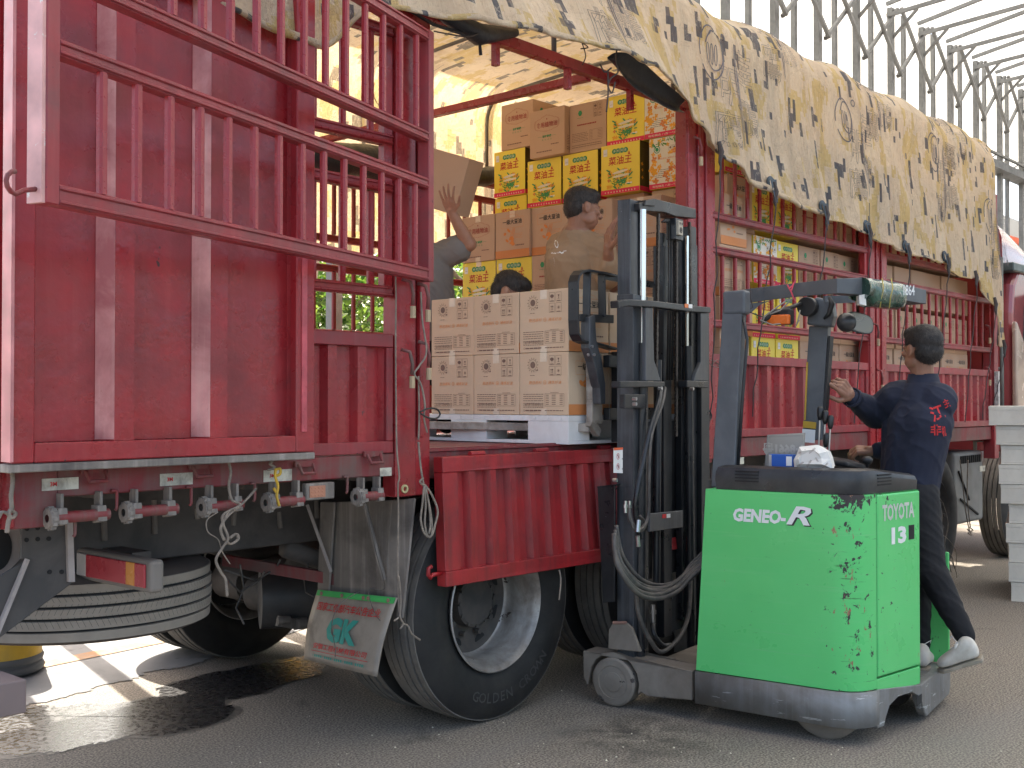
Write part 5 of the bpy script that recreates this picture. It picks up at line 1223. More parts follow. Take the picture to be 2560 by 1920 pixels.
TIER2 = [('veg', 6.10, 2.00, 3.262, .305, 'first column, top layer'), ('veg', 6.05, 1.685, 3.152, .31, 'second column, top layer'), ('green_info', 6.10, 1.37, 3.152, .31, 'third column, top layer'), ('yellow', 6.10, 1.05, 3.152, .30, 'fourth column, top layer'), ('flower', 6.10, .745, 3.152, .31, 'fifth column, top layer'), ('flower', 6.12, .43, 3.152, .30, 'sixth column beside the pillar, top layer'),
    ('yellow', 6.10, 2.07, 2.93, .298, 'first column, second layer'), ('yellow', 6.10, 1.75, 2.82, .302, 'second column, second layer'), ('yellow', 6.10, 1.43, 2.82, .305, 'third column, second layer'), ('yellow', 6.06, 1.07, 2.82, .31, 'fourth column, second layer'), ('flower', 6.10, .71, 2.82, .275, 'fifth column, second layer'), ('flower', 6.12, .42, 2.82, .29, 'sixth column beside the pillar, second layer'),
    ('yellow', 6.12, 2.08, 2.598, .30, 'first column, third layer'), ('yellow', 6.13, 1.75, 2.488, .30, 'second column, third layer'), ('yellow', 6.13, 1.43, 2.488, .30, 'third column, third layer'), ('soy', 6.12, 1.07, 2.488, .30, 'fourth column, third layer'), ('info', 6.13, .71, 2.488, .28, 'fifth column, third layer'), ('soy', 6.13, .42, 2.488, .29, 'sixth column, third layer')]
for kd, x, yl, zb, w, lb in TIER2:
    sd = {'soy': 'info', 'info': 'soy', 'veg': 'green_info', 'yellow': 'olive_side', 'green_info': 'veg', 'flower': 'olive_side'}[kd]
    carton((x + .15, yl - w / 2, zb), -PI / 2, kd, sd, '%s in the raised rear tier, %s' % (DESC[kd], lb), 'raised tier of cartons behind the front tier', h=.328, w=w, d=.30)
# cartons along the near side behind the rails, facing out
rw = [1.24, 1.56, 1.86, 2.20, 2.54, 2.86, 3.18]
for c in range(15):
    x = 6.20 + c * .312; x = x + .155 - .155
    if x > 10.25: break
    for k in range(6 if c < 4 else 5):
        if k == 5 and c > 6: continue
        z = rw[k]; h = .30
        if c in (1, 2) and k in (1, 2, 3, 4, 5): kd = 'yellow' if not (c == 1 and k in (3,)) else 'flower'
        elif c == 0: kd = ['info', 'info', 'soy', 'soy', 'soy', 'yellow'][k]
        else: kd = ['soy', 'soy', 'plain', 'green_info', 'green_info', 'plain'][k] if c < 6 else ['soy', 'soy', 'green_info', 'plain', 'green_info', 'plain'][k]
        sd = 'plain'
        if k == 0: continue
        carton((x, .24 + random.uniform(0, .03), z), 0, kd, sd, '%s behind side rails, %s stack right of pillar, %s layer up' % (DESC[kd], ORD[c], ORD[k]), 'cartons stacked behind the side rails', h=h, w=.300, d=.28)
# tilted carton held up by the man in grey
p = atD(1104, 462, 6.66)
held = carton(p + V((0, 0, -.15)), -PI / 2, 'plain', 'plain', 'tilted brown carton held high by the man in the grey tee shirt', None, rot=(R(4), R(19), -PI / 2 + .35), w=.27, d=.20, h=.33, body='card_b'); 
# pallets stacked at right
base = onZ(2484, 1505, 0)
offs = [(0, 0), (-.05, .03), (-.04, .0), (-.055, .01), (-.0, .02), (-.13, 0), (-.15, .0), (-.12, .0), (-.16, -.02), (-.24, .0)]
pm_ = pallet_mesh(1.1, 1.1, .139, .24).mesh('stacked_pallet', M['old_plastic'])
xx = [2484, 2479, 2480, 2473, 2480, 2461, 2455, 2462, 2450, 2432][:10]
tops = []
for k in range(10):
    pxl = [2524, 2518, 2519, 2512, 2520, 2500, 2495, 2501, 2489, 2471][k] + 1
    r_ = ray(pxl, 1100); P0 = CAM + r_ * (8.3 / 1.0)
    o = bpy.data.objects.new('stacked_pallet', pm_); C.objects.link(o); o.location = (P0.x, P0.y, .002 + k * .142); o.rotation_euler = (0, 0, YAW - PI/2 - .42 + .01 * ((k * 7) % 5 - 2))
    nm = ['at the bottom', 'second from the ground', 'third from the ground', 'fourth from the ground', 'fifth from the ground', 'sixth from the ground', 'third from the top', 'second from the top', 'just under the topmost', 'on top'][k]
    tag(o, 'off white plastic pallet in the stack at the right edge, ' + nm, 'pallet', 'pallets stacked at the right edge'); o.modifiers.new('b', 'BEVEL').width = .008
# ================================================================ REACH FORKLIFT (local frame: x away to the right, y towards the truck)
FO, FR = V((4.45, -.68, 0)), R(6.9)
fork = thing('reach_forklift', FO, 'green and grey stand on reach forklift with a black mast lifting the pallet', 'forklift', rz=FR, local=True)
FM = (Matrix.Translation(FO) @ Matrix.Rotation(FR, 4, 'Z')); FMi = FM.inverted()
CL = FMi @ CAM
def fray(x, y): return FMi.to_3x3() @ ray(x, y)
def fX(px, py, X=0.): r = fray(px, py); return CL + r * ((X - CL.x) / r.x)
def fY(px, py, Y=0.): r = fray(px, py); return CL + r * ((Y - CL.y) / r.y)
def fZ(px, py, Z=0.): r = fray(px, py); return CL + r * ((Z - CL.z) / r.z)
def fp(name, mb, mat, smooth=False, bevel=0, seg=2, parent=fork, **kw): return build(name, mb, mat, parent, smooth, bevel, seg, loc=(0, 0, 0), **kw)
# outline of the body in plan (from front left, round the rear corner, to the cut of the driver bay)
SA = V((.14, -.775, 0)); SU = V((.973, -.232, 0)); SN = V((-.232, -.973, 0))      # rear panel: start, direction, outward normal
def plan(inset=0., rc=0, y1=0, x1=.497, y0=0., end=None):
    P = [(inset, y0)]
    p0, c_, p1 = V((0, -.60, 0)), V((0, -.745, 0)), SA
    for k in range(10):
        t = k / 9; p = p0 * (1-t)**2 + c_ * 2*t*(1-t) + p1 * t*t; d = (c_ - p0) * (1-t) + (p1 - c_) * t; d.normalize(); n_ = V((-d.y, d.x, 0)); n_ = n_ if n_.x > 0 or n_.y > 0 else -n_
        P.append((p.x + n_.x * inset, p.y + n_.y * inset))
    e = SA + SU * .367 - SN * inset; P.append((e.x - inset * .4, e.y)); return P
def rpt(s, z, off=0.): p = SA + SU * s + SN * off; return V((p.x, p.y, z))
def wall_loop(P, z0, z1, th=None):
    m = MB(); vs = []
    for x, y in P: vs += [(x, y, z0), (x, y, z1)]
    return m.add(vs, [(2*i, 2*i+2, 2*i+3, 2*i+1) for i in range(len(P) - 1)])
def split(P, z0, z1, zs=1):
    return wall_loop(P, z0, z1)
RX = .215   # where the rear door panel begins
P = plan(); Pg = [q for q in P if True]
side_pts = P[:-1]
zc = lambda x, y: .235
m = MB(); vs = []; n = len(side_pts)
for x, y in side_pts: vs += [(x, y, .232 - .012 * max(0, (-y - .5))), (x, y - (.05 if y == 0 else 0), 1.052 + .004)]
m.add(vs, [(2*i+1, 2*i+3, 2*i+2, 2*i) for i in range(n - 1)])
m.add([(x, y - (.05 if y == 0 else 0), 1.056) for x, y in P] + [(.50, -.05, 1.056)], [list(range(len(P) + 1))]); m.quad((0, 0, .23), (.05, 0, .23), (.05, -.05, 1.056), (0, -.05, 1.056)); m.quad((.497, -.86, .2), (.497, 0, .2), (.497, 0, 1.05), (.497, -.86, 1.05))
fp('body_shell', m, M['green'], smooth='auto')
def rbox(s0, s1, z0, z1, o0, o1): return MB().prism([rpt(s0, z0, o0), rpt(s1, z0, o0), rpt(s1, z1, o0), rpt(s0, z1, o0)], SN * (o1 - o0))
fp('rear_door', rbox(.006, .366, .275, 1.054, -.03, .004), M['green'], bevel=.008)
fp('rear_door_lower', rbox(.001, .366, .19, .267, -.02, .0), M['green'], bevel=.003)
# lettering on the body
wl = lambda p: p
a, b = fX(1833, 1290), fX(1965, 1290); tc = (a + b) / 2
fp('lettering', MB().text('GENEO-', (-.0015, 0, 0), (0, -1, 0), (0, 0, 1), -tc.y, tc.z, .060, abs(b.y - a.y), bold=.045, shear=.12, off=0), M['white_ink'])
a = fX(1997, 1288); m = MB().text('R', (-.003, 0, 0), (0, -1, 0), (0, 0, 1), -a.y, a.z - .002, .080, .112, bold=.02, shear=.35); fp('lettering', m, M['white_ink'])
m = MB().text('R', (-.0012, 0, 0), (0, -1, 0), (0, 0, 1), -a.y + .005, a.z - .006, .082, .115, bold=.03, shear=.35); fp('lettering_shadow', m, M['black'])
rt0 = rpt(0, 0, .0055); m = MB().text('TOYOTA', rt0, SU, (0, 0, 1), .178, .972, .072, .27, bold=.035); fp('lettering', m, surf('silver_lettering', (.62, .66, .62), .35, .3))
m = MB().text('13', rt0, SU, (0, 0, 1), .180, .868, .075, .125, bold=.05); fp('lettering', m, M['white_ink'])
fp('key_slot', rbox(.265, .315, .84, .905, .0, .0052), M['tread_groove'], bevel=.002)
# grey skirt
def skirt_face(pts, name='skirt'):
    return pts
m = MB(); vs = []
for x, y in side_pts: zb = .085 - .010 * (-y); vs += [(x - .004, y - .002, zb), (x - .004, y - .002, .2295 - .012 * max(0, -y - .5))]
m.add(vs, [(2*i+1, 2*i+3, 2*i+2, 2*i) for i in range(n - 1)])
vi = [(x + .02, y + .02, .085) for x, y in side_pts]
fp('skirt', m, M['skirt'], smooth='auto').modifiers.new('s', 'SOLIDIFY').thickness = .012
# rear skirt with wheel arch, then step platform
arch = [(0, .060), (0, .225), (.367, .186), (.367, .075), (.34, .14), (.29, .165), (.17, .165), (.10, .14), (.065, .09), (.055, .06)]
fp('rear_skirt', MB().prism([rpt(a_, b_, .004) for a_, b_ in arch], -SN * .03), M['skirt'], bevel=.004)
fp('rear_skirt', MB().prism([(x, -.862, z) for x, z in ((.50, .184), (1.03, .184), (1.03, .07), (1.0, .035), (.60, .02), (.56, .05), (.52, .10), (.50, .11))], (0, .04, 0)), M['skirt'], bevel=.006)
fp('step_platform', MB().box((.505, -.82, .13), (1.03, -.05, .176)), M['skirt'], bevel=.005)
fp('skirt_side', MB().box((.985, -.84, .06), (1.03, .1, .129)), M['skirt'])
m = MB()
for px, py in ((2298, 1750),): c = fY(px, py, -.863); m.box((c.x - .04, -.8645, c.z - .02), (c.x + .04, -.8622, c.z + .02))
fp('skirt_slot', m, M['tread_groove'], bevel=.004)
fp('bay_side_panel', MB().box((1.012, -.86, .18), (1.03, -.38, .72)), M['green'], bevel=.006)
fp('bay_wall', MB().box((.505, -.50, .177), (1.01, -.47, 1.0)).box((.499, -.855, .2), (.503, -.5, 1.05)), M['cover_rough'])
fp('power_unit', MB().box((.16, -.62, .09), (.48, -.02, .9)), M['chassis'])
# wheels
wf_ = MB().lathe([(0, -.04), (.15, -.04), (.165, -.03), (.165, .03), (.15, .04), (0, .04)], (.10, -.575, .165), (1, 0, 0), 40); fp('drive_wheel', wf_, M['leg'], smooth='auto')
fp('caster_wheel', MB().lathe([(0, -.03), (.07, -.03), (.075, -.02), (.075, .02), (.07, .03), (0, .03)], (.80, -.66, .075), (1, 0, 0), 30), M['chassis'], smooth='auto')
# black top cover
m = MB(); rings = [(.012, 1.0575), (.008, 1.10), (.010, 1.136), (.018, 1.156), (.045, 1.166)]; PP = []
for ins, z in rings:
    pl_ = plan(ins); pl_[0] = (ins, -.085 - ins); pl_.append((.49 - ins * .6, -.085 - ins)); PP.append([(x, y, z + (-.040 * max(0, (x - .30) / .2) if z > 1.12 else 0)) for x, y in pl_])
k = len(PP[0]); m.add(sum(PP, []), [(i*k+j, i*k+(j+1) % k, (i+1)*k+(j+1) % k, (i+1)*k+j) for i in range(len(PP) - 1) for j in range(k)] + [tuple((len(PP)-1)*k + j for j in range(k))])
cover = fp('top_cover', m, M['cover'], smooth='auto')
for k in range(4): z = 1.095 + k * .0145; fp('vent_slot', MB().box((.0045 , -.30, z), (.013, -.19, z + .0055)), M['tread_groove'])
for k in range(4): z = 1.09 + k * .014; fp('vent_slot', rbox(.03, .14, z, z + .006, -.012, -.006), M['tread_groove'])
# console with levers and steering knob
fp('console', MB().prism([(.30, -.60, 1.16), (.50, -.62, 1.135), (.66, -.50, 1.15), (.60, -.25, 1.19), (.34, -.20, 1.19)], (0, 0, .025)), M['cover_rough'], bevel=.01, seg=3)
for i, (px, py, pb) in enumerate(((2050, 1040, 1130), (2063, 1050, 1130), (2076, 1062, 1130), (2065, 1107, 1150))):
    t_ = fX(px, py, .46); b_ = fX(px - 4, pb, .46); o = fp('lever', MB().cyl(b_, t_, .0045, 8), M['steel'], smooth='auto')
    dd = (t_ - b_).normalized(); o2 = MB().tube([t_ - dd * .02, t_ , t_ + dd * .035, t_ + dd * .045], [.008, .0135, .0145, .008], 12); link('lever_grip', o2.mesh('lever_grip', M['hose_black'], True), o, loc=(0, 0, 0))
c = fX(2168, 1150, .45); fp('steering_knob', MB().lathe([(.004, -.04), (.006, -.02), (.022, -.012), (.026, .004), (.016, .016), (0, .018)], c, (0, 0, 1), 20), M['hose_black'], smooth=True)
# overhead guard
zg = 2.0
p1 = (.235, .005)
fp('guard_post', MB().prism([fX(1777, 1218, .16), fX(1834, 1218, .16), fX(1858, 735, .20), fX(1808, 735, .20)], (.055, 0, 0)), M['guard'], bevel=.006)
fp('guard_post_tube', MB().tube([fX(1843, 1200, .19), fX(1856, 1000, .19), fX(1868, 850, .2), fX(1858, 790, .2)], .008, 8), M['mast'], smooth=True)
c = [fX(x, y, .19) for x, y in ((1806, 728), (1862, 724), (1862, 785), (1806, 785))]; fp('guard_bracket', MB().prism(c, (.07, 0, 0)), M['guard'], bevel=.012, seg=3)
def gp(px, py, D): return FMi @ atD(px, py, D)
A = [(1862, 723, 760, 5.62), (1910, 717, 752, 5.52), (1960, 711, 745, 5.40), (2030, 703, 738, 5.25), (2093, 696, 733, 5.12), (2165, 694, 737, 5.2), (2240, 705, 748, 5.36), (2316, 725, 760, 5.55)]
m = MB(); vs = []
for px, yt, yb, D in A:
    a, b = gp(px, yt, D), gp(px, yb, D); t = V((.03, .05, 0)) if px < 2100 else V((.02, .09, 0)); vs += [a, b, b + t, a + t]
k = len(A); m.add(vs, [(4*i+j, 4*i+(j+1) % 4, 4*i+4+(j+1) % 4, 4*i+4+j) for i in range(k - 1) for j in range(4)] + [(3, 2, 1, 0), (4*k-4, 4*k-3, 4*k-2, 4*k-1)])
fp('guard_beam', m, M['guard'], bevel=.005)
# curved gusset under the front end of the beam
g_ = [(1862, 760), (1862, 783), (1880, 780), (1900, 762), (1930, 751)]; fp('guard_gusset', MB().prism([gp(x, y, 5.58) for x, y in g_], (.02, .03, 0)), M['guard'])
m = MB(); a, b = gp(2105, 736, 5.3), gp(2316, 762, 5.65)
for k in range(3): t = k * .03; m.beam(gp(2060, 745 + k * 5, 5.5), gp(2200, 742 + k * 3, 5.7), .012, .02)
fp('guard_slats', m, M['guard'])
fp('guard_post', MB().prism([fX(x, y, .66) for x, y in ((2005, 1100), (2053, 1100), (2070, 815), (2022, 815))], (.05, 0, 0)), M['guard'], bevel=.005)
fp('guard_trim', MB().prism([fX(x, y, .655) for x, y in ((2056, 1050), (2061, 1050), (2076, 840), (2071, 840))], (.05, 0, 0)), M['cover_rough'])
m = MB().prism([fX(x, y, .650) for x, y in ((2008, 1052), (2040, 1056), (2039, 1072), (2007, 1069))], (.004, 0, 0)); fp('yellow_sticker', m, M['yellow_paint'])
m = MB().prism([fX(x, y, .650) for x, y in ((2006, 1072), (2038, 1075), (2036, 1108), (2004, 1105))], (.004, 0, 0)); s_ = fp('notice_sticker', m, M['white_ink'])
m = MB().prism([fX(x, y, .654) for x, y in ((2016, 905), (2020, 905), (2014, 1050), (2010, 1050))], (.003, 0, 0)); fp('yellow_tape', m, M['yellow_paint'])
# joint under the beam: neck, disc, curved lug
m = MB().prism([fX(x, y, .62) for x, y in ((2016, 812), (2076, 818), (2083, 790), (2078, 752), (2040, 742), (2020, 760))], (.07, 0, 0)); fp('guard_neck', m, M['guard'], bevel=.01, seg=2)
c = fX(2024, 768, .615); fp('joint_disc', MB().cyl(c, c + V((-.05, 0, 0)), .047, 28), M['hose_black'], bevel=.004)
m = MB().tube([fX(2074, 742, .60), fX(2080, 760, .60), fX(2072, 785, .60), fX(2060, 797, .60)], [.008, .014, .012, .006], 8); fp('joint_lug', m, M['cover_rough'], smooth=True)
# mirror and lamps hung under the guard
c = gp(2150, 807, 5.40); Mx = Matrix.Rotation(.35, 3, 'Z')
e_ = MB().ellipsoid(c + V((-.06, .045, .0)), (.052, .045, .046), nu=18, nv=12); mir = fp('mirror_housing', e_, M['cover'], smooth=True)
m = MB(); 
def sq(t, a, b): return (a * abs(math.cos(t)) ** .7 * (1 if math.cos(t) > 0 else -1), b * abs(math.sin(t)) ** .7 * (1 if math.sin(t) > 0 else -1))
rtv = (FMi.to_3x3() @ (_RT * math.cos(.15) + _F0 * math.sin(.15))); 
for sc_, nm, mt, of in ((1.0, 'mirror_rim', 'cover', 0), (.90, 'mirror_glass', 'mirror', -.014)):
    pts_ = []
    for k in range(28): x, y = sq(2*PI*k/28, .068 * sc_, .048 * sc_); pts_.append(c + rtv * x + V((0, 0, 1)) * (y - x * .22) + V((0, -1, 0)) * (.004 if of else 0))
    fp(nm, MB().prism(pts_, (0, .010, 0)), M[mt], smooth='auto')
c = gp(1946, 800, 5.4); lp_ = MB().box((c.x - .016, c.y - .055, c.z - .022), (c.x + .016, c.y + .055, c.z + .024)); lampb = fp('work_lamp', lp_, M['orange_lamp'], bevel=.006)
fp('work_lamp', MB().box((c.x + .02, c.y - .05, c.z - .02), (c.x + .08, c.y + .05, c.z + .055)), M['cover_rough'], bevel=.01)
fp('lamp_bracket', MB().tube([gp(1905, 805, 5.4), gp(1935, 782, 5.42), gp(1975, 770, 5.45), gp(2000, 760, 5.5)], .011, 8), M['cover_rough'], smooth=True)
m = MB()
for a in (((1905, 810), (1912, 790), (1940, 770), (1975, 745)), ((1925, 785), (1950, 776), (1978, 750), (1990, 735)), ((2000, 775), (1995, 800), (1990, 815), (1998, 800)), ((1900, 800), (1930, 812), (1960, 808), (1975, 790))):
    m.tube([gp(*q, 5.38) for q in a], .0035, 5)
fp('lamp_wire', m, surf('grey_wire', (.3, .28, .24), .5), smooth=True)
m = MB().tube([gp(1968, 712, 5.33), gp(1978, 730, 5.32), (gp(1985, 748, 5.32)), gp(1990, 756, 5.33)], .0035, 5).tube([gp(1978, 728, 5.32), gp(1985, 706, 5.33)], .0035, 5).tube([gp(1973, 722, 5.32), gp(1980, 715, 5.33), gp(1990, 700, 5.33)], .003, 5)
s_ = bpy.data.objects.new('red_string', m.mesh('red_string', surf('pink_red_string', (.62, .06, .10), .6))); C.objects.link(s_); s_.matrix_world = FM; tag(s_, 'pink red string knotted round the grey guard beam', 'string')
m = MB().tube([gp(1877, 720, 5.55), gp(1876, 745, 5.54), gp(1882, 768, 5.54), gp(1868, 778, 5.54), gp(1905, 792, 5.45)], .0032, 5); s_ = bpy.data.objects.new('black_string', m.mesh('black_string', M['rope_dark'])); C.objects.link(s_); s_.matrix_world = FM; tag(s_, 'thin black string tied round the guard beam near the front post', 'string')
# wrapped film bundle tied on the beam
m = MB(); K = 16; Jn = 14; vs = []
for i in range(K + 1):
    t = i / K; px = 2160 + 92 * t; yt = 692 + 16 * t; yb = 765 + 8 * t - 14 * (t < .15); D = 5.18 + .22 * t; c_ = gp(px, (yt + yb) / 2, D) + V((.02, .03, 0)); hh = (yb - yt) / 2 / FPX * D
    for j in range(Jn): a = 2 * PI * j / Jn; nz = 1 + .10 * noise.noise(V((t * 9, j * .9, 2))); vs.append(c_ + V((.10 * math.cos(a) * nz * .55, .07 * math.cos(a) * nz, hh * nz * (abs(math.sin(a)) ** .6) * (1 if math.sin(a) > 0 else -1))))
m.add(vs, [(i*Jn+j, i*Jn+(j+1) % Jn, (i+1)*Jn+(j+1) % Jn, (i+1)*Jn+j) for i in range(K) for j in range(Jn)] + [tuple(range(Jn)), tuple(K*Jn + j for j in range(Jn))])
fb_ = surf('crinkled_green_film', (.035, .10, .07), .14, var=.6, vs=16, chips=((.55, .62, .50), .66, 26, (2.2, 1, 1)), bump=.9, bs=26, bd=.02, coat=.6)
bund = bpy.data.objects.new('film_bundle', m.mesh('film_bundle', fb_, True)); C.objects.link(bund); bund.matrix_world = FM; tag(bund, 'crinkled green printed plastic wrap bundle tied round the overhead guard beam', 'bundle')
m = MB().text('1864', gp(2240, 727, 5.33) + V((-.0, -.06, 0)), (rtv.x, rtv.y, 0), (0, 0, 1), 0, 0, .05, .055, bold=.01); link('lettering', m.mesh('lettering', M['white_ink']), bund, loc=(0, 0, 0))
m = MB()
for px in (2205, 2228): m.tube([gp(px, 696, 5.22), gp(px + 4, 720, 5.2), gp(px - 2, 745, 5.2), gp(px - 5, 770, 5.24)], .0028, 5)
link('binding_string', m.mesh('binding_string', surf('ochre_string', (.45, .36, .10), .8)), bund, loc=(0, 0, 0))
m = MB().prism([gp(x, y, 5.17) for x, y in ((2148, 738), (2164, 735), (2166, 764), (2149, 760))], (.05, .03, 0)); link('foam_end', m.mesh('foam_end', M['bag']), bund, loc=(0, 0, 0))
# ---- mast
YM = .40
fp('outer_mast_channel', MB().prism([(.045, YM - .055, .10), (.155, YM - .055, .10), (.155, YM - .055, 1.965), (.045, YM - .055, 1.965)], (0, .09, 0)), M['mast_face'], bevel=.003)
fp('outer_mast_flange', MB().box((.157, YM - .06, .10), (.185, YM - .02, 1.96)), M['mast'])
fp('inner_mast_channel', MB().box((.08, YM - .02, .30), (.165, YM + .05, 2.43)), M['mast_face'], bevel=.003)
fp('inner_mast_flange', MB().box((.167, YM - .03, 1.2), (.205, YM + .05, 2.435)), M['mast'], bevel=.003)
fp('outer_mast_channel', MB().box((.80, YM - .055, .10), (.90, YM + .035, 1.94)), M['mast'], bevel=.003)
fp('inner_mast_channel', MB().box((.73, YM - .03, .30), (.795, YM + .05, 2.38)), M['mast'], bevel=.003)
fp('centre_mast_channel', MB().box((.47, YM + .0, .25), (.56, YM + .06, 2.25)), M['mast'], bevel=.003)
fp('mast_cross_plate', MB().box((.33, YM + .06, .55), (.78, YM + .075, 1.35)).box((.20, YM + .04, .25), (.80, YM + .06, .45)), M['cover_rough'])
m = MB().prism([fY(x, y, YM - .05) for x, y in ((1598, 508), (1640, 497), (1740, 522), (1741, 546), (1690, 541), (1660, 530), (1600, 527))], (0, .10, 0)); fp('mast_head', m, M['mast'], bevel=.004)
fp('mast_head_boss', MB().prism([fY(x, y, YM - .06) for x, y in ((1615, 500), (1638, 496), (1638, 516), (1612, 514))], (0, .04, 0)), M['mast'], bevel=.004)
m = MB().prism([fY(x, y, YM - .11) for x, y in ((1546, 752), (1572, 748), (1640, 752), (1735, 764), (1778, 768), (1777, 782), (1735, 780), (1640, 768), (1570, 765), (1547, 770))], (0, .045, 0)); fp('mast_tie_bar', m, M['mast'], bevel=.004)
m = MB().prism([fY(x, y, YM - .11) for x, y in ((1551, 953), (1600, 952), (1663, 954), (1663, 967), (1600, 968), (1551, 970))], (0, .05, 0)).prism([fY(x, y, YM - .11) for x, y in ((1718, 951), (1772, 953), (1771, 970), (1718, 968))], (0, .05, 0)); fp('mast_tie_bar', m, M['mast'], bevel=.004)
m = MB().prism([fY(x, y, YM - .10) for x, y in ((1752, 782), (1770, 783), (1770, 952), (1735, 952), (1738, 940), (1752, 905))], (0, .02, 0)); fp('mast_bracket', m, M['mast_face'], bevel=.003)
m = MB().prism([fY(x, y, YM - .10) for x, y in ((1614, 768), (1632, 769), (1636, 900), (1652, 952), (1614, 952))], (0, .02, 0)); fp('mast_bracket', m, M['mast_face'], bevel=.003)
fp('lift_cylinder', MB().cyl(fY(1606, 858, YM - .06), fY(1600, 1640, YM - .06), .026, 20), M['mast'], smooth='auto')
fp('lift_rod', MB().cyl(fY(1607, 524, YM - .06), fY(1606, 858, YM - .06), .0165, 20), M['chrome'], smooth='auto')
fp('lift_rod', MB().cyl(fY(1718, 590, YM - .06), fY(1718, 865, YM - .06), .0085, 14), M['chrome'], smooth='auto')
fp('lift_cylinder', MB().cyl(fY(1720, 865, YM - .06), fY(1730, 1650, YM - .06), .022, 18), M['mast'], smooth='auto')
fp('side_cylinder', MB().cyl(fY(1640, 1500, YM - .05), fY(1645, 900, YM - .04), .020, 14), M['mast'], smooth='auto')
for pa, pb in ((1655, 1672), (1702, 1713), (1728, 1742)):
    a_, b_ = fY(pa, 700, YM + .02), fY(pb, 700, YM + .02); fp('inner_rail', MB().box((a_.x, YM + .015, .30), (b_.x, YM + .055, 2.32 if pa < 1720 else 2.30)), M['mast'], bevel=.003)
# lift chains from links
def chain(px0, py0, px1, py1, nm='lift_chain'):
    a, b = fY(px0, py0, YM - .045), fY(px1, py1, YM - .045); L = (b - a).length; n = int(L / .019); m = MB()
    for k in range(n):
        c = a.lerp(b, (k + .5) / n); w = .010 if k % 2 else .007
        m.box((c.x - w, c.y - .006, c.z - .0115), (c.x + w, c.y + .006, c.z + .0115))
        m.cyl(c + V((-.013, 0, 0)), c + V((.013, 0, 0)), .004, 5)
    fp(nm, m, surf('greased_chain', (.05, .04, .034), .45, .4, var=.4))
chain(1646, 535, 1640, 945); chain(1691, 585, 1690, 1090); chain(1724, 556, 1726, 760)
# hoses on the mast
m = MB()
for k, (x0, x1) in enumerate(((1655, 1668), (1660, 1674), (1666, 1680))):
    m.tube([fY(x0, 555, YM - .03), fY(x0 + 10, 548, YM - .03), fY(x1 + 4, 560, YM - .03), fY(x1 + 5, 700, YM - .03), fY(x1, 950, YM - .03)], .0065, 6)
fp('mast_hose', m, M['hose_black'], smooth=True)
def hose(name, pts, r, D=0, mat='hose'):
    P_ = [V(fY(x, y, YM - yo)) for x, y, yo in pts]; out = []
    for i in range(len(P_) - 1):
        p0, p1, p2, p3 = P_[max(i-1, 0)], P_[i], P_[i+1], P_[min(i+2, len(P_)-1)]
        for k in range(6): t = k / 6; out.append(.5 * ((2*p1) + (p2-p0)*t + (2*p0-5*p1+4*p2-p3)*t*t + (3*p1-p0-3*p2+p3)*t**3))
    out.append(P_[-1]); fp(name, MB().tube(out, r, 8), M[mat], smooth=True)
hose('hydraulic_hose', [(1652, 970, .10), (1645, 1010, .13), (1625, 1075, .14), (1608, 1150, .14), (1594, 1220, .14), (1588, 1280, .13), (1600, 1345, .12)], .013, mat='mast')
hose('hydraulic_hose', [(1662, 970, .10), (1655, 1010, .13), (1628, 1090, .15), (1622, 1200, .15), (1620, 1290, .14), (1598, 1325, .14), (1575, 1300, .13), (1573, 1270, .12)], .009)
hose('hydraulic_hose', [(1574, 1275, .12), (1582, 1318, .14), (1600, 1328, .14), (1615, 1310, .13), (1600, 1290, .13)], .007)
for k, (dx, dy, sg) in enumerate(((0, 0, .0), (4, 10, .01), (-3, 20, .02), (8, -8, -.01), (2, 30, .03), (-6, 6, .0))):
    hose('hydraulic_hose', [(1538 + dx * .4, 1325 + dy * 1.5, .10), (1548 + dx, 1395 + dy, .13 + sg), (1590 + dx, 1452 + dy, .17 + sg), (1640 + dx, 1470 + dy * .9, .19 + sg), (1690 + dx, 1455 + dy * .8, .21 + sg), (1730, 1415 + dy * .9, .24 + sg), (1775, 1372 + dy, .30 + sg)], .009 + .002 * (k % 3), mat='hose')
hose('hydraulic_hose', [(1590, 1485, .1), (1598, 1540, .12), (1625, 1600, .14), (1655, 1630, .14), (1700, 1590, .13), (1722, 1530, .12), (1726, 1440, .10)], .011)
hose('hydraulic_hose', [(1632, 1560, .08), (1635, 1585, .10), (1655, 1612, .12), (1675, 1612, .12)], .012, mat='hose_black')
fp('hose_fitting', MB().cyl(fY(1632, 1512, YM - .08), fY(1633, 1560, YM - .08), .011, 10).cyl(fY(1633, 1525, YM - .08), fY(1633, 1535, YM - .08), .015, 6), M['steel'])
m = MB()
for px in (1564, 1574): m.cyl(fY(px, 1252, YM - .12), fY(px, 1282, YM - .12), .0075, 8).cyl(fY(px, 1262, YM - .12), fY(px, 1270, YM - .12), .010, 6)
m.cyl(fY(1597, 1300, YM - .16), fY(1594, 1330, YM - .16), .011, 8).cyl(fY(1594, 1340, YM - .16), fY(1596, 1366, YM - .16), .010, 8)
for px, py in ((1582, 997), (1582, 1010), (1646, 971), (1725, 972), (1533, 1200)): c = fY(px, py, YM - .12); m.cyl(c, c + V((0, -.02, 0)), .009, 6)
fp('hose_fitting', m, M['steel'])
fp('clamp_block', MB().box(tuple(fY(1562, 1021, YM - .09)), tuple(fY(1600, 986, YM - .06))), M['mast'], bevel=.004)
m = MB().prism([fY(x, y, YM - .10) for x, y in ((1625, 1284), (1708, 1276), (1708, 1318), (1625, 1330))], (0, .015, 0)); o = fp('tie_plate', m, M['mast_face'], bevel=.003)
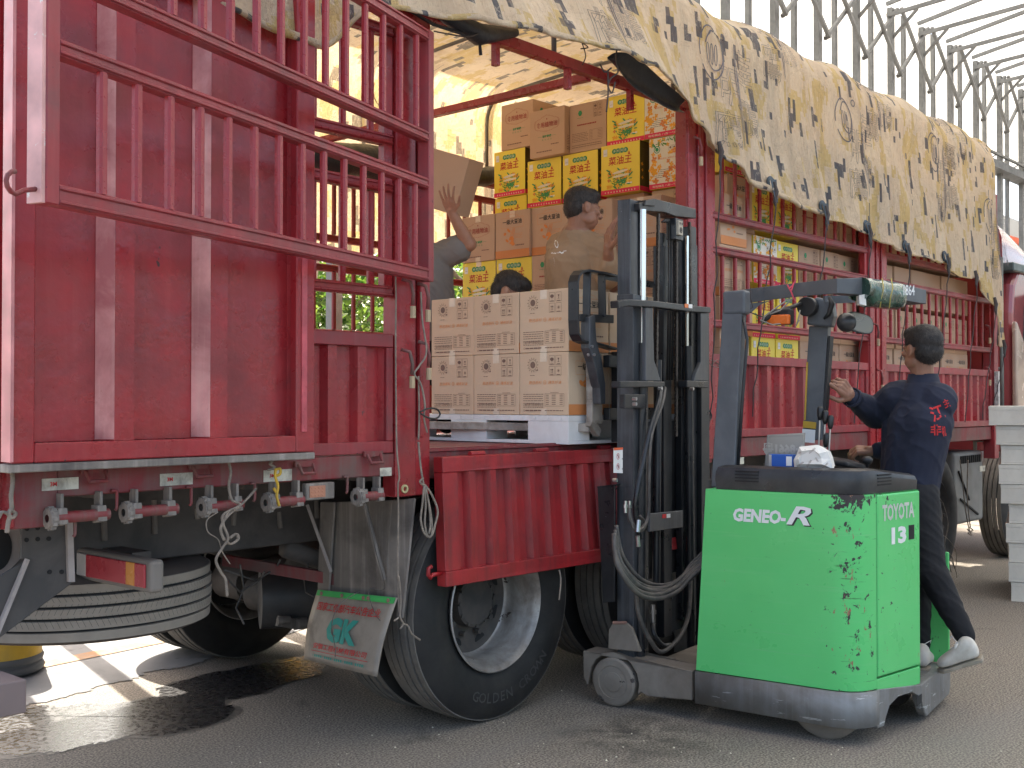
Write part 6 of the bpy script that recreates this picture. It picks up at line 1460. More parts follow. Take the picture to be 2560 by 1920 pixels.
link('warning_mark', MB().prism([fY(x, y, YM - .102) for x, y in ((1656, 1286), (1666, 1285), (1666, 1295), (1656, 1296))], (0, .001, 0)).mesh('warning_mark', M['red_ink']), o, loc=(0, 0, 0)); link('warning_mark', MB().prism([fY(x, y, YM - .102) for x, y in ((1667, 1285), (1676, 1284), (1676, 1294), (1667, 1295))], (0, .001, 0)).mesh('warning_mark', M['white_ink']), o, loc=(0, 0, 0))
o = fp('warning_mark', MB().prism([fY(x, y, YM - .112) for x, y in ((1712, 759), (1721, 760), (1721, 770), (1712, 769))], (0, .001, 0)), M['orange_lamp']); fp('warning_mark', MB().prism([fY(x, y, YM - .112) for x, y in ((1722, 760), (1731, 761), (1731, 771), (1722, 770))], (0, .001, 0)), M['white_ink'])
# bent guard plate at the left of the mast
m = MB().prism([fX(x, y, -.01) for x, y in ((1493, 1216), (1537, 1211), (1536, 1505), (1507, 1507))], (.012, 0, 0)); fp('deflector_plate', m, M['mast'], bevel=.003)
m = MB().prism([fX(x, y, -.01) for x, y in ((1493, 1216), (1537, 1211), (1537, 1215), (1493, 1220))], (.12, 0, 0)).prism([fX(x, y, .10) for x, y in ((1565, 1210), (1575, 1210), (1575, 1235), (1537, 1222))], (.004, 0, 0)); fp('deflector_flange', m, M['mast'])
# caution sticker
q4 = [fY(x, y, YM - .0565) for x, y in ((1534, 1120), (1557, 1121), (1557, 1183), (1534, 1182))]
m = MB().prism(q4, (0, .001, 0)); st_ = fp('caution_sticker', m, M['white_ink'])
m = MB(); 
zt, zb_ = q4[0].z, q4[3].z; xl, xr = q4[0].x, q4[1].x; yy = YM - .0575
m.rect((0, yy, 0), (1, 0, 0), (0, 0, 1), xl, zt - .011, xr, zt, .0); link('sticker_band', m.mesh('sticker_band', M['sun_orange']), st_, loc=(0, 0, 0))
m = MB(); cxm = (xl + xr) / 2 - .003
for zf in (.35, .76): zz = zt + (zb_ - zt) * zf; m.disc((0, yy, 0), (1, 0, 0), (0, 0, 1), cxm, zz, .0145, off=0, n=20, ri=.84); m.beam((cxm - .010, yy, zz + .010), (cxm + .010, yy, zz - .010), .0005, .0025)
link('ban_sign', m.mesh('ban_sign', M['red_ink']), st_, loc=(0, 0, 0))
m = MB()
for zf in (.35, .76): zz = zt + (zb_ - zt) * zf; m.disc((0, yy + .0003, 0), (1, 0, 0), (0, 0, 1), cxm + .002, zz + .006, .003, off=0, n=8); m.rect((0, yy + .0003, 0), (1, 0, 0), (0, 0, 1), cxm - .001, zz - .006, cxm + .006, zz + .003); m.disc((0, yy + .0003, 0), (1, 0, 0), (0, 0, 1), xr - .006, zz - .013, .004, off=0, n=10, ri=.5)
link('pictogram', m.mesh('pictogram', M['black']), st_, loc=(0, 0, 0))
# scale strip on far channel
q4 = [fY(x, y, YM - .0565) for x, y in ((1722, 1143), (1734, 1144), (1734, 1240), (1722, 1238))]; s_ = fp('scale_strip', MB().prism(q4, (0, .001, 0)), M['sticker'])
m = MB()
for k in range(16): z = q4[0].z - .008 - k * (q4[0].z - q4[3].z - .02) / 16; m.rect((0, YM - .0578, 0), (1, 0, 0), (0, 0, 1), q4[0].x + .008, z - .003, q4[0].x + .018, z + .002)
link('scale_marks', m.mesh('scale_marks', M['brown']), s_, loc=(0, 0, 0))
# camera unit near the mast head
c = fY(1698, 570, YM - .07); o = fp('camera_unit', MB().box((c.x - .024, c.y - .01, c.z - .038), (c.x + .024, c.y + .03, c.z + .036)), surf('beige_camera_face', (.42, .38, .30), .5), bevel=.003)
m = MB().disc((c.x, c.y - .011, c.z - .012), (1, 0, 0), (0, 0, 1), 0, 0, .015, n=16, off=.0, ri=.6).disc((c.x, c.y - .011, c.z - .012), (1, 0, 0), (0, 0, 1), 0, 0, .007, n=12)
for dx in (-.011, .011): m.disc((c.x + dx, c.y - .011, c.z + .022), (1, 0, 0), (0, 0, 1), 0, 0, .007, n=10)
link('camera_lens', m.mesh('camera_lens', M['black']), o, loc=(0, 0, 0))
fp('camera_mount', MB().box((c.x - .03, c.y + .005, c.z - .06), (c.x + .06, c.y + .06, c.z + .05)), M['mast'], bevel=.004)
# foot plate, legs, load wheels
m = MB().prism([fX(x, y, -.002) for x, y in ((1520, 1622), (1521, 1575), (1530, 1560), (1566, 1558), (1580, 1572), (1590, 1600), (1601, 1630))], (.02, 0, 0)); fp('mast_foot', m, M['leg'], bevel=.004)
fp('mast_foot_cap', MB().cyl(fX(1533, 1557, 0), fX(1566, 1557, 0), .008, 8), M['rust'])
m = MB(); ax_c = V((.0, .43, .118)); rad = .135
out = [(.60, .245), (.02, .225), (.02, .09), (.25, .075), (.285, .09)]
for k in range(10): a = R(-20) + R(200) * k / 9; out.append((.43 - rad * math.cos(a), .118 + rad * math.sin(a)))
out += [(.575, .08), (.598, .12)]
pr_ = [(y, z) for y, z in out]
m.prism([(0, y, z) for y, z in pr_], (.13, 0, 0)); fp('outrigger_leg', m, M['leg'], bevel=.006)
fp('outrigger_leg', MB().box((.92, 0, .075), (1.03, .60, .235)), M['leg'], bevel=.008)
def lw(x): return MB().lathe([(0, 0), (.045, 0), (.047, .003), (.075, .003), (.078, -.001), (.105, -.001), (.115, .006), (.115, .085), (.105, .092), (0, .092)], (x, .43, .118), (1, 0, 0), 44)
fp('load_wheel', lw(-.008), M['leg'], smooth='auto'); fp('load_wheel', lw(.93), M['leg'], smooth='auto')
fp('front_frame', MB().box((.14, -.02, .09), (.90, .02, .24)).box((.16, .04, .15), (.88, .30, .20)).box((.14, .20, .205), (.20, .60, .225)), M['leg'], bevel=.004)
# carriage, load backrest and forks
YC = .535
def flat(pts, w=.045, t=.012, nm='backrest_bar'):
    P_ = [V(fY(x, y, YC)) for x, y in pts]; m = MB()
    for i in range(len(P_) - 1): m.beam(P_[i], P_[i + 1] + (P_[i + 1] - P_[i]).normalized() * .003, t, w, up=(0, 1, 0))
    fp(nm, m, M['mast'], bevel=.002)
flat([(1530, 690), (1500, 683), (1462, 677), (1446, 680), (1438, 690), (1434, 705), (1434, 800), (1436, 835), (1444, 850), (1458, 856), (1472, 856), (1530, 872)], .055)
flat([(1468, 680), (1466, 792)], .04); flat([(1504, 686), (1506, 792)], .04)
fp('backrest_cross_bar', MB().prism([fY(x, y, YC - .005) for x, y in ((1452, 785), (1535, 787), (1535, 808), (1452, 803))], (0, .02, 0)), M['mast'], bevel=.003)
m = MB().prism([fY(x, y, YC - .03) for x, y in ((1474, 793), (1488, 787), (1492, 850), (1505, 900), (1514, 960), (1514, 1010), (1502, 1010), (1500, 970), (1486, 905), (1474, 870))], (0, .05, 0)); fp('carriage_arm', m, M['mast_face'], bevel=.004)
m = MB()
for px, py in ((1469, 887), (1484, 887), (1479, 866)): c = fY(px, py, YC - .03); m.cyl(c, c + V((0, -.008, 0)), .007, 8)
fp('bolt', m, M['steel'])
for dx, ym in ((0, 'leg'), (.46, 'leg')):
    m = MB(); P_ = [V(fY(x, y, YC + .03)) + V((dx, 0, 0)) for x, y in ((1484, 885), (1486, 1000), (1486, 1060), (1480, 1078))]
    for i in range(3): m.beam(P_[i], P_[i+1], .10, .035, up=(0, 1, 0))
    z = Z_BED + .105; m.box((P_[0].x - .05, YC + .03, z - .04), (P_[0].x + .05, YC + 1.15, z)); fp('fork', m, surf('rust_streaked_fork', (.36, .33, .29), .6, .2, var=.3, vs=8, dirt=((.16, .12, .09), .8, 12)), bevel=.004)
fp('carriage', MB().box((.12, YC - .02, 1.36), (.82, YC + .02, 1.42)).box((.12, YC - .02, 1.62), (.82, YC + .02, 1.68)).box((.2, YC - .02, 1.25), (.28, YC + .02, 1.7)).box((.62, YC - .02, 1.25), (.70, YC + .02, 1.7)), M['mast'], bevel=.004)
for x in (.45, .62, .80, 1.0): fp('backrest_bar', MB().box((x, YC - .006, 1.7), (x + .035, YC + .006, 2.07)), M['mast'])
fp('backrest_bar', MB().box((.1, YC - .006, 2.05), (1.06, YC + .006, 2.085)), M['mast'])
# ---- things lying on the cover
def ftop(name, mb, mats, label, cat, smooth=False, bevel=0):
    o = bpy.data.objects.new(name, mb.mesh(name, mats, smooth is True)); C.objects.link(o); o.matrix_world = FM; tag(o, label, cat)
    if bevel: b = o.modifiers.new('b', 'BEVEL'); b.width = bevel; b.segments = 2
    return o
q4 = [fX(x, y, .30) for x, y in ((1911, 1166), (2008, 1166), (2013, 1082), (1918, 1087))]
pl8 = ftop('number_plate', MB().prism(q4, (.004, 0, 0)), surf('dull_metal_plate', (.33, .33, .31), .4, .6, var=.1), 'dull metal number plate seen from behind leaning behind the blue packet', 'number plate', bevel=.001)
cc = (q4[0] + q4[2]) / 2; m = MB(); vs, fs, tw, th = text_geo('A·8661粤', bold=.05)
kx = .21 / tw; kz = .055 / th; m.add([(cc.x - .1545 if False else .2985, cc.y + x * kx, cc.z + .006 + y * kz) for x, y, z in vs], fs); m.tube([q4[0] + V((-.001, -.006, .006)), q4[1] + V((-.001, .006, .006)), q4[2] + V((-.001, .006, -.006)), q4[3] + V((-.001, -.006, -.006))], .0022, 5, closed=True)
link('embossing', m.mesh('embossing', surf('raised_plate_metal', (.42, .42, .40), .35, .6)), pl8, loc=(0, 0, 0))
a, b = fX(1927, 1168, .18), fX(1986, 1168, .18); zt = fX(1927, 1135, .18).z
pk = ftop('cigarette_packet', MB().box((.16, b.y, a.z), (.20, a.y, zt)), M['blue'], 'small blue packet beside the white paper bag on the black cover', 'packet', bevel=.002)
link('silver_end', MB().box((.158, a.y - .012, a.z + .001), (.202, a.y + .0005, zt - .002)).mesh('silver_end', M['steel']), pk, loc=(0, 0, 0)); link('white_label', MB().box((.1585, b.y + .004, a.z + .01), (.1598, b.y + .03, zt - .008)).mesh('white_label', M['white_ink']), pk, loc=(0, 0, 0))
B = [(1986, 1172), (2082, 1172), (2076, 1148), (2068, 1128), (2042, 1112), (1998, 1117), (1992, 1135), (1984, 1150)]
f0 = [fX(x, y, .13) for x, y in B]; ctr = sum(f0, V()) / len(f0); m = MB(); k = len(B)
f1 = [p + V((.03, 0, 0)) + (ctr - p) * .05 for p in f0]; f2 = [p + V((.09, 0, 0)) + (ctr - p) * .22 for p in f0]; mid = [p + V((-.018 - .01 * (i % 2), 0, 0)) + (ctr - p) * .4 for i, p in enumerate(f0)]
m.add(mid + f0 + f1 + f2, [tuple(range(k))[::-1]] + [(r*k+i, r*k+(i+1) % k, (r+1)*k+(i+1) % k, (r+1)*k+i) for r in range(3) for i in range(k)] + [tuple(3*k + i for i in range(k))])
bag = ftop('paper_bag', m, M['bag'], 'folded white paper bag with chocolate print standing on the black cover', 'paper bag')
m = MB()
for px, py, rt_ in ((2000, 1160, .6), (2022, 1158, 1.0), (2045, 1152, -.9), (2062, 1164, .8), (2005, 1128, .4), (2030, 1126, .7)):
    c = fX(px, py, .108); m.text('chocolate', c, (0, -1, 0), (0, 0, 1), 0, 0, .010, .036, rot=rt_)
link('lettering', m.mesh('lettering', M['brown']), bag, loc=(0, 0, 0))
# ================================================================ PEOPLE
def remesh_obj(name, mb, mat, voxel, smooth=6, disp=None, parent=None, dscale=.1):
    me = mb.mesh(name, mat, True); o = bpy.data.objects.new(name, me); C.objects.link(o)
    r = o.modifiers.new('r', 'REMESH'); r.mode = 'VOXEL'; r.voxel_size = voxel; r.use_smooth_shade = True
    s = o.modifiers.new('s', 'SMOOTH'); s.factor = .5; s.iterations = smooth
    bpy.context.view_layer.update(); dg = bpy.context.evaluated_depsgraph_get()
    m2 = bpy.data.meshes.new_from_object(o.evaluated_get(dg)); o.modifiers.clear(); o.data = m2; bpy.data.meshes.remove(me)
    m2.name = name
    if not m2.materials: m2.materials.append(mat)
    if disp:
        m2.calc_loop_triangles() if False else None
        nn = [v.normal.copy() for v in m2.vertices]
        for v, n in zip(m2.vertices, nn):
            c = v.co; a = noise.noise(V((c.x, c.y, c.z * 1.2)) / dscale); b = 1 - abs(noise.noise(V((c.x + c.z * .8, c.y - c.z * .5, c.z + c.x)) / (dscale * .55))) * 2
            v.co = c + n * (disp * a + disp * .7 * max(0, b) ** 2)
    m2.polygons.foreach_set('use_smooth', [True] * len(m2.polygons))
    if parent is not None: o.parent = parent; o.location = -V(parent.location)
    return o
def basis(fwd, up=(0, 0, 1)):
    f = V(fwd).normalized(); u = V(up); r = f.cross(u).normalized(); u = r.cross(f).normalized(); return r, f, u   # right, forward, up
def head_mb(m, c, fwd, up=(0, 0, 1), s=1.0):
    """c = centre of the skull; fwd = where the face looks"""
    r, f, u = basis(fwd, up); Mx = Matrix((r, f, u)).transposed(); P = lambda x, y, z: V(c) + r * x * s + f * y * s + u * z * s
    m.ellipsoid(P(0, -.012, .02), (.076 * s, .094 * s, .088 * s), Mx, 24, 16); m.ellipsoid(P(0, .025, -.045), (.060 * s, .066 * s, .075 * s), Mx, 20, 14); m.ellipsoid(P(0, .050, -.085), (.030 * s, .032 * s, .026 * s), Mx)
    m.ellipsoid(P(0, .075, .012), (.052 * s, .018 * s, .014 * s), Mx); m.capsule(P(0, .082, .005), P(0, .106, -.030), .009 * s, .015 * s); m.ellipsoid(P(.014, .094, -.034), .010 * s, Mx); m.ellipsoid(P(-.014, .094, -.034), .010 * s, Mx)
    m.ellipsoid(P(0, .084, -.060), (.024 * s, .012 * s, .007 * s), Mx); m.ellipsoid(P(0, .081, -.072), (.020 * s, .012 * s, .008 * s), Mx)
    for q in (-1, 1):
        m.ellipsoid(P(q * .040, .066, -.018), (.022 * s, .020 * s, .018 * s), Mx); m.ellipsoid(P(q * .030, .078, -.004), (.012 * s, .008 * s, .008 * s), Mx)
        m.ellipsoid(P(q * .078, -.004, -.008), (.008 * s, .020 * s, .032 * s), Mx, 12, 8); m.ellipsoid(P(q * .083, -.012, .006), (.006 * s, .014 * s, .018 * s), Mx, 10, 8); m.ellipsoid(P(q * .050, .02, -.06), (.018 * s, .04 * s, .03 * s), Mx)
    return P, Mx
def hair_mb(m, c, fwd, up=(0, 0, 1), s=1.0, front=.06):
    r, f, u = basis(fwd, up); Mx = Matrix((r, f, u)).transposed(); P = lambda x, y, z: V(c) + r * x * s + f * y * s + u * z * s
    m.ellipsoid(P(0, -.018, .040), (.079 * s, .096 * s, .078 * s), Mx, 28, 18); m.ellipsoid(P(0, -.048, -.006), (.071 * s, .060 * s, .066 * s), Mx, 24, 16); m.ellipsoid(P(0, .035, .072), (.062 * s, .055 * s, .040 * s), Mx, 20, 12)
    return P, Mx
def strands(hair, n=5200, L=.013, seed=1, down=.5):
    me = hair.data; rnd = random.Random(seed); vs = me.vertices; m = MB(); N = len(vs); ctr = sum((v.co for v in vs), V()) / N
    for _ in range(n):
        v = vs[rnd.randrange(N)]; nn = v.normal; p = v.co - nn * .002; w = nn.orthogonal().normalized(); side = nn.cross(V((0, 0, 1)));
        d = (nn * .55 + V((0, 0, -down)) + V((rnd.gauss(0, .28), rnd.gauss(0, .28), rnd.gauss(0, .28)))).normalized(); l = L * rnd.uniform(.6, 1.3); w = d.cross(nn); w = (w.normalized() if w.length > .01 else side) * .0007
        m.add([p - w, p + w, p + d * l], [(0, 1, 2)])
    o = link('hair_strands', m.mesh('hair_strands', M['hair']), hair, loc=(0, 0, 0)); o['kind'] = 'stuff'
def hand_mb(m, wrist, dirn, palm_n, s=1.0, curl=(.5, .5, .5, .5), thumb=.4, side=1, spread=.08):
    """wrist point, pointing direction, normal out of the back of the hand; side=+1: thumb towards dirn x palm_n"""
    d = V(dirn).normalized(); n = V(palm_n); n = (n - d * n.dot(d)).normalized(); t = d.cross(n) * side    # t towards thumb
    W_ = V(wrist); m.capsule(W_ - d * .02 * s, W_ + d * .02 * s, .026 * s, .028 * s)
    for k in range(4):
        o = (.033 - k * .022) * s; m.capsule(W_ + d * .015 * s + t * o * .6, W_ + d * (.085 - .006 * abs(k - 1)) * s + t * o, .017 * s, .0125 * s, 10)
    Ls = (.043, .048, .045, .036)
    for k in range(4):
        o = (.033 - k * .022) * s; p = W_ + d * (.085 - .006 * abs(k - 1)) * s + t * o; a = 0; dd = (d + t * (1.5 - k) * spread).normalized(); r = .0098 * s * (1 - .06 * (k == 3))
        for j, f_ in enumerate((1, .68, .55)):
            a += curl[k] * (.9 if j == 0 else 1.1) ; v = dd * math.cos(a) - n * math.sin(a); q = p + v * Ls[k] * f_ * s; m.capsule(p, q, r, r * .9, 10); p = q; r *= .93
    p = W_ + d * .02 * s + t * .026 * s; v = (d * .62 + t * .75 - n * thumb * .5).normalized(); q = p + v * .042 * s; m.capsule(p, q, .0155 * s, .0125 * s, 10); v2 = (d * .85 + t * (.45 - thumb * .3) - n * thumb * .5).normalized(); q2 = q + v2 * .032 * s; m.capsule(q, q2, .012 * s, .0105 * s, 10); m.capsule(q2, q2 + (v2 * .9 + d * .2) * .024 * s, .0105 * s, .009 * s, 10)
def shoe(parent, heel, toe, up=(0, 0, 1), nm='shoe'):
    h, t = V(heel), V(toe); d = (t - h).normalized(); r, f, u = basis(d, up); Mx = Matrix((r, f, u)).transposed(); L = (t - h).length; P = lambda x, y, z: h + r * x + f * y * L + u * z
    ST = [(-.055, .012, .03, .055), (-.03, .026, .008, .082), (.03, .033, .0, .098), (.12, .036, 0, .108), (.22, .037, 0, .108), (.31, .037, 0, .096), (.42, .038, 0, .082), (.55, .042, 0, .068), (.68, .046, 0, .057), (.80, .046, 0, .049), (.90, .040, .002, .042), (.97, .028, .005, .034), (1.02, .010, .012, .024)]
    m = MB(); n = 22; vs = []
    for y, w, z0, z1 in ST:
        for k in range(n):
            a = 2 * PI * k / n; ca, sa = math.cos(a), math.sin(a); top = sa > 0; e = .62 if not top else 1.0; hw = w * (abs(ca) ** (.6 if not top else .85)) * (1 if ca > 0 else -1); vs.append(P(hw, y, (z0 + z1) / 2 + (z1 - z0) / 2 * (abs(sa) ** e) * (1 if top else -1)))
    k_ = len(ST); m.add(vs, [(i*n+j, i*n+(j+1) % n, (i+1)*n+(j+1) % n, (i+1)*n+j) for i in range(k_-1) for j in range(n)] + [tuple(range(n))[::-1], tuple((k_-1)*n + j for j in range(n))])
    o = bpy.data.objects.new(nm, m.mesh(nm, M['shoe'], True)); C.objects.link(o); o.parent = parent; o.location = -V(parent.location); sb = o.modifiers.new('s', 'SUBSURF'); sb.levels = sb.render_levels = 1
    m = MB(); vs = []; 
    out = [(.0, .0, .028), (-.10, 0, 0)]
    prof = [(-.06, .030), (-.02, .036), (.2, .038), (.45, .036), (.7, .047), (.9, .042), (1.02, .024), (1.06, 0)]
    pts = [P(w, y, -.004) for y, w in prof] + [P(-w, y, -.004) for y, w in reversed(prof)]
    m.prism(pts, -u * .018); 
    for k in range(8): m.add(MB().box((0,0,0),(0,0,0)).v[:0], []); m.ellipsoid(P(0, .02 + k * .13, -.020), (.038, .014, .010), Mx, 10, 6)
    link('sole', m.mesh('sole', M['sole']), o, loc=(0, 0, 0)); bv = o.children[0].modifiers.new('b', 'BEVEL'); bv.width = .008; bv.segments = 2
    m = MB()
    for k in range(4): m.tube([P(-.026, .36 + k * .075, .082 - k * .010), P(0, .36 + k * .075, .094 - k * .011), P(.026, .36 + k * .075, .082 - k * .010)], .0025, 5)
    m.tube([P(0, .36, .094), P(-.04, .30, .10), P(-.055, .38, .085), P(-.01, .37, .094)], .002, 5); m.tube([P(0, .36, .094), P(.035, .44, .115), P(.03, .50, .10)], .002, 5)
    link('laces', m.mesh('laces', M['bag']), o, loc=(0, 0, 0)); return o

# ---- driver on the forklift
hd = atD(2304, 874, 5.56); face_dir = (_F0 * .93 - _RT * .36)
drv = thing('person', (hd.x, hd.y, .18), 'man in navy work jacket and black trousers standing on the forklift, pointing, seen from behind', 'person')
nk = atD(2308, 955, 5.58); chest = atD(2300, 1060, 5.58); pel = atD(2272, 1215, 5.60)
Ls_, Rs_ = atD(2246, 996, 5.66), atD(2344, 1004, 5.50)
Le, Lw = atD(2190, 1035, 5.80), atD(2127, 992, 5.64)
Re, Rw = atD(2300, 1120, 5.82), atD(2182, 1128, 5.86)
hipL, hipR = atD(2270, 1235, 5.62), atD(2296, 1235, 5.52); knL, anL = atD(2296, 1440, 5.58), atD(2298, 1615, 5.60); knR, anR = atD(2326, 1425, 5.42), atD(2412, 1592, 5.34)
m = MB(); head_mb(m, hd, face_dir); m.capsule(nk + V((0, 0, -.06)), hd + V((0, 0, -.05)) - face_dir * .0, .056, .055); m.capsule(nk + V((0, 0, -.08)), pel, .09, .10); m.capsule(nk + V((0, 0, -.05)), Ls_, .05, .05); m.capsule(nk + V((0, 0, -.05)), Rs_, .05, .05)
m.capsule(Ls_, Le, .045, .038); m.capsule(Le, Lw, .036, .026); m.capsule(Rs_, Re, .045, .038); m.capsule(Re, Rw, .036, .026); m.capsule(pel, hipL, .08, .07); m.capsule(pel, hipR, .08, .07); m.capsule(hipL, knL, .065, .045); m.capsule(knL, anL, .042, .03); m.capsule(hipR, knR, .065, .045); m.capsule(knR, anR, .042, .03)
tgt = atD(2090, 948, 5.58); hand_mb(m, Lw, (tgt - Lw), (_RT * .15 - _F0 * .9 + V((0, 0, .45))), 1.08, curl=(.12, .95, 1.05, 1.1), thumb=.9, side=-1)
tg2 = atD(2118, 1118, 5.9); hand_mb(m, Rw, (tg2 - Rw) + V((0, 0, -.01)), V((0, 0, 1)) - _F0 * .5, .98, curl=(.75, .85, .9, .95), thumb=.8, side=1)
remesh_obj('body', m, M['skin_tan'], .0042, 3, parent=drv)
m = MB(); P, Mx = hair_mb(m, hd + V((0, 0, .002)), face_dir, s=1.03); strands(remesh_obj('hair', m, M['hair'], .005, 3, disp=.002, dscale=.03, parent=drv), 9000, .011, 2)
m = MB(); m.capsule(nk + V((0, 0, -.085)), chest, .115, .150, 20); m.capsule(chest, pel, .145, .128, 20); m.capsule(atD(2315, 1060, 5.52), atD(2288, 1220, 5.55), .125, .108, 20); m.capsule(atD(2262, 1075, 5.68), atD(2258, 1230, 5.68), .11, .108, 20); m.capsule(pel, pel + V((0, 0, -.09)), .130, .128, 20)
m.capsule(nk + V((0, 0, -.07)), Ls_, .085, .088, 16); m.capsule(nk + V((0, 0, -.07)), Rs_, .09, .090, 16); m.capsule(Ls_, Le, .088, .078, 16); m.capsule(Le, Lw + (Le - Lw) * .10, .076, .048, 16); m.capsule(Rs_, Re, .088, .075); m.capsule(Re, Rw + (Re - Rw) * .14, .07, .045)
m.capsule(Ls_.lerp(Le, .6), chest + V((0, 0, .02)), .05, .06)
jk = remesh_obj('jacket', m, M['navy'], .006, 9, disp=.006, dscale=.16, parent=drv)
m = MB()
cu = (Lw - Le).normalized(); link('cuff', MB().tube([Lw - cu * .03, Lw - cu * .0], [.052, .050], 20, caps=False).mesh('cuff', M['navy'], True), jk, loc=(0, 0, 0)).modifiers.new('s', 'SOLIDIFY').thickness = .006; m.tube([nk + V((0, 0, -.06)), nk + V((0, 0, -.02)), nk + V((0, 0, .040))], [.100, .084, .069], 24, caps=False); link('collar', m.mesh('collar', M['navy'], True), jk, loc=(0, 0, 0)).modifiers.new('s', 'SOLIDIFY').thickness = .006
m = MB().lathe([(0, .002), (.007, .002), (.008, 0)], atD(2117, 1007, 5.90), -_F0, 10); link('button', m.mesh('button', M['steel']), jk, loc=(0, 0, 0))
# characters embroidered on the back, laid onto the jacket
bpy.context.view_layer.update()
def cast_on(ob, px, py, off=.002):
    d = ray(px, py); r = ob.ray_cast(CAM - V(ob.location) - (V(ob.parent.location) if ob.parent else V()), d); 
    return (r[1] + V(ob.location) * 0 - d.normalized() * off) if r[0] else None
def cloth_text(s, ob, cx, cy, hpx, wpx, rot=0, bold=.02, sk=0, off=.0025):
    vs, fs, tw, th = text_geo(s, bold=bold, res=2); out = []; ok = True
    for x, y, z in vs:
        X, Y = x / tw * wpx, y / th * hpx; X, Y = X * math.cos(rot) - Y * math.sin(rot), X * math.sin(rot) + Y * math.cos(rot)
        p = cast_on(ob, cx + X, cy - Y + X * sk, off)
        if p is None: p = out[-1] if out else None
        out.append(p)
    base = next((p for p in out if p is not None), V()); return [p if p is not None else base for p in out], fs
m = MB()
for s, cx, cy, h, w, rt, sk in (('江', 2343, 1032, 40, 34, .35, 0), ('主', 2366, 1008, 22, 15, .4, 0), ('非', 2340, 1075, 27, 27, .03, 0), ('机', 2360, 1078, 26, 10, .1, 0)):
    vs, fs = cloth_text(s, jk, cx, cy, h, w, rt, sk=sk); m.add(vs, fs)
link('embroidered_lettering', m.mesh('embroidered_lettering', M['jacket_red']), jk, loc=(0, 0, 0))
m = MB(); m.capsule(pel + V((0, 0, -.02)), hipL + V((0, 0, -.05)), .112, .10, 18); m.capsule(pel + V((0, 0, -.02)), hipR + V((0, 0, -.05)), .112, .10, 18); m.capsule(hipL, knL, .098, .066, 18); m.capsule(knL, anL + V((0, 0, .02)), .064, .050, 16); m.capsule(hipR, knR, .100, .072, 18); m.capsule(knR, anR + V((0, 0, .01)), .074, .048, 16)
remesh_obj('trousers', m, M['trouser'], .007, 6, disp=.006, dscale=.12, parent=drv)
sh = shoe(drv, atD(2448, 1640, 5.28), atD(2348, 1668, 5.36), up=V((-.25, .2, 1)))
sh2 = shoe(drv, atD(2303, 1668, 5.42), atD(2315, 1650, 5.66))

# ---- man in tan sweatshirt in the opening
hd = atD(1458, 522, 6.35); fd = (_RT * .93 + _F0 * .30 + V((0, 0, -.12)))
tan = thing('person', (hd.x, hd.y, Z_BED), 'man in tan sweatshirt standing in the truck behind the forklift mast, face turned right', 'person')
nk = atD(1440, 590, 6.38); ch = atD(1438, 660, 6.38); pel = atD(1448, 800, 6.4)
Ls_, Rs_ = atD(1500, 625, 6.30), atD(1402, 620, 6.5); 
m = MB(); head_mb(m, hd, fd, up=V((-.0, 0, 1)) - _RT * .12, s=1.0); m.capsule(nk + V((0, 0, -.05)), hd + V((0, 0, -.04)) - fd.normalized() * .025, .060, .062); m.capsule(nk, pel, .09, .10)
Le, Lw = atD(1520, 690, 6.25), atD(1521, 625, 6.15); m.capsule(nk + V((0, 0, -.03)), Ls_, .05, .05); m.capsule(Ls_, Le, .048, .042); m.capsule(Le, Lw, .040, .028); hand_mb(m, Lw, atD(1523, 575, 6.12) - Lw, -_F0 * .4 + _RT * -.9, 1.0, curl=(.15, .25, .3, .4), thumb=.3, side=1)
for a, b in ((hipa, hipb) for hipa, hipb in ((-.09, -.1), (.09, .1))): h0 = pel + _RT * a; k0 = V((h0.x, h0.y, Z_BED + .45)); f0_ = V((h0.x, h0.y, Z_BED + .06)); m.capsule(h0, k0, .07, .05); m.capsule(k0, f0_, .045, .035)
R2e, R2w = atD(1505, 735, 6.55), atD(1550, 705, 6.5); m.capsule(Rs_, R2e, .048, .04); m.capsule(R2e, R2w, .038, .03)
remesh_obj('body', m, M['skin_tan'], .0045, 3, parent=tan)
m = MB(); hair_mb(m, hd + V((0, 0, .003)), fd, up=V((0, 0, 1)) - _RT * .12, s=1.03); strands(remesh_obj('hair', m, M['hair'], .005, 3, disp=.002, dscale=.03, parent=tan), 8000, .011, 3)
m = MB(); m.capsule(nk + V((0, 0, -.04)), ch, .105, .165, 20); m.capsule(ch, pel, .165, .155, 20); m.capsule(atD(1405, 650, 6.45), atD(1415, 760, 6.45), .10, .12, 18); m.capsule(nk + V((0, 0, -.04)), Ls_, .09, .085, 16); m.capsule(nk + V((0, 0, -.04)), Rs_, .09, .085, 16); m.capsule(Ls_, Le, .088, .072, 16); m.capsule(Le, Le.lerp(Lw, .45), .066, .05, 16); m.capsule(Rs_, R2e, .085, .07)
sw = remesh_obj('sweatshirt', m, M['tan'], .006, 8, disp=.008, dscale=.15, parent=tan)
bpy.context.view_layer.update()
m = MB(); vs = []
for k in range(20):
    a = 2 * PI * k / 20
    for q in (1, .72): vs.append(cast_on(sw, 1391 + 4.5 * q * math.cos(a) + 1.6 * q * math.sin(a), 610 + 10 * q * math.sin(a)) or V())
if all(v.length > 0 for v in vs): m.add(vs, [(2*i, (2*i+2) % 40, (2*i+3) % 40, 2*i+1) for i in range(20)])
def stroke(pts, w=1.2):
    vs = []
    for x, y in pts: 
        a, b = cast_on(sw, x, y - w), cast_on(sw, x, y + w)
        if a is None or b is None: return
        vs += [a, b]
    m.add(vs, [(2*i, 2*i+1, 2*i+3, 2*i+2) for i in range(len(pts) - 1)])
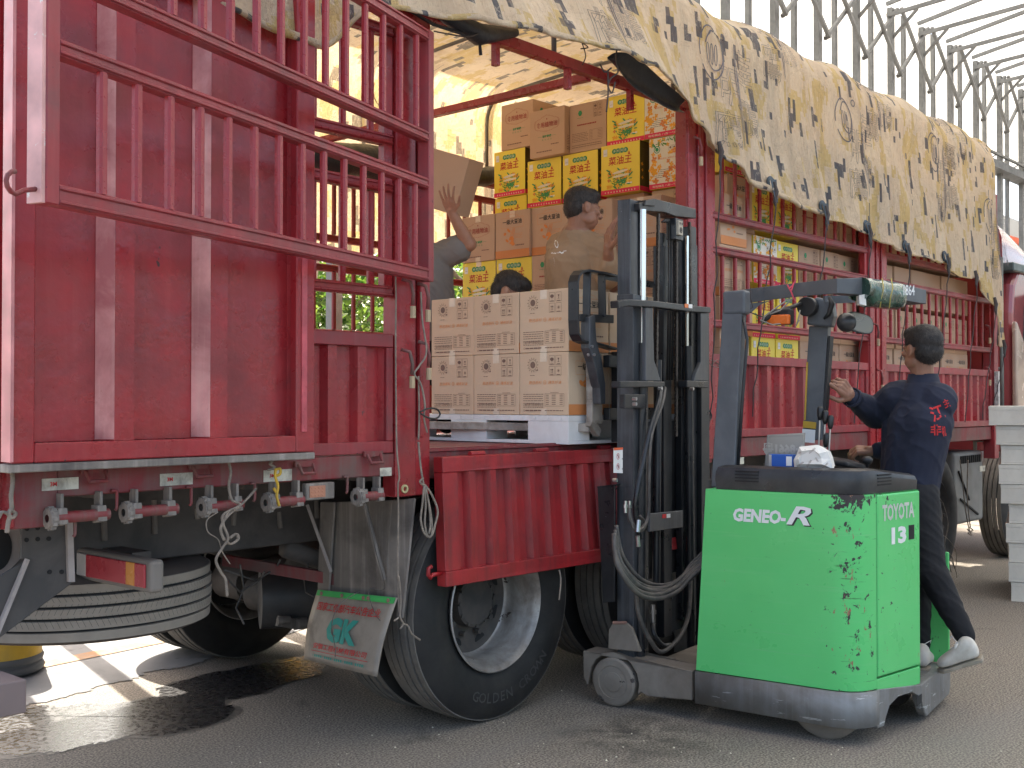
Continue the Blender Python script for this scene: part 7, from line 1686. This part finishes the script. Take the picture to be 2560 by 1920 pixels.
stroke([(1378, 633), (1381, 632), (1384, 634)], 1.0); stroke([(1385, 632), (1388, 634), (1391, 632)], 1.0); stroke([(1394, 632), (1400, 630), (1404, 633)], 1.6); stroke([(1403, 633), (1409, 631)], 1.8); stroke([(1408, 628), (1416, 627)], .8); stroke([(1384, 643), (1386, 655), (1385, 668)], 1.0)
link('printed_mark', m.mesh('printed_mark', M['white_ink']), sw, loc=(0, 0, 0))
m = MB(); m.capsule(pel, pel + V((0, 0, -.1)), .15, .14, 18)
for a in (-.09, .09): h0 = pel + _RT * a; k0 = V((h0.x, h0.y, Z_BED + .45)); f0_ = V((h0.x, h0.y, Z_BED + .08)); m.capsule(h0, k0, .10, .075); m.capsule(k0, f0_, .07, .055)
remesh_obj('trousers', m, M['trouser'], .010, 5, parent=tan)
# ---- man crouching behind the pallet, only the head shows
hd = atD(1275, 730, 6.35); fd = (_RT * .75 - _F0 * .25 + V((0, 0, -.45)))
cr = thing('person', (hd.x, hd.y, Z_BED), 'crouching man behind the pallet cartons with only the top of his black haired head showing', 'person')
m = MB(); head_mb(m, hd + V((0, 0, -.01)), fd, up=V((0, 0, 1)) + _RT * .4); nk = hd - fd.normalized() * .06 + V((0, 0, -.13)); m.capsule(nk, hd, .06, .06); bk = nk + _F0 * .12 - _RT * .04 + V((0, 0, -.24)); m.capsule(nk, bk, .08, .10); pl_ = bk - _RT * .05 + V((0, 0, -.10)) + _F0 * .1; kn = V((bk.x + .25, bk.y + .1, Z_BED + .35)); m.capsule(bk, pl_, .1, .1); m.capsule(pl_, kn, .07, .055); m.capsule(kn, V((kn.x - .1, kn.y + .1, Z_BED + .06)), .05, .04)
remesh_obj('body', m, M['skin'], .005, 3, parent=cr)
m = MB(); hair_mb(m, hd + V((0, 0, -.006)), fd, up=V((0, 0, 1)) + _RT * .4, s=1.04); strands(remesh_obj('hair', m, M['hair'], .005, 3, disp=.002, dscale=.03, parent=cr), 8000, .014, 4)
m = MB(); m.capsule(nk + V((0, 0, -.04)), bk, .10, .15, 18); m.capsule(bk, pl_, .15, .15, 18); m.capsule(pl_, kn, .10, .08); remesh_obj('shirt', m, M['grey_tee'], .008, 6, disp=.008, parent=cr)
# ---- man in grey tee, arms raised with the carton
sh_ = atD(1108, 640, 6.5); gm = thing('person', (sh_.x, sh_.y, Z_BED), 'man in grey tee shirt reaching up with a carton, mostly hidden by the red post', 'person')
ey, el, wr = atD(1122, 632, 6.5), atD(1172, 610, 6.45), atD(1129, 530, 6.38)
ch = atD(1068, 680, 6.55); pel = atD(1078, 860, 6.6); hd = atD(1030, 560, 6.6)
m = MB(); head_mb(m, hd, _F0 * .5 + _RT * .5); m.capsule(ch + V((0, 0, .1)), hd, .06, .06); m.capsule(ch, pel, .1, .1); m.capsule(ch + V((0, 0, .06)), ey, .06, .055); m.capsule(ey, el, .050, .042); m.capsule(el, wr, .045, .027)
hand_mb(m, wr, atD(1118, 495, 6.32) - wr, -_F0 * .9 - _RT * .35, .88, curl=(.3, .2, .15, .1), thumb=.5, side=1, spread=.12)
for a in (-.09, .09): h0 = pel + _RT * a; k0 = V((h0.x, h0.y, Z_BED + .45)); f0_ = V((h0.x, h0.y, Z_BED + .06)); m.capsule(h0, k0, .07, .05); m.capsule(k0, f0_, .045, .035)
remesh_obj('body', m, M['skin'], .0045, 3, parent=gm)
m = MB(); hair_mb(m, hd, _F0 * .5 + _RT * .5, s=1.03); remesh_obj('hair', m, M['hair'], .006, 3, parent=gm)
m = MB(); m.capsule(ch + V((0, 0, .08)), ch, .10, .15, 20); m.capsule(ch, pel, .15, .145, 20); m.capsule(ch + V((0, 0, .06)), ey, .09, .080, 16); m.capsule(ey, ey.lerp(el, .45), .080, .078, 16)
remesh_obj('tee_shirt', m, M['grey_tee'], .006, 7, disp=.007, dscale=.11, parent=gm)
m = MB(); m.capsule(pel, pel + V((0, 0, -.1)), .15, .14, 18)
for a in (-.09, .09): h0 = pel + _RT * a; k0 = V((h0.x, h0.y, Z_BED + .45)); f0_ = V((h0.x, h0.y, Z_BED + .08)); m.capsule(h0, k0, .10, .075); m.capsule(k0, f0_, .07, .055)
remesh_obj('trousers', m, M['trouser'], .010, 5, parent=gm)

# ================================================================ ROPES AND SMALL THINGS ON THE TRUCK
def smooth_path(P_, n=6):
    out = []
    for i in range(len(P_) - 1):
        p0, p1, p2, p3 = P_[max(i-1, 0)], P_[i], P_[i+1], P_[min(i+2, len(P_)-1)]
        for k in range(n): t = k / n; out.append(.5 * ((2*p1) + (p2-p0)*t + (2*p0-5*p1+4*p2-p3)*t*t + (3*p1-p0-3*p2+p3)*t**3))
    out.append(P_[-1]); return out
def rope(name, strands, Y, r, mat, label, cat='rope', tw=0, group=None):
    r = r * (.62 if tw else .8)
    m = MB(); first = None
    for s in strands:
        P_ = smooth_path([onY(q[0], q[1], q[2] if len(q) > 2 else Y) for q in s]); first = first or P_[0]
        if tw:
            for ph in (0, 2.1, 4.2):
                Q = [];
                for i, p in enumerate(smooth_path(P_, 3)): a = i * 1.1 + ph; Q.append(p + V((math.cos(a) * r * .55, math.sin(a) * r * .55, 0)))
                m.tube(Q, r * .62, 5)
        else: m.tube(P_, r, 6)
    o = thing(name, first, label, cat, group); link(name + '_strand', m.mesh(name + '_strand', M[mat], True), o, loc=-V(o.location)); return o
rope('rope', [[(27, 1162), (32, 1200), (28, 1240), (30, 1270)], [(30, 1270), (22, 1285), (30, 1295), (38, 1284), (28, 1275)], [(25, 1290), (20, 1310), (18, 1330)], [(22, 1285), (5, 1280), (-5, 1295)]], -.05, .011, 'rope', 'thick twisted grey rope hanging at the left rear corner of the truck', tw=1)
rope('rope', [[(570, 1150), (577, 1180), (572, 1215), (580, 1250), (600, 1262), (560, 1285), (558, 1310), (570, 1345), (556, 1370), (540, 1400), (552, 1430), (564, 1450), (568, 1490)], [(640, 1222), (610, 1255), (570, 1290), (552, 1320), (560, 1350)], [(600, 1270), (575, 1275), (560, 1300)]], -.07, .008, 'rope', 'frayed jute rope knotted under the middle winches and hanging to the tyre', tw=1)
rope('rope', [[(545, 1280), (518, 1300), (520, 1330), (545, 1348), (556, 1380), (575, 1410)]], -.05, .003, 'rope', 'thin loose cord beside the frayed jute rope', 'cord')
rope('rope', [[(560, 1345), (575, 1360), (595, 1348), (590, 1335), (575, 1345)]], -.06, .010, 'rope', 'frayed rope tuft tied in the jute rope', tw=1)
rope('strap', [[(690, 1170), (688, 1190), (695, 1215), (692, 1240), (698, 1265)], [(688, 1175), (700, 1172), (700, 1185), (688, 1190)], [(684, 1220), (690, 1230)]], -.06, .007, 'yellow_paint', 'yellow strap tied over the fourth winch', 'strap')
rope('rope', [[(682, 1150), (676, 1160), (685, 1168), (672, 1175)]], -.06, .010, 'rope', 'dusty rag knot above the yellow strap', 'rag', tw=1)
rope('rope', [[(1052, 730, -.06), (1056, 800, -.06), (1066, 880, -.07), (1048, 915, -.07), (1036, 935, -.07), (1052, 960, -.07), (1062, 1010, -.07), (1060, 1045, -.07), (1068, 1082, -.07)], [(1046, 940), (1048, 1040), (1046, 1100)]], -.06, .0055, 'rope', 'grey cord trailing down the red post left of the pallet', 'cord')
rope('cable_loop', [[(1050, 1030), (1068, 1022), (1090, 1022), (1100, 1035), (1090, 1046), (1070, 1044), (1052, 1034)]], -.09, .005, 'hose_black', 'small black cable loop tied to the red post', 'cable')
rope('rope', [[(1046, 1105), (1050, 1150), (1055, 1190), (1060, 1215)], [(1058, 1195), (1050, 1205), (1062, 1216)], [(1060, 1215), (1056, 1260), (1052, 1300), (1062, 1335), (1078, 1340), (1088, 1310), (1094, 1275), (1078, 1235), (1062, 1212)], [(1060, 1215), (1064, 1260), (1062, 1310), (1070, 1342), (1080, 1330), (1076, 1280), (1064, 1220)], [(1062, 1215), (1072, 1260), (1076, 1310), (1072, 1335)]], -.10, .006, 'rope', 'coiled grey cord looped beside the hanging drop side')
rope('rope', [[(989, 690, -.03), (990, 760, -.03), (989, 860, -.04), (990, 1000, -.05), (992, 1120, -.08), (998, 1190, -.08), (995, 1215, -.08), (996, 1290, -.06), (994, 1400, -.04), (996, 1480, -.04), (998, 1530, -.04)], [(997, 1440), (1002, 1500), (1000, 1540), (1008, 1560), (1000, 1572)], [(1008, 1560), (1020, 1565), (1030, 1585), (1050, 1600)], [(996, 1545), (985, 1552)]], -.05, .005, 'rope', 'long frayed cord hanging in front of the mudguard')
rope('wire', [[(912, 1258, -.05), (940, 1380, .0), (962, 1470, .1), (925, 1472, .1), (925, 1500, .1), (945, 1545, .1), (975, 1570, .1)], [(900, 1478, .1), (850, 1510, .1), (830, 1560, .1), (838, 1620, .1), (838, 1642, .1)]], .1, .0022, 'hose', 'thin wire draped over the printed mud flap', 'wire')
rope('cord', [[(1398, 1425, -.2), (1402, 1450, -.2), (1398, 1500, -.2)]], -.2, .005, 'rope', 'short cord end hanging below the drop side', 'cord')
rope('rope', [[(2350, 1180, -.03), (2340, 1220, .0), (2335, 1250, .0), (2345, 1290, 0), (2352, 1320, 0), (2350, 1340, 0)], [(2340, 1235, 0), (2358, 1260, 0), (2370, 1310, 0), (2362, 1360, 0), (2372, 1400, 0), (2378, 1430, 0)], [(2345, 1330, 0), (2372, 1350, 0), (2390, 1380, 0), (2388, 1420, 0), (2375, 1385, 0), (2350, 1400, 0)], [(2378, 1400, 0), (2392, 1440, 0), (2380, 1475, 0), (2375, 1440, 0)]], -.01, .0045, 'rope', 'tangled pale cords hanging over the front wheel')
rope('rope', [[(2400, 1150, -.03), (2406, 1200, -.02), (2412, 1260, -.02), (2422, 1320, -.02), (2428, 1330, -.02)], [(2420, 1150), (2418, 1240), (2426, 1320)], [(2422, 1318), (2432, 1325), (2420, 1332), (2430, 1338), (2418, 1322)]], -.03, .006, 'rope', 'knotted ropes hanging between the front wheel and the tank box')
rope('straw_rope', [[(1775, 900, -.05), (1790, 905, -.05), (1798, 918, -.05), (1782, 915, -.05), (1770, 905, -.05)], [(1778, 915, -.05), (1792, 900, -.05), (1800, 908, -.05)]], -.05, .004, 'rope', 'scrap of straw rope on the rail right of the mast', tw=1)
rope('cord', [[(1764, 890, -.06), (1768, 950, -.06), (1766, 1020, -.06), (1768, 1100, -.06), (1760, 1180, -.06), (1775, 1200, -.06), (1778, 1170, -.06)], [(1762, 1010, -.06), (1778, 1035, -.06), (1774, 1050, -.06), (1762, 1030, -.06)]], -.06, .006, 'rope_dark', 'dark cords bunched on the red pillar right of the mast', 'cord')
rope('wire_bundle', [[(1740, 1180, -.10), (1755, 1230, -.12), (1765, 1260, -.12), (1778, 1270, -.12), (1770, 1220, -.12), (1752, 1200, -.12)]], -.12, .006, 'hose_black', 'black wires hanging between the mast and the green body', 'wire')
rope('tie_cord', [[(1545, 95, -.12), (1540, 150, -.14), (1545, 180, -.14), (1528, 195, -.14), (1520, 215, -.14), (1530, 232, -.14), (1538, 205, -.14)], [(1528, 170, -.14), (1512, 180, -.14), (1500, 160, -.14)], [(1520, 180, -.14), (1520, 240, -.14), (1516, 280, -.14)]], -.14, .0055, 'rope_dark', 'dark cord tied in a bow at the tarpaulin edge above the yellow cartons', 'cord')
rope('tie_cord', [[(1446, 85, -.05), (1456, 110, -.05), (1464, 140, -.05), (1456, 162, -.05)], [(1452, 105, -.05), (1470, 118, -.05), (1452, 122, -.05)]], -.05, .004, 'rope_dark', 'short cord hanging from the red top rail over the opening', 'cord')
rope('wire', [[(1085, 78, -.06), (1120, 85, -.06), (1170, 92, -.06), (1196, 84, -.06)]], -.06, .004, 'rope_dark', 'dark wire running from the gate corner to the knotted liner', 'wire')
for px, py, lb in ((1750, 345, 'red tipped cord with a wooden peg on the pillar top, right of the yellow cartons'), (1742, 790, 'cord with a wooden peg beside the mast tie bar')):
    rope('peg_cord', [[(px - 8, py - 10, -.04), (px - 4, py + 5, -.04), (px - 2, py + 20, -.04)]], -.04, .005, 'red_ink', lb, 'cord')
bpy.context.view_layer.update()
